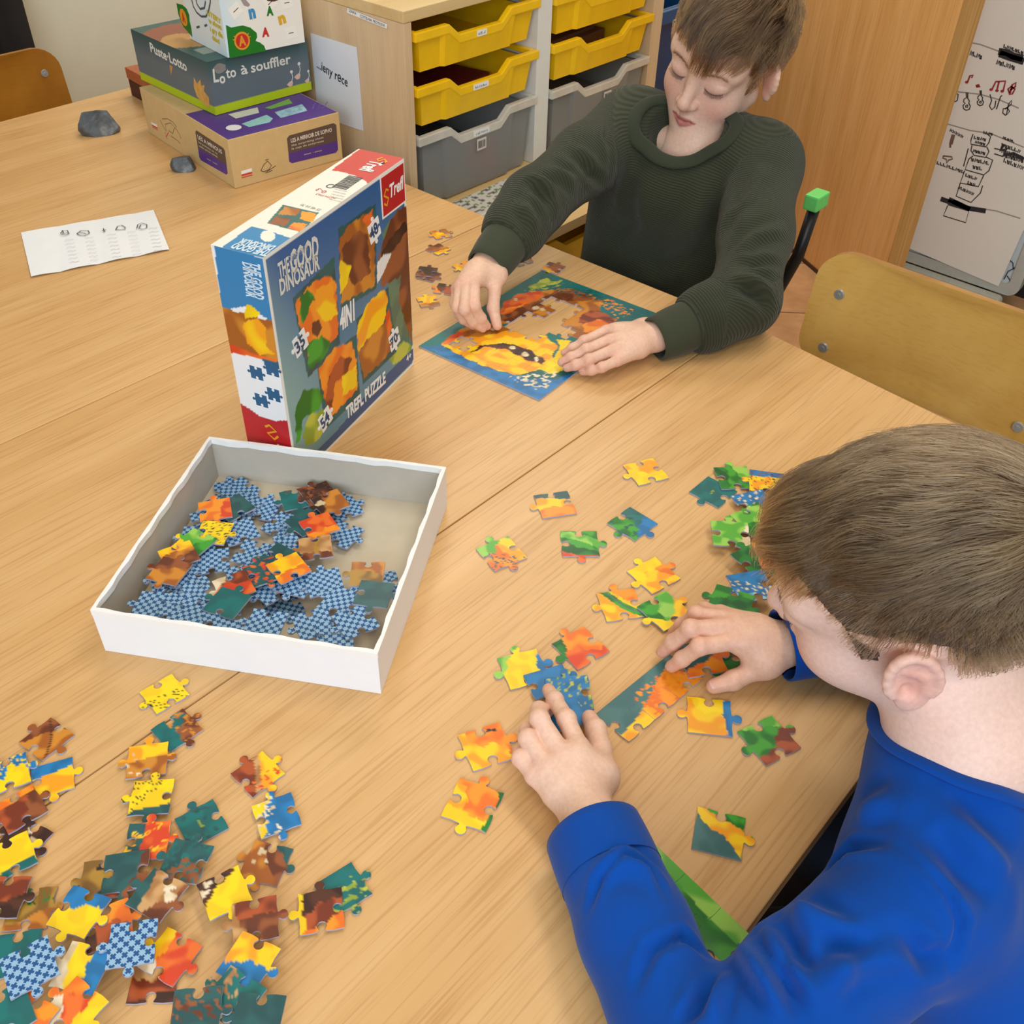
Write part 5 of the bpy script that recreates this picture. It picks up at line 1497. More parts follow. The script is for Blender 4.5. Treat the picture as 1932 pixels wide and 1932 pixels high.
fr = paint_face('front_print', FX, XW, XH, front_base, [
    ('GO', Q((1050, 560), (1100, 470), (1220, 400), (1240, 1250), (1150, 1300), (1080, 1010), (1090, 780))),
    ('BR', Q((1030, 700), (1060, 600), (1100, 480), (1150, 410), (1215, 385), (1235, 1240), (1190, 1100), (1150, 960), (1170, 820), (1100, 860), (1050, 890)), .001),
    ('DB', Q((1040, 690), (1100, 590), (1190, 480), (1215, 520), (1150, 620), (1060, 740)), .001),
    ('W', Q((1020, 740), (1060, 690), (1110, 680), (1060, 800), (1020, 870))), ('YG', Q((1090, 1330), (1180, 1220), (1235, 1250), (1235, 1300), (1120, 1370))),
    ('DT', Q((496, 960), (755, 700), (792, 1240), (592, 1450))), ('O', Q((512, 990), (620, 860), (720, 820), (765, 860), (782, 1180), (650, 1330), (600, 1320), (540, 1130)), .001),
    ('YO', Q((640, 900), (740, 860), (775, 1060), (700, 1110), (640, 1030)), .001), ('G', Q((545, 960), (590, 900), (640, 960), (600, 1010), (570, 1120), (545, 1090)), .001), ('G', Q((585, 1240), (680, 1190), (735, 1230), (690, 1330), (600, 1400)), .001),
    ('BR', Q((615, 1110), (660, 1090), (680, 1140), (650, 1200), (620, 1180))),
    ('DT', Q((778, 530), (1012, 370), (1016, 900), (800, 1030))), ('OB', Q((784, 600), (850, 500), (960, 430), (1004, 480), (1006, 880), (800, 990)), .001), ('BR', Q((800, 650), (900, 540), (960, 560), (980, 800), (880, 880), (820, 800)), .001), ('RO', Q((930, 470), (990, 410), (1004, 500), (960, 520)), .001), ('Y', Q((786, 730), (830, 740), (860, 770), (820, 900), (792, 930)), .001),
    ('DT', Q((888, 1090), (1088, 890), (1142, 1290), (930, 1490))), ('YO', Q((896, 1140), (960, 990), (1060, 900), (1088, 960), (1060, 1120), (960, 1220), (900, 1300)), .001), ('OB', Q((900, 1300), (960, 1210), (1070, 1110), (1120, 1260), (1060, 1340), (940, 1450)), .001), ('RO', Q((1066, 1080), (1094, 1020), (1112, 1150), (1090, 1200)), .001),
    ('DT', Q((648, 1370), (892, 1180), (912, 1560), (700, 1770))), ('O', Q((654, 1400), (760, 1260), (860, 1230), (890, 1330), (900, 1520), (740, 1690), (690, 1560)), .001), ('RB', Q((720, 1440), (790, 1320), (870, 1330), (830, 1420), (760, 1480), (740, 1640), (700, 1610)), .001), ('Y', Q((800, 1440), (890, 1380), (896, 1500), (810, 1560)), .001),
    ('G', Q((512, 1660), (560, 1530), (650, 1510), (690, 1570), (660, 1650), (560, 1700), (548, 1840), (520, 1850)), .001), ('YG', Q((560, 1800), (600, 1680), (700, 1640), (690, 1780), (640, 1850), (580, 1870)), .001),
    ((48, 84, 134), Q((640, 1905), (760, 1790), (1000, 1500), (1140, 1370), (1240, 1270), (1246, 1340), (1000, 1600), (700, 1900))),
])
lg = part('printed_logo', rel(xb, decal(FX, [(.2215, .225), (.2760, .225), (.2760, .2765), (.2215, .2765)], .0003)), plain((236, 234, 228), .5, var=.01), xb)
part('logo_field', rel(xb, decal(FX, [(.2240, .2275), (.2745, .2275), (.2745, .2725), (.2240, .2725)], .0005)), plain((186, 30, 34), .4, var=.04), lg)
part('lettering', rel(xb, ftext(FX, 'Trefl', (.2400, .2440), (.2725, .2440), h=.0150, bold=.03, lift=.0008, italic=.2)), M_WHITE, lg)
cu = np.array([.2325, .2480])
part('logo_crown', rel(xb, strokes(FX, [[(cu[0] - .006, cu[1] - .006), (cu[0], cu[1] - .010), (cu[0] + .004, cu[1] - .003), (cu[0] - .005, cu[1] + .003), (cu[0], cu[1] + .009), (cu[0] + .005, cu[1] + .006)]], .0028, px=False, lift=.0008)), plain((226, 156, 30), .4), lg)
W_ = lambda x, y: FX.uv(400 + .30534 * x, 270 + .30534 * y)
part('lettering', rel(xb, gjoin(ftext(FX, 'THE', W_(414, 838), W_(480, 790), h=.016, bold=.03), ftext(FX, 'GOOD', W_(486, 806), W_(660, 694), h=.0225, bold=.04, italic=.1), ftext(FX, 'DINOSAUR', W_(421, 940), W_(665, 772), h=.0165, bold=.035))), M_SILV, xb)
part('lettering', rel(xb, ftext(FX, 'DISNEY\u00b7PIXAR', W_(474, 738), W_(590, 660), h=.007)), plain((170, 186, 206), .5), xb)
part('lettering', rel(xb, ftext(FX, '4IN1', W_(792, 1158), W_(886, 1078), h=.024, bold=.05, italic=.2)), M_WHITE, xb)
part('lettering', rel(xb, ftext(FX, 'TREFL PUZZLE', W_(830, 1706), W_(1072, 1476), h=.0165, bold=.04)), M_WHITE, xb)
part('lettering', rel(xb, ftext(FX, '4+', W_(1200, 1352), W_(1230, 1322), h=.009, bold=.03)), M_WHITE, xb)
for num, x, y, an in (('35', 545, 1235, 0.2), ('48', 1002, 538, .2), ('54', 700, 1705, .3), ('70', 1126, 1212, .2)):
    c0 = W_(x, y); ol = jig_outline(.0235, .0235, [1, -1, 1, -1])
    if num in ('48', '70'): ol = jig_outline(.0235, .0235, [-1, 1, -1, 1])
    bd = part('piece_badge', rel(xb, decal(FX, [(c0[0] + math.cos(an) * p - math.sin(an) * q, c0[1] + math.sin(an) * p + math.cos(an) * q) for p, q in ol], .0006)), M_WHITE, xb)
    part('lettering', rel(xb, ftext(FX, num, (c0[0] - .0085, c0[1] - .009), (c0[0] + .0085, c0[1] - .004), h=.014, bold=.03, lift=.0009)), plain((40, 70, 110), .5), bd)
# narrow side
FLX = XF['left']
ql = lambda *pts: cq(FLX, pts)
def white_base(a, b): return np.tile(L3(236, 238, 240), (len(a), 1))
side = paint_face('side_print', FLX, XD, XH, white_base, [
    ((42, 128, 184), ql((10, 600), (380, 740), (440, 1140), (300, 1060), (200, 1010), (60, 1030))),
    ('OB', ql((60, 1010), (210, 1060), (330, 1090), (440, 1120), (470, 1380), (300, 1330), (90, 1280)), .0008), ('Y', ql((210, 1000), (250, 1010), (300, 1050), (270, 1080), (200, 1080)), .0006), ('YO', ql((190, 1110), (280, 1080), (330, 1140), (340, 1260), (390, 1300), (300, 1310), (220, 1240)), .0008), ('RO', ql((90, 1230), (260, 1300), (440, 1350), (450, 1380), (250, 1320), (90, 1290))),
    ((24, 96, 130), ql((310, 1330), (436, 1360), (438, 1400), (330, 1380))),
    ((188, 30, 40), ql((160, 1600), (232, 1640), (300, 1690), (380, 1716), (530, 1712), (560, 2000), (160, 2000))),
])
M_BLUEI = plain((30, 92, 134), .5)
WL = lambda x, y: FLX.uv(400 + .30534 * x, 270 + .30534 * y)
for x, y in ((275, 1420), (372, 1398), (306, 1590), (382, 1555)):
    c0 = WL(x, y); ol = jig_outline(.0155, .0155, [1, -1, 1, -1])
    part('piece_icon', rel(xb, decal(FLX, [(c0[0] + p, c0[1] + q) for p, q in ol], .0003)), M_BLUEI, xb)
part('lettering', rel(xb, gjoin(ftext(FLX, 'THE GOOD', WL(232, 730), WL(262, 955), h=.012, bold=.04), ftext(FLX, 'DINOSAUR', WL(190, 730), WL(216, 945), h=.0105, bold=.04))), plain((206, 226, 238), .5), xb)
cu = WL(372, 1790)
part('logo_crown', rel(xb, strokes(FLX, [[(cu[0] - .008, cu[1] + .006), (cu[0] - .002, cu[1] + .010), (cu[0] + .006, cu[1] + .004), (cu[0] - .006, cu[1] - .002), (cu[0] + .002, cu[1] - .008), (cu[0] + .008, cu[1] - .002)]], .0030, px=False, lift=.0005)), plain((226, 156, 30), .4), xb)
part('lettering', rel(xb, ftext(FLX, 'Trefl', (cu[0] - .006, cu[1] - .014), (cu[0] - .004, cu[1] - .045), h=.013, bold=.04)), M_WHITE, xb)
# top
FT = XF['top']
qt = lambda *pts: cq(FT, pts)
kn = [(300 + 46 * math.cos(k), 572 + 34 * math.sin(k)) for k in np.linspace(3.6, 8.0, 10)]
top = paint_face('top_print', FT, XW, XD, lambda a, b: np.tile(L3(240, 238, 226), (len(a), 1)), [
    ((36, 132, 190), qt((0, 690), (240, 515), (330, 535), (540, 606), (350, 800))),
    ((240, 238, 226), qt(*[(345 + 46 * math.cos(k), 575 + 36 * math.sin(k)) for k in np.linspace(0, 6.283, 14)])),
    ((206, 50, 48), qt((735, 170), (800, 178), (880, 200), (950, 235), (1000, 300), (1300, 110), (935, 20))),
    ('T', qt((440, 380), (660, 430), (560, 555), (340, 495))), ('OB', qt((450, 392), (550, 412), (520, 450), (410, 440)), .0006), ('YO', qt((560, 420), (650, 438), (620, 490), (540, 470)), .0006), ('BR', qt((400, 450), (490, 470), (450, 515), (350, 495)), .0006), ('O', qt((510, 490), (590, 500), (560, 550), (460, 525)), .0006),
], step=.0013)
WT = lambda x, y: FT.uv(400 + .30534 * x, 270 + .30534 * y)
part('lettering', rel(xb, gjoin(ftext(FT, 'THE GOOD', WT(392, 652), WT(160, 610), h=.013, bold=.05), ftext(FT, 'DINOSAUR', WT(380, 632), WT(200, 590), h=.0), ) if False else gjoin(ftext(FT, 'DINOSAUR', WT(398, 640), WT(190, 592), h=.0105, bold=.05), ftext(FT, 'THE GOOD', WT(372, 672), WT(150, 618), h=.0115, bold=.05))), plain((206, 226, 238), .5), xb)
part('lettering', rel(xb, ftext(FT, 'Trefl', WT(990, 108), WT(910, 168), h=.016, bold=.04)), M_WHITE, xb)
cu = WT(1050, 112)
part('logo_crown', rel(xb, strokes(FT, [[(cu[0] - .008, cu[1] - .004), (cu[0], cu[1] - .006), (cu[0] + .006, cu[1]), (cu[0] - .003, cu[1] + .003), (cu[0] + .002, cu[1] + .007), (cu[0] + .009, cu[1] + .004)]], .0028, px=False, lift=.0005)), plain((230, 160, 34), .4), xb)
b0 = WT(836, 246)
bars = []
_br = random.Random(3); x_ = -.017
while x_ < .017:
    w_ = _br.choice([.0007, .0011, .0015])
    bars.append(decal(FT, [(b0[0] + x_, b0[1] - .009), (b0[0] + x_ + w_, b0[1] - .009), (b0[0] + x_ + w_, b0[1] + .009), (b0[0] + x_, b0[1] + .009)], .0003)); x_ += w_ + _br.choice([.0008, .0012])
part('barcode', rel(xb, gjoin(*bars)), M_INK, xb)['kind'] = 'stuff'
c0 = WT(734, 268)
part('printed_ring', rel(xb, strokes(FT, [[(c0[0] + .0045 * math.cos(k), c0[1] + .0045 * math.sin(k)) for k in np.linspace(0, 6.3, 14)]], .0016, px=False)), plain((90, 90, 92), .6), xb)
part('small_print', rel(xb, gjoin(ftext(FT, '0-3', WT(716, 300), WT(664, 280), h=.007), ftext(FT, 'ASTM F963', WT(770, 340), WT(650, 312), h=.004))), plain((196, 70, 70), .6), xb)
part('small_print', rel(xb, gjoin(*[ftext(FT, 'ooooo ooo oooo', WT(838 - 8 * k, 300 + 16 * k), WT(760 - 8 * k, 282 + 16 * k), h=.003) for k in range(5)], ftext(FT, '35 48 54 70', WT(680, 412), WT(560, 376), h=.005))), plain((150, 150, 148), .6), xb)
part('carton', rel(xb, obox((XO[0] + .00030 * 0, XO[1], XO[2]), XA, XW, XD, XH)), plain((236, 234, 228), .6, var=.01), xb)
for f in ('front', 'left', 'top'):
    pass
# ------------------------------------------------------------------ bodies: signed distance volumes meshed as one skin
class Vol:
    def __init__(s, lo, hi, res):
        s.lo = np.array(lo, float); s.res = res
        n = np.ceil((np.array(hi, float) - s.lo) / res).astype(int) + 1
        s.ax = [s.lo[i] + res * np.arange(n[i]) for i in range(3)]
        s.D = np.full(n, .05, np.float32)
    def _sl(s, lo, hi, m):
        out = []
        for i in range(3):
            a = max(0, int(math.floor((lo[i] - m - s.lo[i]) / s.res)))
            b = min(len(s.ax[i]), int(math.ceil((hi[i] + m - s.lo[i]) / s.res)) + 1)
            if b <= a: return None
            out.append(slice(a, b))
        return tuple(out)
    def _xyz(s, sl):
        return (s.ax[0][sl[0]][:, None, None].astype(np.float32), s.ax[1][sl[1]][None, :, None].astype(np.float32), s.ax[2][sl[2]][None, None, :].astype(np.float32))
    def op(s, fn, lo, hi, k, mode):
        sl = s._sl(np.array(lo), np.array(hi), max(k, .012) + s.res * 2)
        if sl is None: return s
        d = fn(*s._xyz(sl)); e = s.D[sl]
        if mode == 'u':
            h = np.maximum(k - np.abs(e - d), 0); s.D[sl] = np.minimum(e, d) - h * h / (4 * k + 1e-9)
        elif mode == 's':
            h = np.maximum(k - np.abs(e + d), 0); s.D[sl] = np.maximum(e, -d) + h * h / (4 * k + 1e-9)
        else:
            s.D[sl] = np.maximum(e, d)
        return s
    def cone(s, a, b, ra, rb=None, k=.01, mode='u'):
        rb = ra if rb is None else rb
        a, b = np.array(a, float), np.array(b, float); d = b - a; L2 = float(d @ d) + 1e-12
        def fn(x, y, z):
            t = np.clip(((x - a[0]) * d[0] + (y - a[1]) * d[1] + (z - a[2]) * d[2]) / L2, 0, 1)
            return np.sqrt((x - a[0] - t * d[0]) ** 2 + (y - a[1] - t * d[1]) ** 2 + (z - a[2] - t * d[2]) ** 2) - (ra + (rb - ra) * t)
        r = max(ra, rb)
        return s.op(fn, np.minimum(a, b) - r, np.maximum(a, b) + r, k, mode)
    def ell(s, c, r, R=None, k=.01, mode='u'):
        c, r = np.array(c, float), np.array(r, float); R = np.eye(3) if R is None else np.array(R, float)
        def fn(x, y, z):
            p = [(x - c[0]) * R[0, i] + (y - c[1]) * R[1, i] + (z - c[2]) * R[2, i] for i in range(3)]
            k0 = np.sqrt(sum((p[i] / r[i]) ** 2 for i in range(3))) + 1e-9
            k1 = np.sqrt(sum((p[i] / r[i] ** 2) ** 2 for i in range(3))) + 1e-9
            return k0 * (k0 - 1) / k1
        e = np.abs(R) @ r
        return s.op(fn, c - e, c + e, k, mode)
    def chain(s, pts, rad, k=.01, mode='u'):
        for i in range(len(pts) - 1):
            s.cone(pts[i], pts[i + 1], rad[i], rad[i + 1], k, mode)
        return s
    def cut(s, c, n, lo, hi, m=.0):
        """cut away what lies beyond the plane through c with outward normal n, inside the box lo..hi"""
        c, n = np.array(c, float), np.array(n, float); n = n / np.linalg.norm(n)
        sl = s._sl(np.array(lo), np.array(hi), m)
        if sl is None: return s
        x, y, z = s._xyz(sl)
        s.D[sl] = np.maximum(s.D[sl], (x - c[0]) * n[0] + (y - c[1]) * n[1] + (z - c[2]) * n[2])
        return s
    def mesh(s, smooth=1):
        D, res = s.D, s.res
        D = D.copy()
        D[0], D[-1], D[:, 0], D[:, -1], D[:, :, 0], D[:, :, -1] = (.02,) * 6
        S = D < 0
        n = np.array(D.shape)
        cnt = np.zeros(n - 1, np.int8)
        cs = [(i, j, k) for i in (0, 1) for j in (0, 1) for k in (0, 1)]
        for i, j, k in cs:
            cnt += S[i:n[0] - 1 + i, j:n[1] - 1 + j, k:n[2] - 1 + k]
        idx = np.argwhere((cnt > 0) & (cnt < 8))
        vals = [D[idx[:, 0] + i, idx[:, 1] + j, idx[:, 2] + k] for i, j, k in cs]
        pos = np.zeros((len(idx), 3)); w = np.zeros(len(idx))
        for a in range(8):
            for b in range(a + 1, 8):
                A, B = np.array(cs[a]), np.array(cs[b])
                if np.abs(A - B).sum() != 1: continue
                va, vb = vals[a], vals[b]
                m = (va < 0) != (vb < 0)
                t = np.where(m, va / np.where(np.abs(va - vb) < 1e-12, 1, va - vb), 0)
                pos += m[:, None] * (A + t[:, None] * (B - A)); w += m
        V = s.lo + (idx + pos / w[:, None]) * res
        vid = np.full(n - 1, -1, np.int64); vid[tuple(idx.T)] = np.arange(len(idx))
        Q = []
        for ax in range(3):
            u, v = (ax + 1) % 3, (ax + 2) % 3
            sl0 = [slice(None)] * 3; sl1 = [slice(None)] * 3
            sl0[ax] = slice(0, -1); sl1[ax] = slice(1, None)
            S0, S1 = S[tuple(sl0)], S[tuple(sl1)]
            e = np.argwhere(S0 != S1)
            ok = (e[:, u] > 0) & (e[:, v] > 0) & (e[:, u] < n[u] - 1) & (e[:, v] < n[v] - 1)
            e = e[ok]
            ins = S0[tuple(e.T)]
            def cell(du, dv):
                q = e.copy(); q[:, u] -= du; q[:, v] -= dv
                return vid[tuple(q.T)]
            q = np.stack([cell(1, 1), cell(0, 1), cell(0, 0), cell(1, 0)], 1)
            q[~ins] = q[~ins][:, ::-1]
            Q.append(q)
        Q = np.concatenate(Q)
        Q = Q[(Q >= 0).all(1)]
        for _ in range(smooth):
            V = relax(V, Q)
        return V, Q

def relax(V, Q, lam=.5):
    acc = np.zeros_like(V); c = np.zeros(len(V))
    for i in range(4):
        a, b = Q[:, i], Q[:, (i + 1) % 4]
        for ch in range(3):
            acc[:, ch] += np.bincount(a, V[b, ch], len(V)) + np.bincount(b, V[a, ch], len(V))
        c += np.bincount(a, minlength=len(V)) + np.bincount(b, minlength=len(V))
    return V * (1 - lam) + lam * acc / np.maximum(c, 1)[:, None]

def vnormals(V, Q):
    n = np.cross(V[Q[:, 2]] - V[Q[:, 0]], V[Q[:, 3]] - V[Q[:, 1]])
    N_ = np.zeros_like(V)
    for i in range(4):
        for ch in range(3):
            N_[:, ch] += np.bincount(Q[:, i], n[:, ch], len(V))
    return N_ / (np.linalg.norm(N_, axis=1)[:, None] + 1e-12)

def mesh_np(name, V, Q, mat=None, col=None):
    me = bpy.data.meshes.new(name)
    Q = np.asarray(Q)
    me.vertices.add(len(V)); me.vertices.foreach_set('co', np.asarray(V, np.float32).ravel())
    me.loops.add(Q.size); me.loops.foreach_set('vertex_index', Q.astype(np.int32).ravel())
    me.polygons.add(len(Q)); me.polygons.foreach_set('loop_start', np.arange(len(Q), dtype=np.int32) * Q.shape[1])
    try: me.polygons.foreach_set('loop_total', np.full(len(Q), Q.shape[1], np.int32))
    except Exception: pass
    me.update(calc_edges=True); me.validate()
    me.polygons.foreach_set('use_smooth', [True] * len(me.polygons))
    if mat: me.materials.append(mat)
    if col is not None: set_col(me, col)
    return me

def gauss(P, c, s):
    d = P - np.array(c)
    return np.exp(-((d / np.array(s)) ** 2).sum(1))

# ------------------------------------------------------------------ skin, hair, cloth
def skin_mat(name):
    m, nt, b = new_mat(name)
    a = N(nt, 'ShaderNodeAttribute', attribute_name='Col')
    n = noise(nt, 260, 3, .6, objcoord(nt))
    r = ramp(nt, n.outputs[0], [(.3, (.93, .91, .90, 1)), (.7, (1.05, 1.05, 1.05, 1))])
    c = mix(nt, a.outputs['Color'], r.outputs[0], 1.0, 'MULTIPLY')
    nt.links.new(c, b.inputs['Base Color'])
    b.inputs['Roughness'].default_value = .48
    b.inputs['Specular IOR Level'].default_value = .35
    b.inputs['Subsurface Weight'].default_value = .22
    b.inputs['Subsurface Radius'].default_value = (1.0, .45, .25)
    b.inputs['Subsurface Scale'].default_value = .006
    bump(nt, b, n.outputs[0], .05, .0006)
    return m
M_SKIN = skin_mat('child_skin')

def hair_mat(name, dark, light):
    m, nt, b = new_mat(name)
    nt.nodes.remove(b)
    h = N(nt, 'ShaderNodeBsdfHairPrincipled')
    h.parametrization = 'COLOR'
    inf = N(nt, 'ShaderNodeHairInfo')
    at = N(nt, 'ShaderNodeAttribute', attribute_name='tone')
    mx = N(nt, 'ShaderNodeMath', operation='MULTIPLY_ADD'); mx.inputs[1].default_value = .55
    ml = N(nt, 'ShaderNodeMath', operation='MULTIPLY'); ml.inputs[1].default_value = .45
    nt.links.new(inf.outputs['Random'], ml.inputs[0]); nt.links.new(at.outputs['Fac'], mx.inputs[0]); nt.links.new(ml.outputs[0], mx.inputs[2])
    r = ramp(nt, mx.outputs[0], [(0.08, rgb(*dark)), (.5, rgb(*[(a + b_) // 2 for a, b_ in zip(dark, light)])), (.92, rgb(*light))])
    nt.links.new(r.outputs[0], h.inputs['Color'])
    h.inputs['Roughness'].default_value = .34
    h.inputs['Radial Roughness'].default_value = .5
    nt.links.new(h.outputs[0], nt.nodes['Material Output'].inputs['Surface'])
    return m

def hand_joints(spec, ox, oy, sc):
    """spec: finger -> [(crop x, crop y, z above the table)]"""
    return {k: [onz(ox + sc * x, oy + sc * y, HT + z) for x, y, z in v] for k, v in spec.items()}

def hand_volume(J, res=.0011, fr=.0072, palm=.0125, elbow=None, wrist_r=.021, side=None):
    pts = np.array([p for v in J.values() for p in v])
    lo, hi = pts.min(0) - .022, pts.max(0) + .022
    w0 = J['wrist'][0]
    e = np.array(elbow) if elbow is not None else w0
    back = w0 + (e - w0) / (np.linalg.norm(e - w0) + 1e-9) * .045
    lo, hi = np.minimum(lo, back - .03), np.maximum(hi, back + .03)
    v = Vol(lo, hi, res)
    v.cone(w0, back, wrist_r * .92, wrist_r * 1.05, .01)
    F = [f for f in ('index', 'middle', 'ring', 'pinky') if f in J]
    for f in F:
        m = J[f][0]
        v.cone(w0 + (m - w0) * .12, m, palm * 1.18, fr * 1.15, .009)
    for a, b in zip(F[:-1], F[1:]):      # web of the palm
        v.cone(w0 + (J[a][0] - w0) * .40, w0 + (J[a][0] - w0) * .82, palm * .95, fr * 1.0, .010)
        v.cone((J[a][0] + J[b][0]) / 2 * .76 + w0 * .24, (w0 + J[b][0]) / 2, fr * 1.0, palm, .010)
    t = J['thumb']
    v.cone(w0 + (t[0] - w0) * .5, t[0], palm * 1.0, palm * 1.0, .014)
    v.cone(t[0], t[1], palm * 1.02, fr * 1.25, .010)
    v.cone(t[0], J['index'][0] * .75 + w0 * .25, palm * .8, palm * .7, .016)
    # fingers as separate skins inside their own narrow volumes, so they do not melt into each other
    for f in F + ['thumb']:
        p = J[f] if f != 'thumb' else t[1:]
        s = {'index': 1.0, 'middle': 1.03, 'ring': .97, 'pinky': .86, 'thumb': 1.16}[f]
        rad = [fr * 1.14 * s, fr * 1.04 * s, fr * .94 * s, fr * .80 * s] if f != 'thumb' else [fr * 1.12 * s, fr * 1.02 * s, fr * .82 * s]
        for i in range(len(p) - 1):
            v.cone(p[i], p[i + 1], rad[i], rad[i + 1], .0022)
        for i in range(1, len(p) - 1):   # knuckles
            v.ell(p[i] + np.array([0, 0, fr * .22 * s]), [rad[i] * 1.0] * 3, k=.004)
    return v

def hand_colors(V, J, tone=(224, 178, 150), nails=True):
    base = np.tile(np.array(tone, float), (len(V), 1))
    red = np.array([206, 136, 118.])
    for f in ('index', 'middle', 'ring', 'pinky', 'thumb'):
        if f not in J: continue
        for i, p in enumerate(J[f]):
            if f == 'thumb' and i == 0: continue
            k = gauss(V, p, [.009] * 3)[:, None] * (.34 if i in (0, 1) else .28 if i == 2 else .45)
            base = base * (1 - k) + red * k
    return base

def nail_geo(tip, dip, up, w, l):
    """a small curved plate on the finger end"""
    d = np.array(tip - dip); d /= np.linalg.norm(d)
    s = np.cross(d, up); s /= np.linalg.norm(s); n = np.cross(s, d)
    V, F = [], []
    nu, nv = 7, 6
    for j in range(nv + 1):
        for i in range(nu + 1):
            a = -1 + 2 * i / nu; b = -1 + 2 * j / nv
            rr = math.sqrt(max(0, 1 - .55 * abs(b) ** 3))
            V.append(tuple(np.array(tip) + d * (b * l) + s * (a * w * rr) + n * (-.35 * w * a * a - .12 * l * max(0, b) ** 2)))
    for j in range(nv):
        for i in range(nu):
            q = j * (nu + 1) + i
            F.append((q, q + 1, q + nu + 2, q + nu + 1))
    n0 = len(V)
    V += [tuple(np.array(p) - n * .0012) for p in V]
    F += [tuple(q + n0 for q in reversed(f)) for f in F]
    ed = [i for i in range(nu + 1)] + [(j + 1) * (nu + 1) + nu for j in range(nv)] + [nv * (nu + 1) + i for i in reversed(range(nu))] + [j * (nu + 1) for j in reversed(range(1, nv))]
    F += [(ed[k], n0 + ed[k], n0 + ed[(k + 1) % len(ed)], ed[(k + 1) % len(ed)]) for k in range(len(ed))]
    return V, F
M_NAIL = plain((226, 178, 164), .3, var=.02)
def head_volume(neck_local, sh_local, res=.0017, ear_out=.5):
    v = Vol((-.112, -.135, -.215), (.112, .125, .130), res)
    v.ell((0, -.018, .032), (.0715, .092, .078), k=.02)
    v.ell((0, .030, -.022), (.0575, .054, .072), k=.03)
    v.ell((0, .042, .044), (.056, .040, .044), k=.03)
    for s in (-1, 1):
        v.ell((s * .034, .046, -.040), (.026, .028, .028), k=.02)
        v.cone((s * .054, -.004, -.046), (s * .016, .055, -.081), .013, .012, .03)
        v.cone((s * .046, .062, .020), (s * .012, .077, .016), .008, .008, .022)
    v.cone((-.008, .066, -.083), (.008, .066, -.083), .0130, .0130, .02)
    v.ell((0, .058, -.062), (.034, .026, .026), k=.02)
    n = np.array(neck_local)
    v.cone((0, -.028, -.045), n, .043, .047, .022)
    v.cone((0, .005, -.065), n + np.array([0, .012, .02]), .026, .036, .03)
    for p in sh_local:
        v.cone(n + np.array([0, 0, -.012]), p, .046, .040, .03)
    # eyes: sockets, closed lids looking down
    for s in (-1, 1):
        v.ell((s * .031, .094, .006), (.018, .015, .011), k=.018, mode='s')
        v.ell((s * .031, .0680, -.0005), (.0165, .0150, .0125), k=.009)
        v.chain([(s * .0165, .0815, -.0050), (s * .0245, .0838, -.0092), (s * .0340, .0820, -.0100), (s * .0455, .0725, -.0062)], [.0008, .0011, .0011, .0008], .0022, 's')
        v.chain([(s * .0170, .0830, .0058), (s * .0300, .0850, .0098), (s * .0450, .0745, .0070)], [.0006, .0008, .0006], .0030, 's')
    # nose
    v.cone((0, .078, .010), (0, .0965, -.029), .0062, .0088, .013)
    v.ell((0, .0985, -.0335), (.0098, .0092, .0088), k=.006)
    for s in (-1, 1):
        v.ell((s * .0112, .0885, -.0362), (.0066, .0085, .0064), k=.005)
        v.ell((s * .0058, .0945, -.0428), (.0028, .0040, .0026), k=.0015, mode='s')
    v.cone((0, .091, -.045), (0, .0885, -.056), .0060, .0060, .010)
    # mouth
    v.cone((-.019, .0790, -.0632), (-.006, .0872, -.0590), .0030, .0046, .004).cone((-.006, .0872, -.0590), (.006, .0872, -.0590), .0046, .0046, .003).cone((.006, .0872, -.0590), (.019, .0790, -.0632), .0046, .0030, .004)
    v.cone((-.015, .0800, -.0672), (.0, .0868, -.0690), .0040, .0056, .005).cone((0, .0868, -.0690), (.015, .0800, -.0672), .0056, .0040, .005)
    v.cone((-.0205, .0800, -.0640), (-.006, .0925, -.0636), .0009, .0011, .0016, 's').cone((-.006, .0925, -.0636), (.006, .0925, -.0636), .0011, .0011, .0016, 's').cone((.006, .0925, -.0636), (.0205, .0800, -.0640), .0011, .0009, .0016, 's')
    # ears
    for s in (-1, 1):
        R = np.array([[math.cos(s * -ear_out), -math.sin(s * -ear_out), 0], [math.sin(s * -ear_out), math.cos(s * -ear_out), 0], [0, 0, 1]])
        c = np.array([s * .0760, -.0120, -.012])
        v.ell(c, (.0055, .0180, .0285), R, k=.006)
        out = R @ np.array([s * 1.0, 0, 0]); fw_ = R @ np.array([0, 1.0, 0])
        v.ell(c + out * .0065 + fw_ * .0020 + np.array([0, 0, .0020]), (.0048, .0110, .0180), R, k=.004, mode='s')
        pts = []
        for a in np.linspace(-.5, 4.0, 14):
            pts.append(c + fw_ * (.0170 * math.cos(a) - .000) + np.array([0, 0, .0265 * math.sin(a) * (1 if math.sin(a) > 0 else .8)]) + out * .0030)
        v.chain(pts, [.0030] * 14, .003)
        v.ell(c + np.array([0, 0, -.0235]) + fw_ * .004, (.0042, .0090, .0085), R, k=.006)
        v.chain([c + fw_ * .004 + np.array([0, 0, .013]) + out * .001, c - fw_ * .0075 + np.array([0, 0, .004]) + out * .002, c - fw_ * .006 + np.array([0, 0, -.012]) + out * .002], [.0026, .0030, .0028], .004)
        v.ell(c + fw_ * .0125 + np.array([0, 0, -.004]) + out * .0010, (.0034, .0036, .0055), R, k=.003)
        v.ell(c + out * .004 + fw_ * .0050 + np.array([0, 0, -.0070]), (.0050, .0048, .0060), R, k=.003, mode='s')
    return v

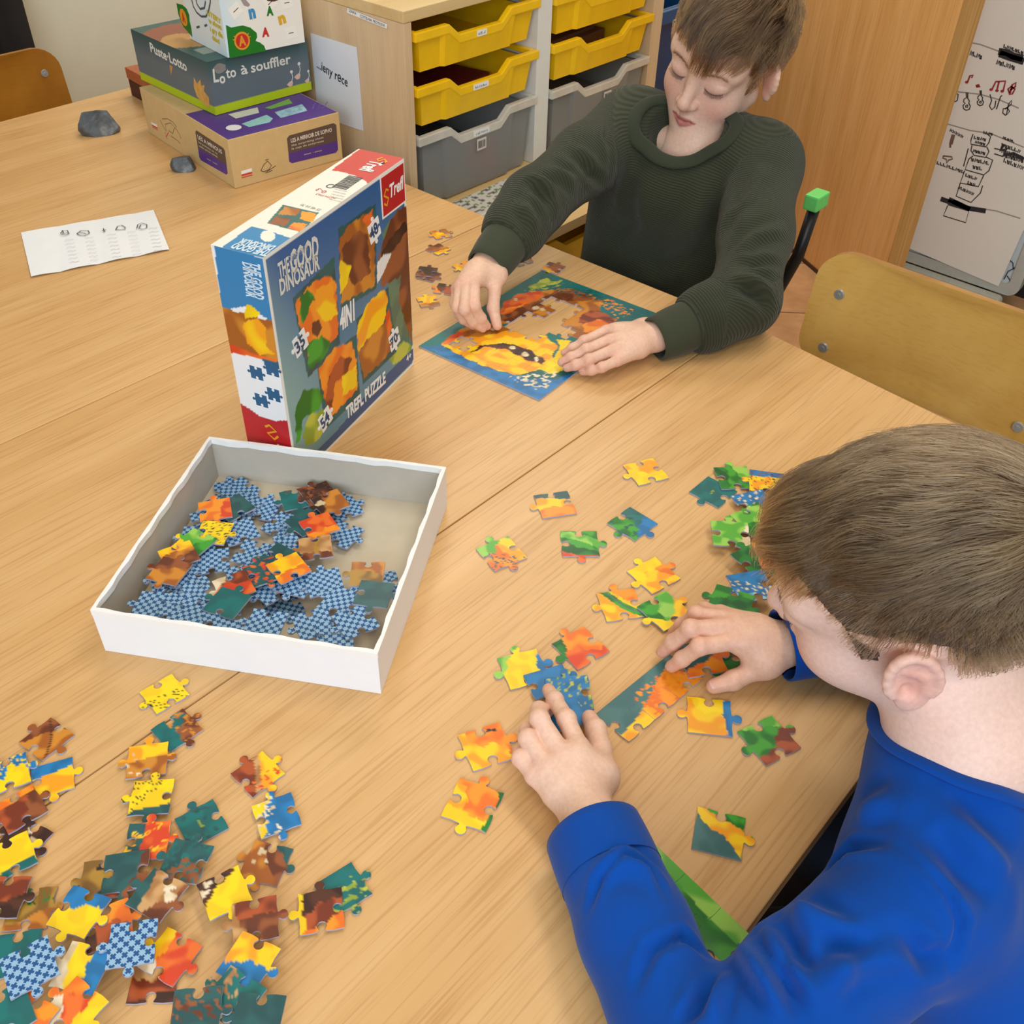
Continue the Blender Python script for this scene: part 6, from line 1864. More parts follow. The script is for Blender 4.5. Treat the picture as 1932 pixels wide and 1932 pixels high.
def head_colors(P, tone, brow=(164, 126, 98), brow_w=.5):
    c = np.tile(np.array(tone, float), (len(P), 1))
    def blend(k, col):
        nonlocal c
        k = np.clip(k, 0, 1)[:, None]
        c = c * (1 - k) + np.array(col, float) * k
    for s in (-1, 1):
        blend(.35 * gauss(P, (s * .038, .072, -.038), (.022, .03, .020)), (222, 142, 126))
        blend(.40 * gauss(P, (s * .078, -.012, -.012), (.010, .024, .034)), (216, 128, 108))
        blend(.30 * gauss(P, (s * .031, .084, .002), (.018, .02, .010)), (196, 146, 138))
        blend(.30 * gauss(P, (s * .031, .080, -.014), (.016, .02, .008)), (196, 150, 146))
        t = np.clip((np.abs(P[:, 0]) - .010) / .036, 0, 1)
        zc = .0165 + .0055 * np.sin(t * 2.4)
        m = (P[:, 0] * s > .009) & (P[:, 0] * s < .047) & (P[:, 1] > .05)
        blend(brow_w * m * np.exp(-((P[:, 2] - zc) / .0028) ** 2), brow)
        blend(.8 * ((P[:, 0] * s > .017) & (P[:, 0] * s < .0445) & (P[:, 1] > .06)) * np.exp(-((P[:, 2] + .0096 - .0042 * np.clip(((np.abs(P[:, 0]) - .031) / .0145) ** 2, 0, 1)) / .0012) ** 2), (96, 66, 58))
        blend(.6 * gauss(P, (s * .0058, .0930, -.0420), (.003, .005, .0025)), (120, 66, 56))
    blend(.34 * gauss(P, (0, .100, -.036), (.012, .012, .011)), (216, 138, 118))
    lip = (np.abs(P[:, 0]) < .0215) & (P[:, 1] > .070)
    zu = -.0640 + .0082 * (1 - (np.abs(P[:, 0]) / .0215) ** 1.6) - .0012 * np.exp(-(P[:, 0] / .003) ** 2)
    zl = -.0640 - .0105 * (1 - (np.abs(P[:, 0]) / .0200) ** 2)
    inside = lip * np.clip((zu - P[:, 2]) / .0016 + .5, 0, 1) * np.clip((P[:, 2] - zl) / .0018 + .5, 0, 1)
    blend(.78 * inside, (196, 112, 108))
    blend(.7 * lip * np.exp(-((P[:, 2] + .0638) / .0012) ** 2), (140, 70, 66))
    return c

HL_Y = [-.13, -.055, -.040, -.034, .004, .012, .024, .031, .055, .10]
HL_Z = [-.046, -.042, -.022, .020, .022, -.014, -.018, .026, .058, .066]
def scalp(P, lift=0.0):
    return P[:, 2] - np.interp(P[:, 1], HL_Y, HL_Z) - lift

def grow_hair(P, Nn, count, seed, crown, length, comb, fringe=1.0, steps=9, clumps=420, frizz=.12, clump=.55, lift=.35, gravity=.22, shell=.006, wave=.18):
    """roots on the scalp; strands leave the skin, follow the combing away from the crown, and never enter the skull"""
    r = np.random.RandomState(seed)
    ok = np.where((scalp(P) > 0) & (np.abs(P[:, 0]) < .0735 + .02 * (P[:, 2] > .02)))[0]
    ok = ok[~((np.abs(P[ok, 0]) > .0690) & (P[ok, 2] < .018) & (P[ok, 1] > -.036))]
    pick = r.choice(ok, count)
    p = P[pick] + r.normal(0, .0006, (count, 3)); n = Nn[pick]
    L = length(p) * r.uniform(.75, 1.12, count)
    ec, er = np.array([0, -.018, .032]), np.array([.0725, .093, .079])
    off = r.uniform(.1, 1.0, count) ** 1.2
    out = np.zeros((count, steps, 3)); out[:, 0] = p - n * .0008
    q = p.copy()
    fz = r.normal(0, frizz, (count, 3))
    for k in range(1, steps):
        d = comb(q, crown)
        d = d + wave * np.stack([np.sin(q[:, 1] * 95 + q[:, 2] * 60 + seed), .4 * np.sin(q[:, 0] * 110 + 2 * seed), .8 * np.sin(q[:, 1] * 70 + q[:, 0] * 80)], 1)
        t = k / (steps - 1)
        rel_ = (q - ec) / er
        nn = rel_ / er; nn /= np.linalg.norm(nn, axis=1)[:, None]
        d = d - nn * (d * nn).sum(1)[:, None] * .9
        d /= np.linalg.norm(d, axis=1)[:, None] + 1e-9
        v = d + nn * (lift * (1 - t) - .12 * t)[:, None] if np.ndim(lift) else d + nn * (lift * (1 - t) ** 1.5 - .10 * t)
        v = v + np.array([0, 0, -gravity * t]) + fz * (.4 + t)
        v /= np.linalg.norm(v, axis=1)[:, None]
        q = q + v * (L / (steps - 1))[:, None]
        rel_ = (q - ec) / (er + (shell * off)[:, None] * min(1, t * 2.5))
        m = np.linalg.norm(rel_, axis=1)
        fix = (m < 1) & (q[:, 2] > -.03)
        q[fix] = ec + (q[fix] - ec) / m[fix][:, None]
        out[:, k] = q
    # strands gather into locks
    cc = r.choice(count, min(clumps, count), replace=False)
    best = np.zeros(count, int); bd = np.full(count, 9.)
    for ci in cc:
        d = ((p - p[ci]) ** 2).sum(1) + ((L - L[ci]) ** 2) * .25
        m = d < bd; bd[m] = d[m]; best[m] = ci
    w = (np.linspace(0, 1, steps) ** 1.4)[None, :, None] * clump * np.clip(L / .03, .15, 1)[:, None, None]
    tgt = out[best] + (p - p[best])[:, None, :] * .22
    out = out * (1 - w) + tgt * w
    tone = (np.sin(best * 12.9898) * 43758.5453) % 1.0
    return out, tone

def hair_object(name, strands, parent, mat, radius=.00026, tone=None):
    k, n, _ = strands.shape
    hc = bpy.data.hair_curves.new(name)
    hc.add_curves([n] * k)
    hc.points.foreach_set('position', strands.astype(np.float32).ravel())
    rad = np.tile(radius * np.linspace(1, .35, n), k).astype(np.float32)
    a = hc.attributes.get('radius') or hc.attributes.new('radius', 'FLOAT', 'POINT')
    a.data.foreach_set('value', rad)
    if tone is not None:
        hc.attributes.new('tone', 'FLOAT', 'CURVE').data.foreach_set('value', tone.astype(np.float32))
    hc.materials.append(mat)
    o = bpy.data.objects.new(name, hc)
    COL.objects.link(o); o.parent = parent
    return o

def cap_mesh(P, Q, Nn, thick, R, t, mat, jag=.004, seed=0):
    """the mass of the hair under the strands: the scalp lifted off the skull, thinning out at the hairline"""
    h = scalp(P)
    h = h + jag * (np.sin(P[:, 0] * 310 + seed) + np.sin(P[:, 1] * 270 + P[:, 0] * 120)) * .35
    ear = (np.abs(P[:, 0]) > .0655) & (P[:, 2] < .020) & (P[:, 1] > -.036)
    ins = (h > 0) & ~ear & (P[:, 2] > -.046)
    f = ins[Q].all(1)
    Qs = Q[f]
    used = np.unique(Qs)
    mp = np.full(len(P), -1); mp[used] = np.arange(len(used))
    th = thick(P[used]) * np.clip(h[used] / .012, 0, 1) + .0004
    V = P[used] + Nn[used] * th[:, None]
    inner = P[used] - Nn[used] * .0012
    q1 = mp[Qs]
    n = len(used)
    Vall = np.concatenate([V, inner])
    # rim
    e = {}
    for q in q1:
        for i in range(4):
            a, b = q[i], q[(i + 1) % 4]
            if (b, a) in e: del e[(b, a)]
            else: e[(a, b)] = 1
    rimq = np.array([(b, a, a + n, b + n) for a, b in e.keys()])
    Qa = np.concatenate([q1, q1[:, ::-1] + n, rimq]) if len(rimq) else q1
    Vw = Vall @ R.T + t
    return Vw, Qa

def lashes(points, dirs, seed, rad=.00022):
    gs = []
    for p, d in zip(points, dirs):
        d = np.array(d)
        gs.append(gtube([p, p + d * .5 + np.array([0, 0, -.0002]), p + d], rad, 3))
    return gjoin(*gs)
# ================================================================== the two boys
def Pz(px, py, z): return onz(px, py, HT + z)
def Pd(px, py, d): return CPOS + ray(px, py) * d
def unit(a): a = np.array(a, float); return a / np.linalg.norm(a)

def fold_displace(V, Q, folds, dens=1.0):
    """press creases and ridges into cloth. fold = (points on the cloth, width, height)"""
    Nn = vnormals(V, Q)
    disp = np.zeros(len(V))
    for pts, w, h in folds:
        best = np.full(len(V), 9.); tt = np.zeros(len(V))
        n = len(pts) - 1
        for i in range(n):
            a, b = pts[i], pts[i + 1]; d = b - a; L2 = d @ d + 1e-12
            t = np.clip(((V - a) @ d) / L2, 0, 1)
            dist = np.linalg.norm(V - a - t[:, None] * d, axis=1)
            m = dist < best; best[m] = dist[m]; tt[m] = (i + t[m]) / n
        fade = np.sin(np.clip(tt, .02, .98) * math.pi) ** .6
        k = best / w
        prof = np.exp(-k * k) - .45 * np.exp(-((k - 1.7) / .8) ** 2)
        disp += h * prof * fade * (best < w * 4)
    return V + Nn * disp[:, None]

def on_cloth(V, Q, pts):
    tree = BVHTree.FromPolygons([tuple(p) for p in V], [tuple(int(i) for i in q) for q in Q])
    out = []
    for poly in pts:
        r = []
        for px, py in poly:
            d = Vector(ray(px, py)).normalized()
            hit = tree.ray_cast(Vector(CPOS), d)
            if hit[0] is not None: r.append(np.array(hit[0]))
        out.append(r)
    return out

def cloth_mat(name, col, kind):
    m, nt, b = new_mat(name)
    n = noise(nt, 420, 2, .6, objcoord(nt)); n2 = noise(nt, 9, 3, .5, objcoord(nt))
    c = rgb(*col)
    r = ramp(nt, n2.outputs[0], [(.3, tuple(x * .9 for x in c[:3]) + (1,)), (.7, tuple(min(1, x * 1.08) for x in c[:3]) + (1,))])
    out = r.outputs[0]
    h = n.outputs[0]
    if kind == 'rib':
        a = N(nt, 'ShaderNodeAttribute', attribute_name='rib')
        s = N(nt, 'ShaderNodeMath', operation='SINE')
        mu = N(nt, 'ShaderNodeMath', operation='MULTIPLY'); mu.inputs[1].default_value = 2 * math.pi / .0037
        nt.links.new(a.outputs['Fac'], mu.inputs[0]); nt.links.new(mu.outputs[0], s.inputs[0])
        rr = ramp(nt, s.outputs[0], [(.0, (.62, .62, .62, 1)), (.55, (1, 1, 1, 1))])
        out = mix(nt, out, rr.outputs[0], .55, 'MULTIPLY')
        h = s.outputs[0]
        bump(nt, b, h, .55, .0011)
    else:
        bump(nt, b, h, .15, .0005)
    nt.links.new(out, b.inputs['Base Color'])
    b.inputs['Roughness'].default_value = .9
    b.inputs['Specular IOR Level'].default_value = .15
    b.inputs['Sheen Weight'].default_value = .12
    b.inputs['Sheen Roughness'].default_value = .5
    return m

def set_rib(me, val):
    a = me.attributes.new('rib', 'FLOAT', 'POINT')
    a.data.foreach_set('value', val.astype(np.float32))

def tube_cuff(a, b, r0, r1, th, bulge=0.0, n=40, m=7):
    """an open knitted band from a to b: outside, rolled end, inside"""
    a, b = np.array(a), np.array(b); ax = unit(b - a)
    u = unit(np.cross(ax, [.3, .2, .9])); v = np.cross(ax, u)
    prof = [(t, r0 + (r1 - r0) * t + bulge * math.sin(math.pi * t)) for t in np.linspace(0, 1, m)] + [(1.02, r1 - th * .5)] + [(t, r0 + (r1 - r0) * t - th) for t in np.linspace(1, .0, m)]
    L = np.linalg.norm(b - a)
    V = []; F = []
    for t, r in prof:
        for i in range(n):
            an = 2 * math.pi * i / n
            V.append(tuple(a + ax * L * t + (u * math.cos(an) + v * math.sin(an)) * r))
    for j in range(len(prof) - 1):
        for i in range(n):
            F.append((j * n + i, (j + 1) * n + i, (j + 1) * n + (i + 1) % n, j * n + (i + 1) % n))
    return V, [tuple(reversed(f)) for f in F]

def ring_tube(pts, r, squash=1.0, n=10, nrm=None):
    """closed band swept along a loop of points"""
    pts = [np.array(p) for p in pts]; k = len(pts)
    c = sum(pts) / k
    V, F = [], []
    for i in range(k):
        t = unit(pts[(i + 1) % k] - pts[i - 1]); o = pts[i] - c; o = unit(o - t * (o @ t)); w = np.cross(t, o)
        for j in range(n):
            a = 2 * math.pi * j / n
            V.append(tuple(pts[i] + o * (r * math.cos(a)) + w * (r * squash * math.sin(a))))
    for i in range(k):
        for j in range(n):
            F.append((i * n + j, i * n + (j + 1) % n, ((i + 1) % k) * n + (j + 1) % n, ((i + 1) % k) * n + j))
    return V, F

class Body:
    """collects the skin regions of one child and joins them into a single mesh"""
    def __init__(s): s.V, s.Q, s.C, s.n = [], [], [], 0
    def add(s, V, Q, C):
        s.V.append(V); s.Q.append(Q + s.n); s.C.append(C); s.n += len(V)
    def build(s, label):
        V, Q = np.concatenate(s.V), np.concatenate(s.Q)
        C = np.concatenate(s.C)
        lin = np.where(C / 255 <= .04045, C / 255 / 12.92, ((C / 255 + .055) / 1.055) ** 2.4)
        base = np.array([V[:, 0].mean(), V[:, 1].mean(), 0])
        me = mesh_np('person', V - base, Q, M_SKIN, lin)
        o = link('person', me); o.location = base
        return tag(o, label, 'person'), base

def cloth_part(name, parent, base, V, Q, mat, rib=None):
    me = mesh_np(name, V - base, Q, mat)
    if rib is not None: set_rib(me, rib)
    return link(name, me, parent)

# ------------------------------------------------------------------ boy in the green sweater
TONE1 = (230, 192, 170)
R1 = np.array([[-0.109, -0.971, -0.213], [0.961, -0.048, -0.272], [0.254, -0.235, 0.938]])
t1 = np.array([1.3789, 0.7952, 0.9167])
uu, ss, vv = np.linalg.svd(R1); R1 = uu @ vv
sL, sR = Pd(1438, 308, 1.49), Pd(1192, 240, 1.60)
nb = (sL + sR) / 2 + np.array([.004, 0, -.022])
HC = (sL + sR) / 2 + np.array([-.012, -.004, -.010]); HU = np.array([-.50, 0, .86])
eR, wR = Pd(1006, 384, 1.46), Pz(926, 494, .068)
eL, wL = Pz(1398, 574, .050), Pz(1250, 634, .030)
loc = lambda p: (np.array(p) - t1) @ R1
b1 = Body()
hv = head_volume(loc(nb), [loc(nb + (sL - nb) * .55 + np.array([0, 0, -.035])), loc(nb + (sR - nb) * .55 + np.array([0, 0, -.035])), loc(nb + np.array([-.03, 0, -.05]))], ear_out=.85)
hp1, hq1 = hv.mesh(1)
b1.add(hp1 @ R1.T + t1, hq1, head_colors(hp1, TONE1))
JR1 = hand_joints({'wrist': [(880, 130, .068)], 'index': [(590, 570, .066), (600, 1060, .046), (730, 1300, .026), (850, 1455, .0115)], 'middle': [(430, 600, .066), (390, 1130, .046), (560, 1370, .024), (760, 1500, .011)],
                   'ring': [(300, 640, .063), (240, 1090, .042), (370, 1320, .022), (560, 1450, .010)], 'pinky': [(230, 690, .056), (190, 1010, .036), (270, 1230, .018), (420, 1380, .010)],
                   'thumb': [(1030, 420, .060), (1000, 740, .050), (970, 1100, .030), (1055, 1440, .0125)]}, 840, 480, .0932)
v = hand_volume(JR1, elbow=eR, wrist_r=.0205, fr=.0070); V, Q = v.mesh(1); b1.add(V, Q, hand_colors(V, JR1, (230, 190, 164)))
JL1 = hand_joints({'wrist': [(1640, 520, .030)], 'index': [(830, 440, .032), (500, 600, .026), (320, 715, .017), (205, 775, .0115)], 'middle': [(880, 580, .034), (530, 730, .028), (300, 850, .018), (160, 915, .012)],
                   'ring': [(930, 730, .032), (570, 880, .026), (370, 960, .017), (240, 1000, .012)], 'pinky': [(1000, 890, .026), (770, 995, .021), (610, 1045, .014), (475, 1060, .009)],
                   'thumb': [(1420, 420, .026), (1180, 400, .020), (1000, 430, .016), (850, 480, .0135)]}, 1040, 570, .1242)
v = hand_volume(JL1, elbow=eL, wrist_r=.0205, fr=.0070); V, Q = v.mesh(1); b1.add(V, Q, hand_colors(V, JL1, (230, 190, 166)))
# hidden rest of the body: trunk and arms inside the clothes
mid = (sL + sR) / 2
pel = np.array([1.345, .83, .47])
def trunk(v, sL, sR, pel, r0, r1, k):
    for s in (sL, sR, (sL + sR) / 2):
        v.cone(s * .85 + (sL + sR) / 2 * .15 + np.array([0, 0, -.02]), pel + (s - (sL + sR) / 2) * .55, r0, r1, k)
    return v
v = Vol(np.array([1.0, .5, .42]), np.array([1.6, 1.1, .90]), .006)
trunk(v, sL, sR, pel, .052, .070, .05)
for a, b, c in ((sL, eL, wL), (sR, eR, wR)):
    v.chain([a, b, b + (c - b) * .8], [.036, .030, .022], .02)
V, Q = v.mesh(1); b1.add(V, Q, np.tile(np.array(TONE1, float), (len(V), 1)))
boy1, base1 = b1.build('boy in a dark green ribbed sweater looking down at his half-done puzzle')

# sweater
M_GREEN = cloth_mat('green_rib_knit', (60, 64, 48), 'rib')
M_GREENP = cloth_mat('green_cuff_knit', (62, 66, 50), 'plain')
v = Vol(np.array([.86, .40, .43]), np.array([1.62, 1.16, .93]), .0042)
trunk(v, sL, sR, pel, .066, .094, .07)
v.cone(sL + np.array([.0, .01, -.01]), nb + np.array([.03, -.035, .024]), .050, .042, .04); v.cone(sR + np.array([.0, -.01, -.01]), nb + np.array([.03, .035, .024]), .050, .042, .04)
v.ell((sL + sR) / 2 + np.array([-.045, 0, -.062]), (.060, .085, .065), k=.05)
mid1 = sR + (eR - sR) * .5
cR0, cR1 = eR + (wR - eR) * .66, eR + (wR - eR) * 1.0
cL0, cL1 = eL + (wL - eL) * .66, eL + (wL - eL) * 1.0
v.chain([sR, mid1 + np.array([0, 0, .004]), eR, eR + (wR - eR) * .45, cR0], [.060, .050, .045, .041, .035], .025)
v.chain([sL, sL + (eL - sL) * .55 + np.array([.012, 0, .0]), eL + np.array([.006, 0, .004]), eL + (wL - eL) * .45, cL0], [.057, .050, .046, .041, .036], .025)
axn = unit(nb - (t1 + R1 @ np.array([0, -.03, -.05])))
cn = nb - axn * .03
v.cone(HC + HU * .044, HC + HU * .2, .056, .062, .006, 's')
for c, e_ in ((cR0, eR), (cL0, eL)):
    n_ = unit(c - e_)
    v.cut(c + n_ * .004, n_, c - .05, c + .05)
SV, SQ = v.mesh(2)
F1 = on_cloth(SV, SQ, [
    [(1060, 240), (1075, 290), (1110, 330)], [(1020, 280), (1040, 320), (1085, 350)], [(950, 345), (1000, 350), (1040, 385)], [(940, 365), (985, 385), (1010, 430)], [(1000, 330), (1030, 350), (1050, 400)], [(1100, 300), (1115, 330), (1140, 345)],
    [(1390, 480), (1420, 450), (1475, 430)], [(1390, 500), (1430, 495), (1470, 500)], [(1380, 525), (1420, 530), (1460, 555)], [(1375, 410), (1400, 380), (1440, 320)], [(1370, 440), (1385, 400), (1420, 340)], [(1395, 540), (1420, 555), (1450, 585)],
    [(1330, 340), (1300, 420), (1260, 500)], [(1200, 330), (1190, 420), (1150, 470)], [(1370, 330), (1350, 430), (1320, 500)], [(1150, 200), (1145, 260), (1148, 330)], [(1290, 500), (1250, 530), (1200, 520)], [(1250, 620), (1300, 600), (1380, 590)],
])
hs = [(.010, -.005), (.010, .006), (.009, -.006), (.009, .006), (.008, .005), (.008, -.005), (.009, .006), (.008, -.006), (.009, .006), (.010, .005), (.010, -.005), (.008, -.005), (.016, .006), (.016, -.005), (.014, -.005), (.006, -.0035), (.014, .005), (.012, .003)]
SV = fold_displace(SV, SQ, [(p, w, h * 1.7) for p, (w, h) in zip(F1, hs) if len(p) > 1])
SV = relax(SV, SQ, .4)
on_table = (SV[:, 0] < 1.180) & (SV[:, 2] < HT + .0022) & (SV[:, 2] > HT - .04)
SV[on_table, 2] = HT + .0022
def limb_coord(V, segs):
    best = np.full(len(V), 9.); val = np.zeros(len(V))
    for a, b, r, off in segs:
        d = b - a; L = np.linalg.norm(d); d = d / L
        t = (V - a) @ d
        tc = np.clip(t, -.02, L + .02)
        dist = np.linalg.norm(V - a - tc[:, None] * d, axis=1) - r
        m = dist < best; best[m] = dist[m]; val[m] = t[m] + off
    return val
LR, LL = np.linalg.norm(eR - sR), np.linalg.norm(eL - sL)
rib = limb_coord(SV, [(sR + (eR - sR) * .22, eR, .05, 0), (eR, wR, .042, LR * .78), (sL + (eL - sL) * .22, eL, .05, 0), (eL, wL, .042, LL * .78), (mid, pel, .13, 0)])
sweater1 = cloth_part('sweater', boy1, base1, SV, SQ, M_GREEN, rib)
for c0, c1, w_, r in ((cR0, cR1, wR, .034), (cL0, cL1, wL, .034)):
    ax_ = unit(c1 - c0)
    part('cuff', gmap(tube_cuff(c0 - ax_ * .004, c1 + ax_ * .012, r, r - .004, .0035, .0015), lambda p: (p[0] - base1[0], p[1] - base1[1], max(p[2], HT + .0025) - base1[2])), M_GREENP, sweater1, smooth=True)
    part('cuff_seam', gmap(ring_tube([c0 + ax_ * .001 + (unit(np.cross(ax_, [.3, .2, .9])) * math.cos(a) + np.cross(ax_, unit(np.cross(ax_, [.3, .2, .9]))) * math.sin(a)) * (r + .0012) for a in np.linspace(0, 6.283, 37)[:-1]], .0024), lambda p: (p[0] - base1[0], p[1] - base1[1], max(p[2], HT + .0018) - base1[2])), M_GREENP, sweater1, smooth=True)
# round neck band lying on the sweater
def neckline(SV, SQ, c, ax_, rad, lift, n=56, tilt=None):
    tree = BVHTree.FromPolygons([tuple(p) for p in SV], [tuple(int(i) for i in q) for q in SQ])
    u = unit(np.cross(ax_, [0, 1, .1])); w = np.cross(ax_, u)
    rs, ds = [], []
    for a in np.linspace(0, 2 * math.pi, n + 1)[:-1]:
        d = u * math.cos(a) + w * math.sin(a)
        best, br = 9., rad
        for r_ in np.linspace(rad * .7, rad * 1.45, 24):     # the rim is where the cloth stands highest along this direction
            h = tree.ray_cast(Vector(c + d * r_ - ax_ * .15), Vector(ax_))
            if h[0] is not None and h[3] < best - 1e-5: best, br = h[3], r_
        rs.append((br, best if best < 1 else .15)); ds.append(d)
    rs = np.array(rs)
    for _ in range(4):
        rs = (np.roll(rs, 1, 0) + rs * 2 + np.roll(rs, -1, 0)) / 4
    return [c + d * r_ + ax_ * (h_ - .15 - lift) for d, (r_, h_) in zip(ds, rs)]
M_COLLAR = cloth_mat('green_collar_knit', (54, 60, 46), 'plain')
nl = neckline(SV, SQ, HC, -HU, .055, .002)
part('collar', gmap(ring_tube(nl, .0112, .32, 12), lambda p: tuple(np.array(p) - base1)), M_COLLAR, sweater1, smooth=True)
# trousers and shoes under the table
M_TROUS = cloth_mat('dark_navy_cloth', (26, 30, 44), 'plain')
def legs(pel, fwd, side, knee_d, foot_z, parent, base, gap=.085):
    v = Vol(pel + np.array([-.5, -.5, -.46]), pel + np.array([.5, .5, .12]), .008)
    for s in (-1, 1):
        h = pel + side * s * .055
        k = pel + fwd * knee_d + side * s * gap + np.array([0, 0, -.005])
        f = k + fwd * .02 + np.array([0, 0, foot_z - k[2] + .07])
        v.chain([h, k, f], [.078, .058, .046], .03)
    v.cone(pel + side * .05, pel - side * .05, .085, .085, .04)
    V, Q = v.mesh(2)
    t_ = cloth_part('trousers', parent, base, V, Q, M_TROUS)
    for s in (-1, 1):
        k = pel + fwd * (knee_d + .02) + side * s * gap
        f = np.array([k[0], k[1], foot_z])
        vv_ = Vol(f - .16, f + .16, .006)
        vv_.cone(f + np.array([0, 0, .045]), f + np.array([0, 0, .075]), .040, .042, .02).cone(f + np.array([0, 0, .035]), f + fwd * .11 + np.array([0, 0, .026]), .036, .026, .02)
        vv_.cut(f + np.array([0, 0, .003]), (0, 0, -1), f - .16, f + .16)
        a, b = vv_.mesh(1)
        cloth_part('shoe', parent, base, a, b, plain((40, 40, 44), .5))
legs(pel + np.array([-.0, 0, -.02]), np.array([-1., 0, 0]), np.array([0, 1., 0]), .30, 0.003, boy1, base1, .05)

# hair
HN1 = vnormals(hp1, hq1)
CROWN1 = np.array([.012, -.082, .078])
def comb1(q, crown):
    d = q - crown
    d = d + np.array([0, .030, 0]) * (q[:, 2] > .05)[:, None]
    return d / (np.linalg.norm(d, axis=1)[:, None] + 1e-9) + np.stack([.25 * np.clip((q[:, 2] - .05) / .05, 0, 1) * (q[:, 1] > 0), 0 * q[:, 0], -.35 * (q[:, 2] < .06)], 1)
def len1(p):
    top = np.clip((p[:, 2] - .045) / .035, 0, 1)
    return (.024 + .034 * top) * (1 - .38 * np.clip(p[:, 0] / .03, 0, 1) * (p[:, 1] > .03)) + .010 * (p[:, 1] > .045) * np.clip(.5 - p[:, 0] / .05, 0, 1) - .004 * (p[:, 1] < -.05)
M_HAIR1 = hair_mat('brown_hair', (34, 23, 14), (106, 78, 46))
M_CAP1 = plain((66, 50, 36), .7, var=.25, scale=400)
cv_, cq_ = cap_mesh(hp1, hq1, HN1, lambda p: .0012 + .0012 * np.clip((p[:, 2] - .03) / .06, 0, 1), R1, t1, M_CAP1)
hair1 = cloth_part('hair', boy1, base1, cv_, cq_, M_CAP1)
st, tone_ = grow_hair(hp1, HN1, 11000, 3, CROWN1, len1, comb1, clumps=300, frizz=.10, clump=.66, lift=.7, gravity=.22, shell=.019)
hair_object('hair_strands', st @ R1.T + t1 - base1, hair1, M_HAIR1, .00036, tone_)
M_LASH = plain((58, 42, 34), .6)
def face_hair(hp, hq, R, t, base, parent, seed, brow_n=70):
    tree = BVHTree.FromPolygons([tuple(p) for p in hp], [tuple(int(i) for i in q) for q in hq])
    r = np.random.RandomState(seed)
    for s in (-1, 1):
        pp_, dd = [], []
        for k in range(26):
            x = s * (.0185 + .0255 * k / 25)
            h = tree.ray_cast(Vector((x, .14, -.0092 + .0038 * min(1, ((abs(x) - .031) / .0145) ** 2))), Vector((0, -1, 0)))
            if h[0] is None: continue
            pp_.append(np.array(h[0])); dd.append(unit([s * (.25 + .5 * k / 25), .75, -.62]) * r.uniform(.0045, .0068))
        g_ = lashes(pp_, dd, seed)
        part('eyelashes', gmap(g_, lambda p: tuple(R @ np.array(p) + t - base)), M_LASH, parent)
        pp_, dd = [], []
        for k in range(brow_n):
            u_ = r.uniform(0, 1); x = s * (.0105 + .035 * u_); z = .0165 + .0055 * math.sin(u_ * 2.4) + r.normal(0, .0014)
            h = tree.ray_cast(Vector((x, .14, z)), Vector((0, -1, 0)))
            if h[0] is None: continue
            pp_.append(np.array(h[0])); dd.append(unit([s * 1.0, .16, .35 - .7 * u_]) * r.uniform(.003, .005))
        part('eyebrow', gmap(lashes(pp_, dd, seed, .00013), lambda p: tuple(R @ np.array(p) + t - base)), plain((132, 100, 74), .7), parent)
face_hair(hp1, hq1, R1, t1, base1, boy1, 4)
for J, fs in ((JR1, ('thumb',)), (JL1, ('index', 'middle', 'ring', 'pinky'))):
    for f in fs:
        tip, dip = J[f][-1], J[f][-2]
        up_ = np.array([0, 0, 1.]) if J is JL1 else unit(np.array([.1, -.6, .75]))
        d = unit(tip - dip); nn_ = unit(up_ - d * (up_ @ d))
        c_ = tip + nn_ * .0056 * (1.1 if f == 'thumb' else .92) - d * .0005
        part('fingernail', gmap(nail_geo(c_, dip + nn_ * .0056, up_, .0042, .0048), lambda p: tuple(np.array(p) - base1)), M_NAIL, boy1, smooth=True)

# ------------------------------------------------------------------ boy in the blue shirt
TONE2 = (236, 200, 184)
R2 = np.array([[0.936, -0.252, -0.246], [0.314, 0.914, 0.257], [0.16, -0.317, 0.935]])
t2 = np.array([.5708, .116, .868])
uu, ss, vv = np.linalg.svd(R2); R2 = uu @ vv
sL2, sR2 = np.array([.458, .008, .714]), np.array([.690, .045, .735])
nb2 = np.array([.566, .040, .772])
eL2, wL2 = Pz(1322, 2050, .043), Pz(1102, 1530, .030)
wR2 = Pz(1482, 1216, .034); eR2 = np.array([.735, .135, .685])
pel2 = np.array([.60, -.19, .475])
loc2 = lambda p: (np.array(p) - t2) @ R2
b2 = Body()
hv = head_volume(loc2(nb2), [loc2(nb2 + (sL2 - nb2) * .55 + np.array([0, 0, -.020])), loc2(nb2 + (sR2 - nb2) * .55 + np.array([0, 0, -.020]))], ear_out=.40)
hp2, hq2 = hv.mesh(1)
b2.add(hp2 @ R2.T + t2, hq2, head_colors(hp2, TONE2))
JL2 = hand_joints({'wrist': [(640, 1740, .029)], 'index': [(600, 1230, .038), (500, 1000, .036), (400, 835, .026), (345, 745, .0155)], 'middle': [(450, 1290, .040), (265, 1000, .043), (262, 925, .026), (330, 930, .014)],
                   'ring': [(320, 1390, .037), (165, 1170, .039), (165, 1105, .022), (230, 1120, .011)], 'pinky': [(225, 1490, .031), (100, 1340, .032), (105, 1290, .019), (165, 1290, .010)],
                   'thumb': [(790, 1500, .026), (800, 1260, .022), (755, 1095, .018), (700, 985, .014)]}, 960, 1140, .2174)
v = hand_volume(JL2, elbow=eL2, wrist_r=.0235, fr=.0074); V, Q = v.mesh(1); b2.add(V, Q, hand_colors(V, JL2, (234, 198, 176)))
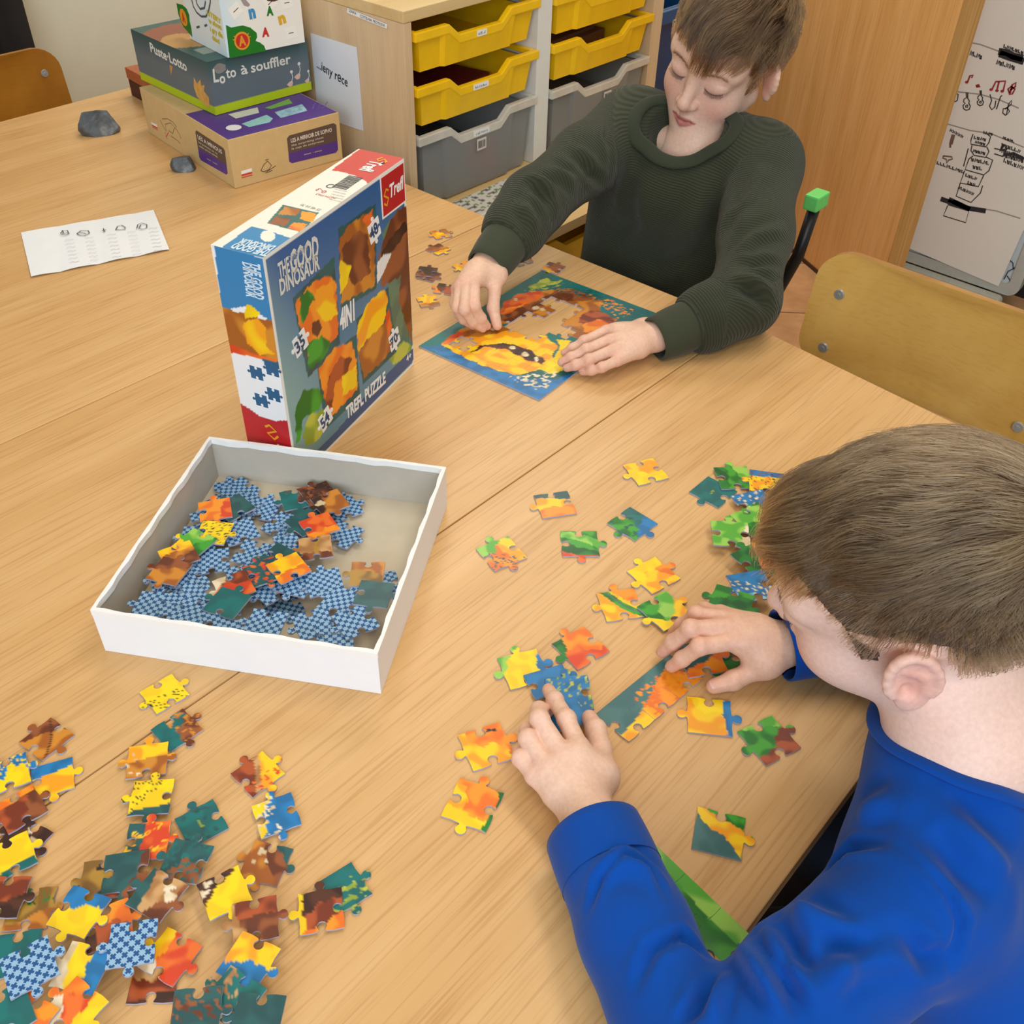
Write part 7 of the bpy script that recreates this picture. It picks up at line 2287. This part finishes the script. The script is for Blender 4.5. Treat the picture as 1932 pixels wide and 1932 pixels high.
JR2 = hand_joints({'wrist': [(1690, 620, .034)], 'index': [(1040, 580, .046), (640, 650, .046), (430, 800, .026), (305, 885, .0135)], 'middle': [(980, 410, .050), (530, 430, .052), (320, 600, .028), (195, 705, .0125)],
                   'ring': [(920, 300, .048), (600, 260, .048), (430, 390, .028), (330, 470, .013)], 'pinky': [(900, 240, .040), (700, 200, .038), (570, 250, .022), (490, 320, .010)],
                   'thumb': [(1440, 830, .028), (1290, 930, .022), (1050, 1060, .016), (815, 1125, .0125)]}, 1220, 1120, .1553)
v = hand_volume(JR2, elbow=eR2, wrist_r=.0215, fr=.0074); V, Q = v.mesh(1); b2.add(V, Q, hand_colors(V, JR2, (228, 184, 158)))
v = Vol(np.array([.20, -.32, .40]), np.array([.88, .30, .82]), .006)
trunk(v, sL2, sR2, pel2, .050, .070, .05)
for a, b, c in ((sL2, eL2, wL2), (sR2, eR2, wR2)):
    v.chain([a, b, b + (c - b) * .8], [.036, .030, .022], .02)
V, Q = v.mesh(1); b2.add(V, Q, np.tile(np.array(TONE2, float), (len(V), 1)))
boy2, base2 = b2.build('boy in a bright blue long-sleeved shirt bending over loose puzzle pieces')

M_BLUE = cloth_mat('blue_jersey', (0, 68, 156), 'plain')
v = Vol(np.array([.14, -.34, .40]), np.array([.92, .34, .84]), .0034)
trunk(v, sL2, sR2, pel2, .058, .088, .07)
v.cone(sL2, nb2 + np.array([0, 0, -.022]), .046, .046, .04); v.cone(sR2, nb2 + np.array([0, 0, -.022]), .046, .046, .04)
cL2 = wL2 + (eL2 - wL2) * .13; cR2 = wR2 + (eR2 - wR2) * .02
v.chain([sL2, sL2 + (eL2 - sL2) * .55 + np.array([0, 0, .004]), eL2, eL2 + (wL2 - eL2) * .5, cL2 + unit(cL2 - eL2) * .02], [.054, .047, .043, .0395, .0385], .012)
v.chain([sR2, sR2 + (eR2 - sR2) * .55, eR2, eR2 + (wR2 - eR2) * .5, cR2 + unit(cR2 - eR2) * .02], [.052, .046, .043, .036, .034], .022)
for c, e_, r_ in ((cL2, eL2, .0375), (cR2, eR2, .0305)):
    n_ = unit(c - e_)
    v.cut(c - n_ * .012, n_, c - .055, c + .055)
ax2 = unit(nb2 - (t2 + R2 @ np.array([0, -.02, -.05])))
v.cone(nb2 - ax2 * .16, nb2 + ax2 * .012, .066, .056, .006, 's')
v.cut(np.array([0, 0, HT + .0045]), (0, 0, -1), (.16, E3 - .002, .40), (.92, .34, .70))
BV, BQ = v.mesh(2)
F2 = on_cloth(BV, BQ, [
    [(1120, 1650), (1180, 1620), (1240, 1660)], [(1110, 1720), (1130, 1660), (1180, 1612), (1230, 1640), (1255, 1690)], [(1200, 1860), (1230, 1790), (1290, 1765), (1330, 1800)], [(1050, 1610), (1110, 1570), (1170, 1550)],
    [(1410, 1680), (1500, 1720), (1600, 1780)], [(1470, 1730), (1500, 1790), (1540, 1830)], [(1480, 1700), (1540, 1760), (1640, 1810)], [(1400, 1790), (1440, 1840), (1480, 1900)], [(1430, 1760), (1480, 1850), (1510, 1920)], [(1340, 1850), (1310, 1900), (1290, 1930)], [(1370, 1840), (1350, 1900), (1345, 1931)],
    [(1700, 1600), (1780, 1680), (1810, 1740), (1790, 1830)], [(1560, 1640), (1600, 1600), (1680, 1590)], [(1750, 1560), (1820, 1640), (1880, 1700)], [(1790, 1480), (1860, 1540), (1920, 1600)], [(1550, 1590), (1620, 1540), (1690, 1510)], [(1700, 1760), (1750, 1810), (1800, 1800)], [(1560, 1860), (1600, 1820), (1700, 1800)],
])
hs = [(.012, .004), (.0045, -.004), (.006, -.0045), (.009, -.003), (.012, .008), (.010, -.010), (.012, -.006), (.009, .007), (.009, -.007), (.006, -.006), (.006, .005), (.0045, -.0045), (.007, -.005), (.016, -.008), (.016, -.006), (.014, .005), (.010, -.006), (.010, .006)]
BV = fold_displace(BV, BQ, [(p, w * .75, h * 1.5) for p, (w, h) in zip(F2, hs) if len(p) > 1])
BV = relax(BV, BQ, .4)
on_table = (BV[:, 1] > E3 - .004) & (BV[:, 2] < HT + .0042) & (BV[:, 2] > HT - .04)
BV[on_table, 2] = HT + .0042
shirt2 = cloth_part('shirt', boy2, base2, BV, BQ, M_BLUE)
for c, e_, r_ in ((cL2, eL2, .0394), (cR2, eR2, .0348)):
    n_ = unit(c - e_)
    part('sleeve_hem', gmap(tube_cuff(c - n_ * .034, c + n_ * .006, r_, r_ - .001, .0022, .0004), lambda p: (p[0] - base2[0], p[1] - base2[1], max(p[2], HT + .0045) - base2[2])), M_BLUE, shirt2, smooth=True)
nl = neckline(BV, BQ, nb2 - ax2 * .002, ax2, .060, .001)
part('collar', gmap(ring_tube(nl, .0085, .34, 12), lambda p: tuple(np.array(p) - base2)), M_BLUE, shirt2, smooth=True)
_tr2 = BVHTree.FromPolygons([tuple(p) for p in BV], [tuple(int(i) for i in q) for q in BQ])
_pv = []
for px, py in [(1592, 1497), (1606, 1494), (1602, 1512), (1600, 1532), (1587, 1532), (1590, 1518), (1581, 1521), (1584, 1508)]:
    h_ = _tr2.ray_cast(Vector(CPOS), Vector(ray(px, py)).normalized())
    if h_[0] is not None: _pv.append((np.array(h_[0]) + np.array(h_[1]) * .0008 - base2, np.array(h_[0]) - np.array(h_[1]) * .0006 - base2))
if len(_pv) > 5:
    n_ = len(_pv)
    part('printed_mark', ([tuple(a) for a, b in _pv] + [tuple(b) for a, b in _pv], [tuple(range(n_)), tuple(range(2 * n_ - 1, n_ - 1, -1))] + [(i, n_ + i, n_ + (i + 1) % n_, (i + 1) % n_) for i in range(n_)]), M_BLACK, shirt2, label='small black print on the chest')
legs(pel2 + np.array([0, 0, -.02]), np.array([-.12, .99, 0]), np.array([.99, .12, 0]), .27, 0.003, boy2, base2)

HN2 = vnormals(hp2, hq2)
CROWN2 = np.array([-.012, -.088, .070])
def comb2(q, crown):
    d = q - crown
    d = d / (np.linalg.norm(d, axis=1)[:, None] + 1e-9)
    top = np.clip((q[:, 2] - .055) / .03, 0, 1)[:, None]
    return d * (1 - .5 * top) + top * np.array([-.22, .85, 0]) + np.stack([0 * q[:, 0], .25 * (q[:, 2] < .06), -.55 * (q[:, 2] < .062)], 1)
def len2(p):
    k = np.clip((p[:, 2] - .048) / .028, 0, 1)
    return .0048 + .003 * np.clip((p[:, 2] - .02) / .03, 0, 1) + .038 * k ** 1.2 + .016 * (p[:, 1] > .04) * (p[:, 2] > .055)
M_HAIR2 = hair_mat('light_brown_hair', (44, 33, 24), (146, 118, 82))
M_CAP2 = plain((84, 67, 52), .7, var=.25, scale=420)
cv_, cq_ = cap_mesh(hp2, hq2, HN2, lambda p: .0006 + .0012 * np.clip((p[:, 2] - .035) / .05, 0, 1), R2, t2, M_CAP2)
hair2 = cloth_part('hair', boy2, base2, cv_, cq_, M_CAP2)
st, tone_ = grow_hair(hp2, HN2, 20000, 8, CROWN2, len2, comb2, clumps=800, frizz=.10, clump=.5, lift=.42, gravity=.18, shell=.011)
hair_object('hair_strands', st @ R2.T + t2 - base2, hair2, M_HAIR2, .00025, tone_)
face_hair(hp2, hq2, R2, t2, base2, boy2, 6)
for J, fs in ((JL2, ('index',)), (JR2, ('index', 'middle', 'thumb'))):
    for f in fs:
        tip, dip = J[f][-1], J[f][-2]
        d = unit(tip - dip); up_ = unit(np.array([0, -.25, 1.])); nn_ = unit(up_ - d * (up_ @ d))
        c_ = tip + nn_ * .0060 * (1.12 if f == 'thumb' else .95) - d * .0008
        part('fingernail', gmap(nail_geo(c_, dip + nn_ * .006, up_, .0045 * (1.2 if f == 'thumb' else 1), .0050), lambda p: tuple(np.array(p) - base2)), M_NAIL, boy2, smooth=True)
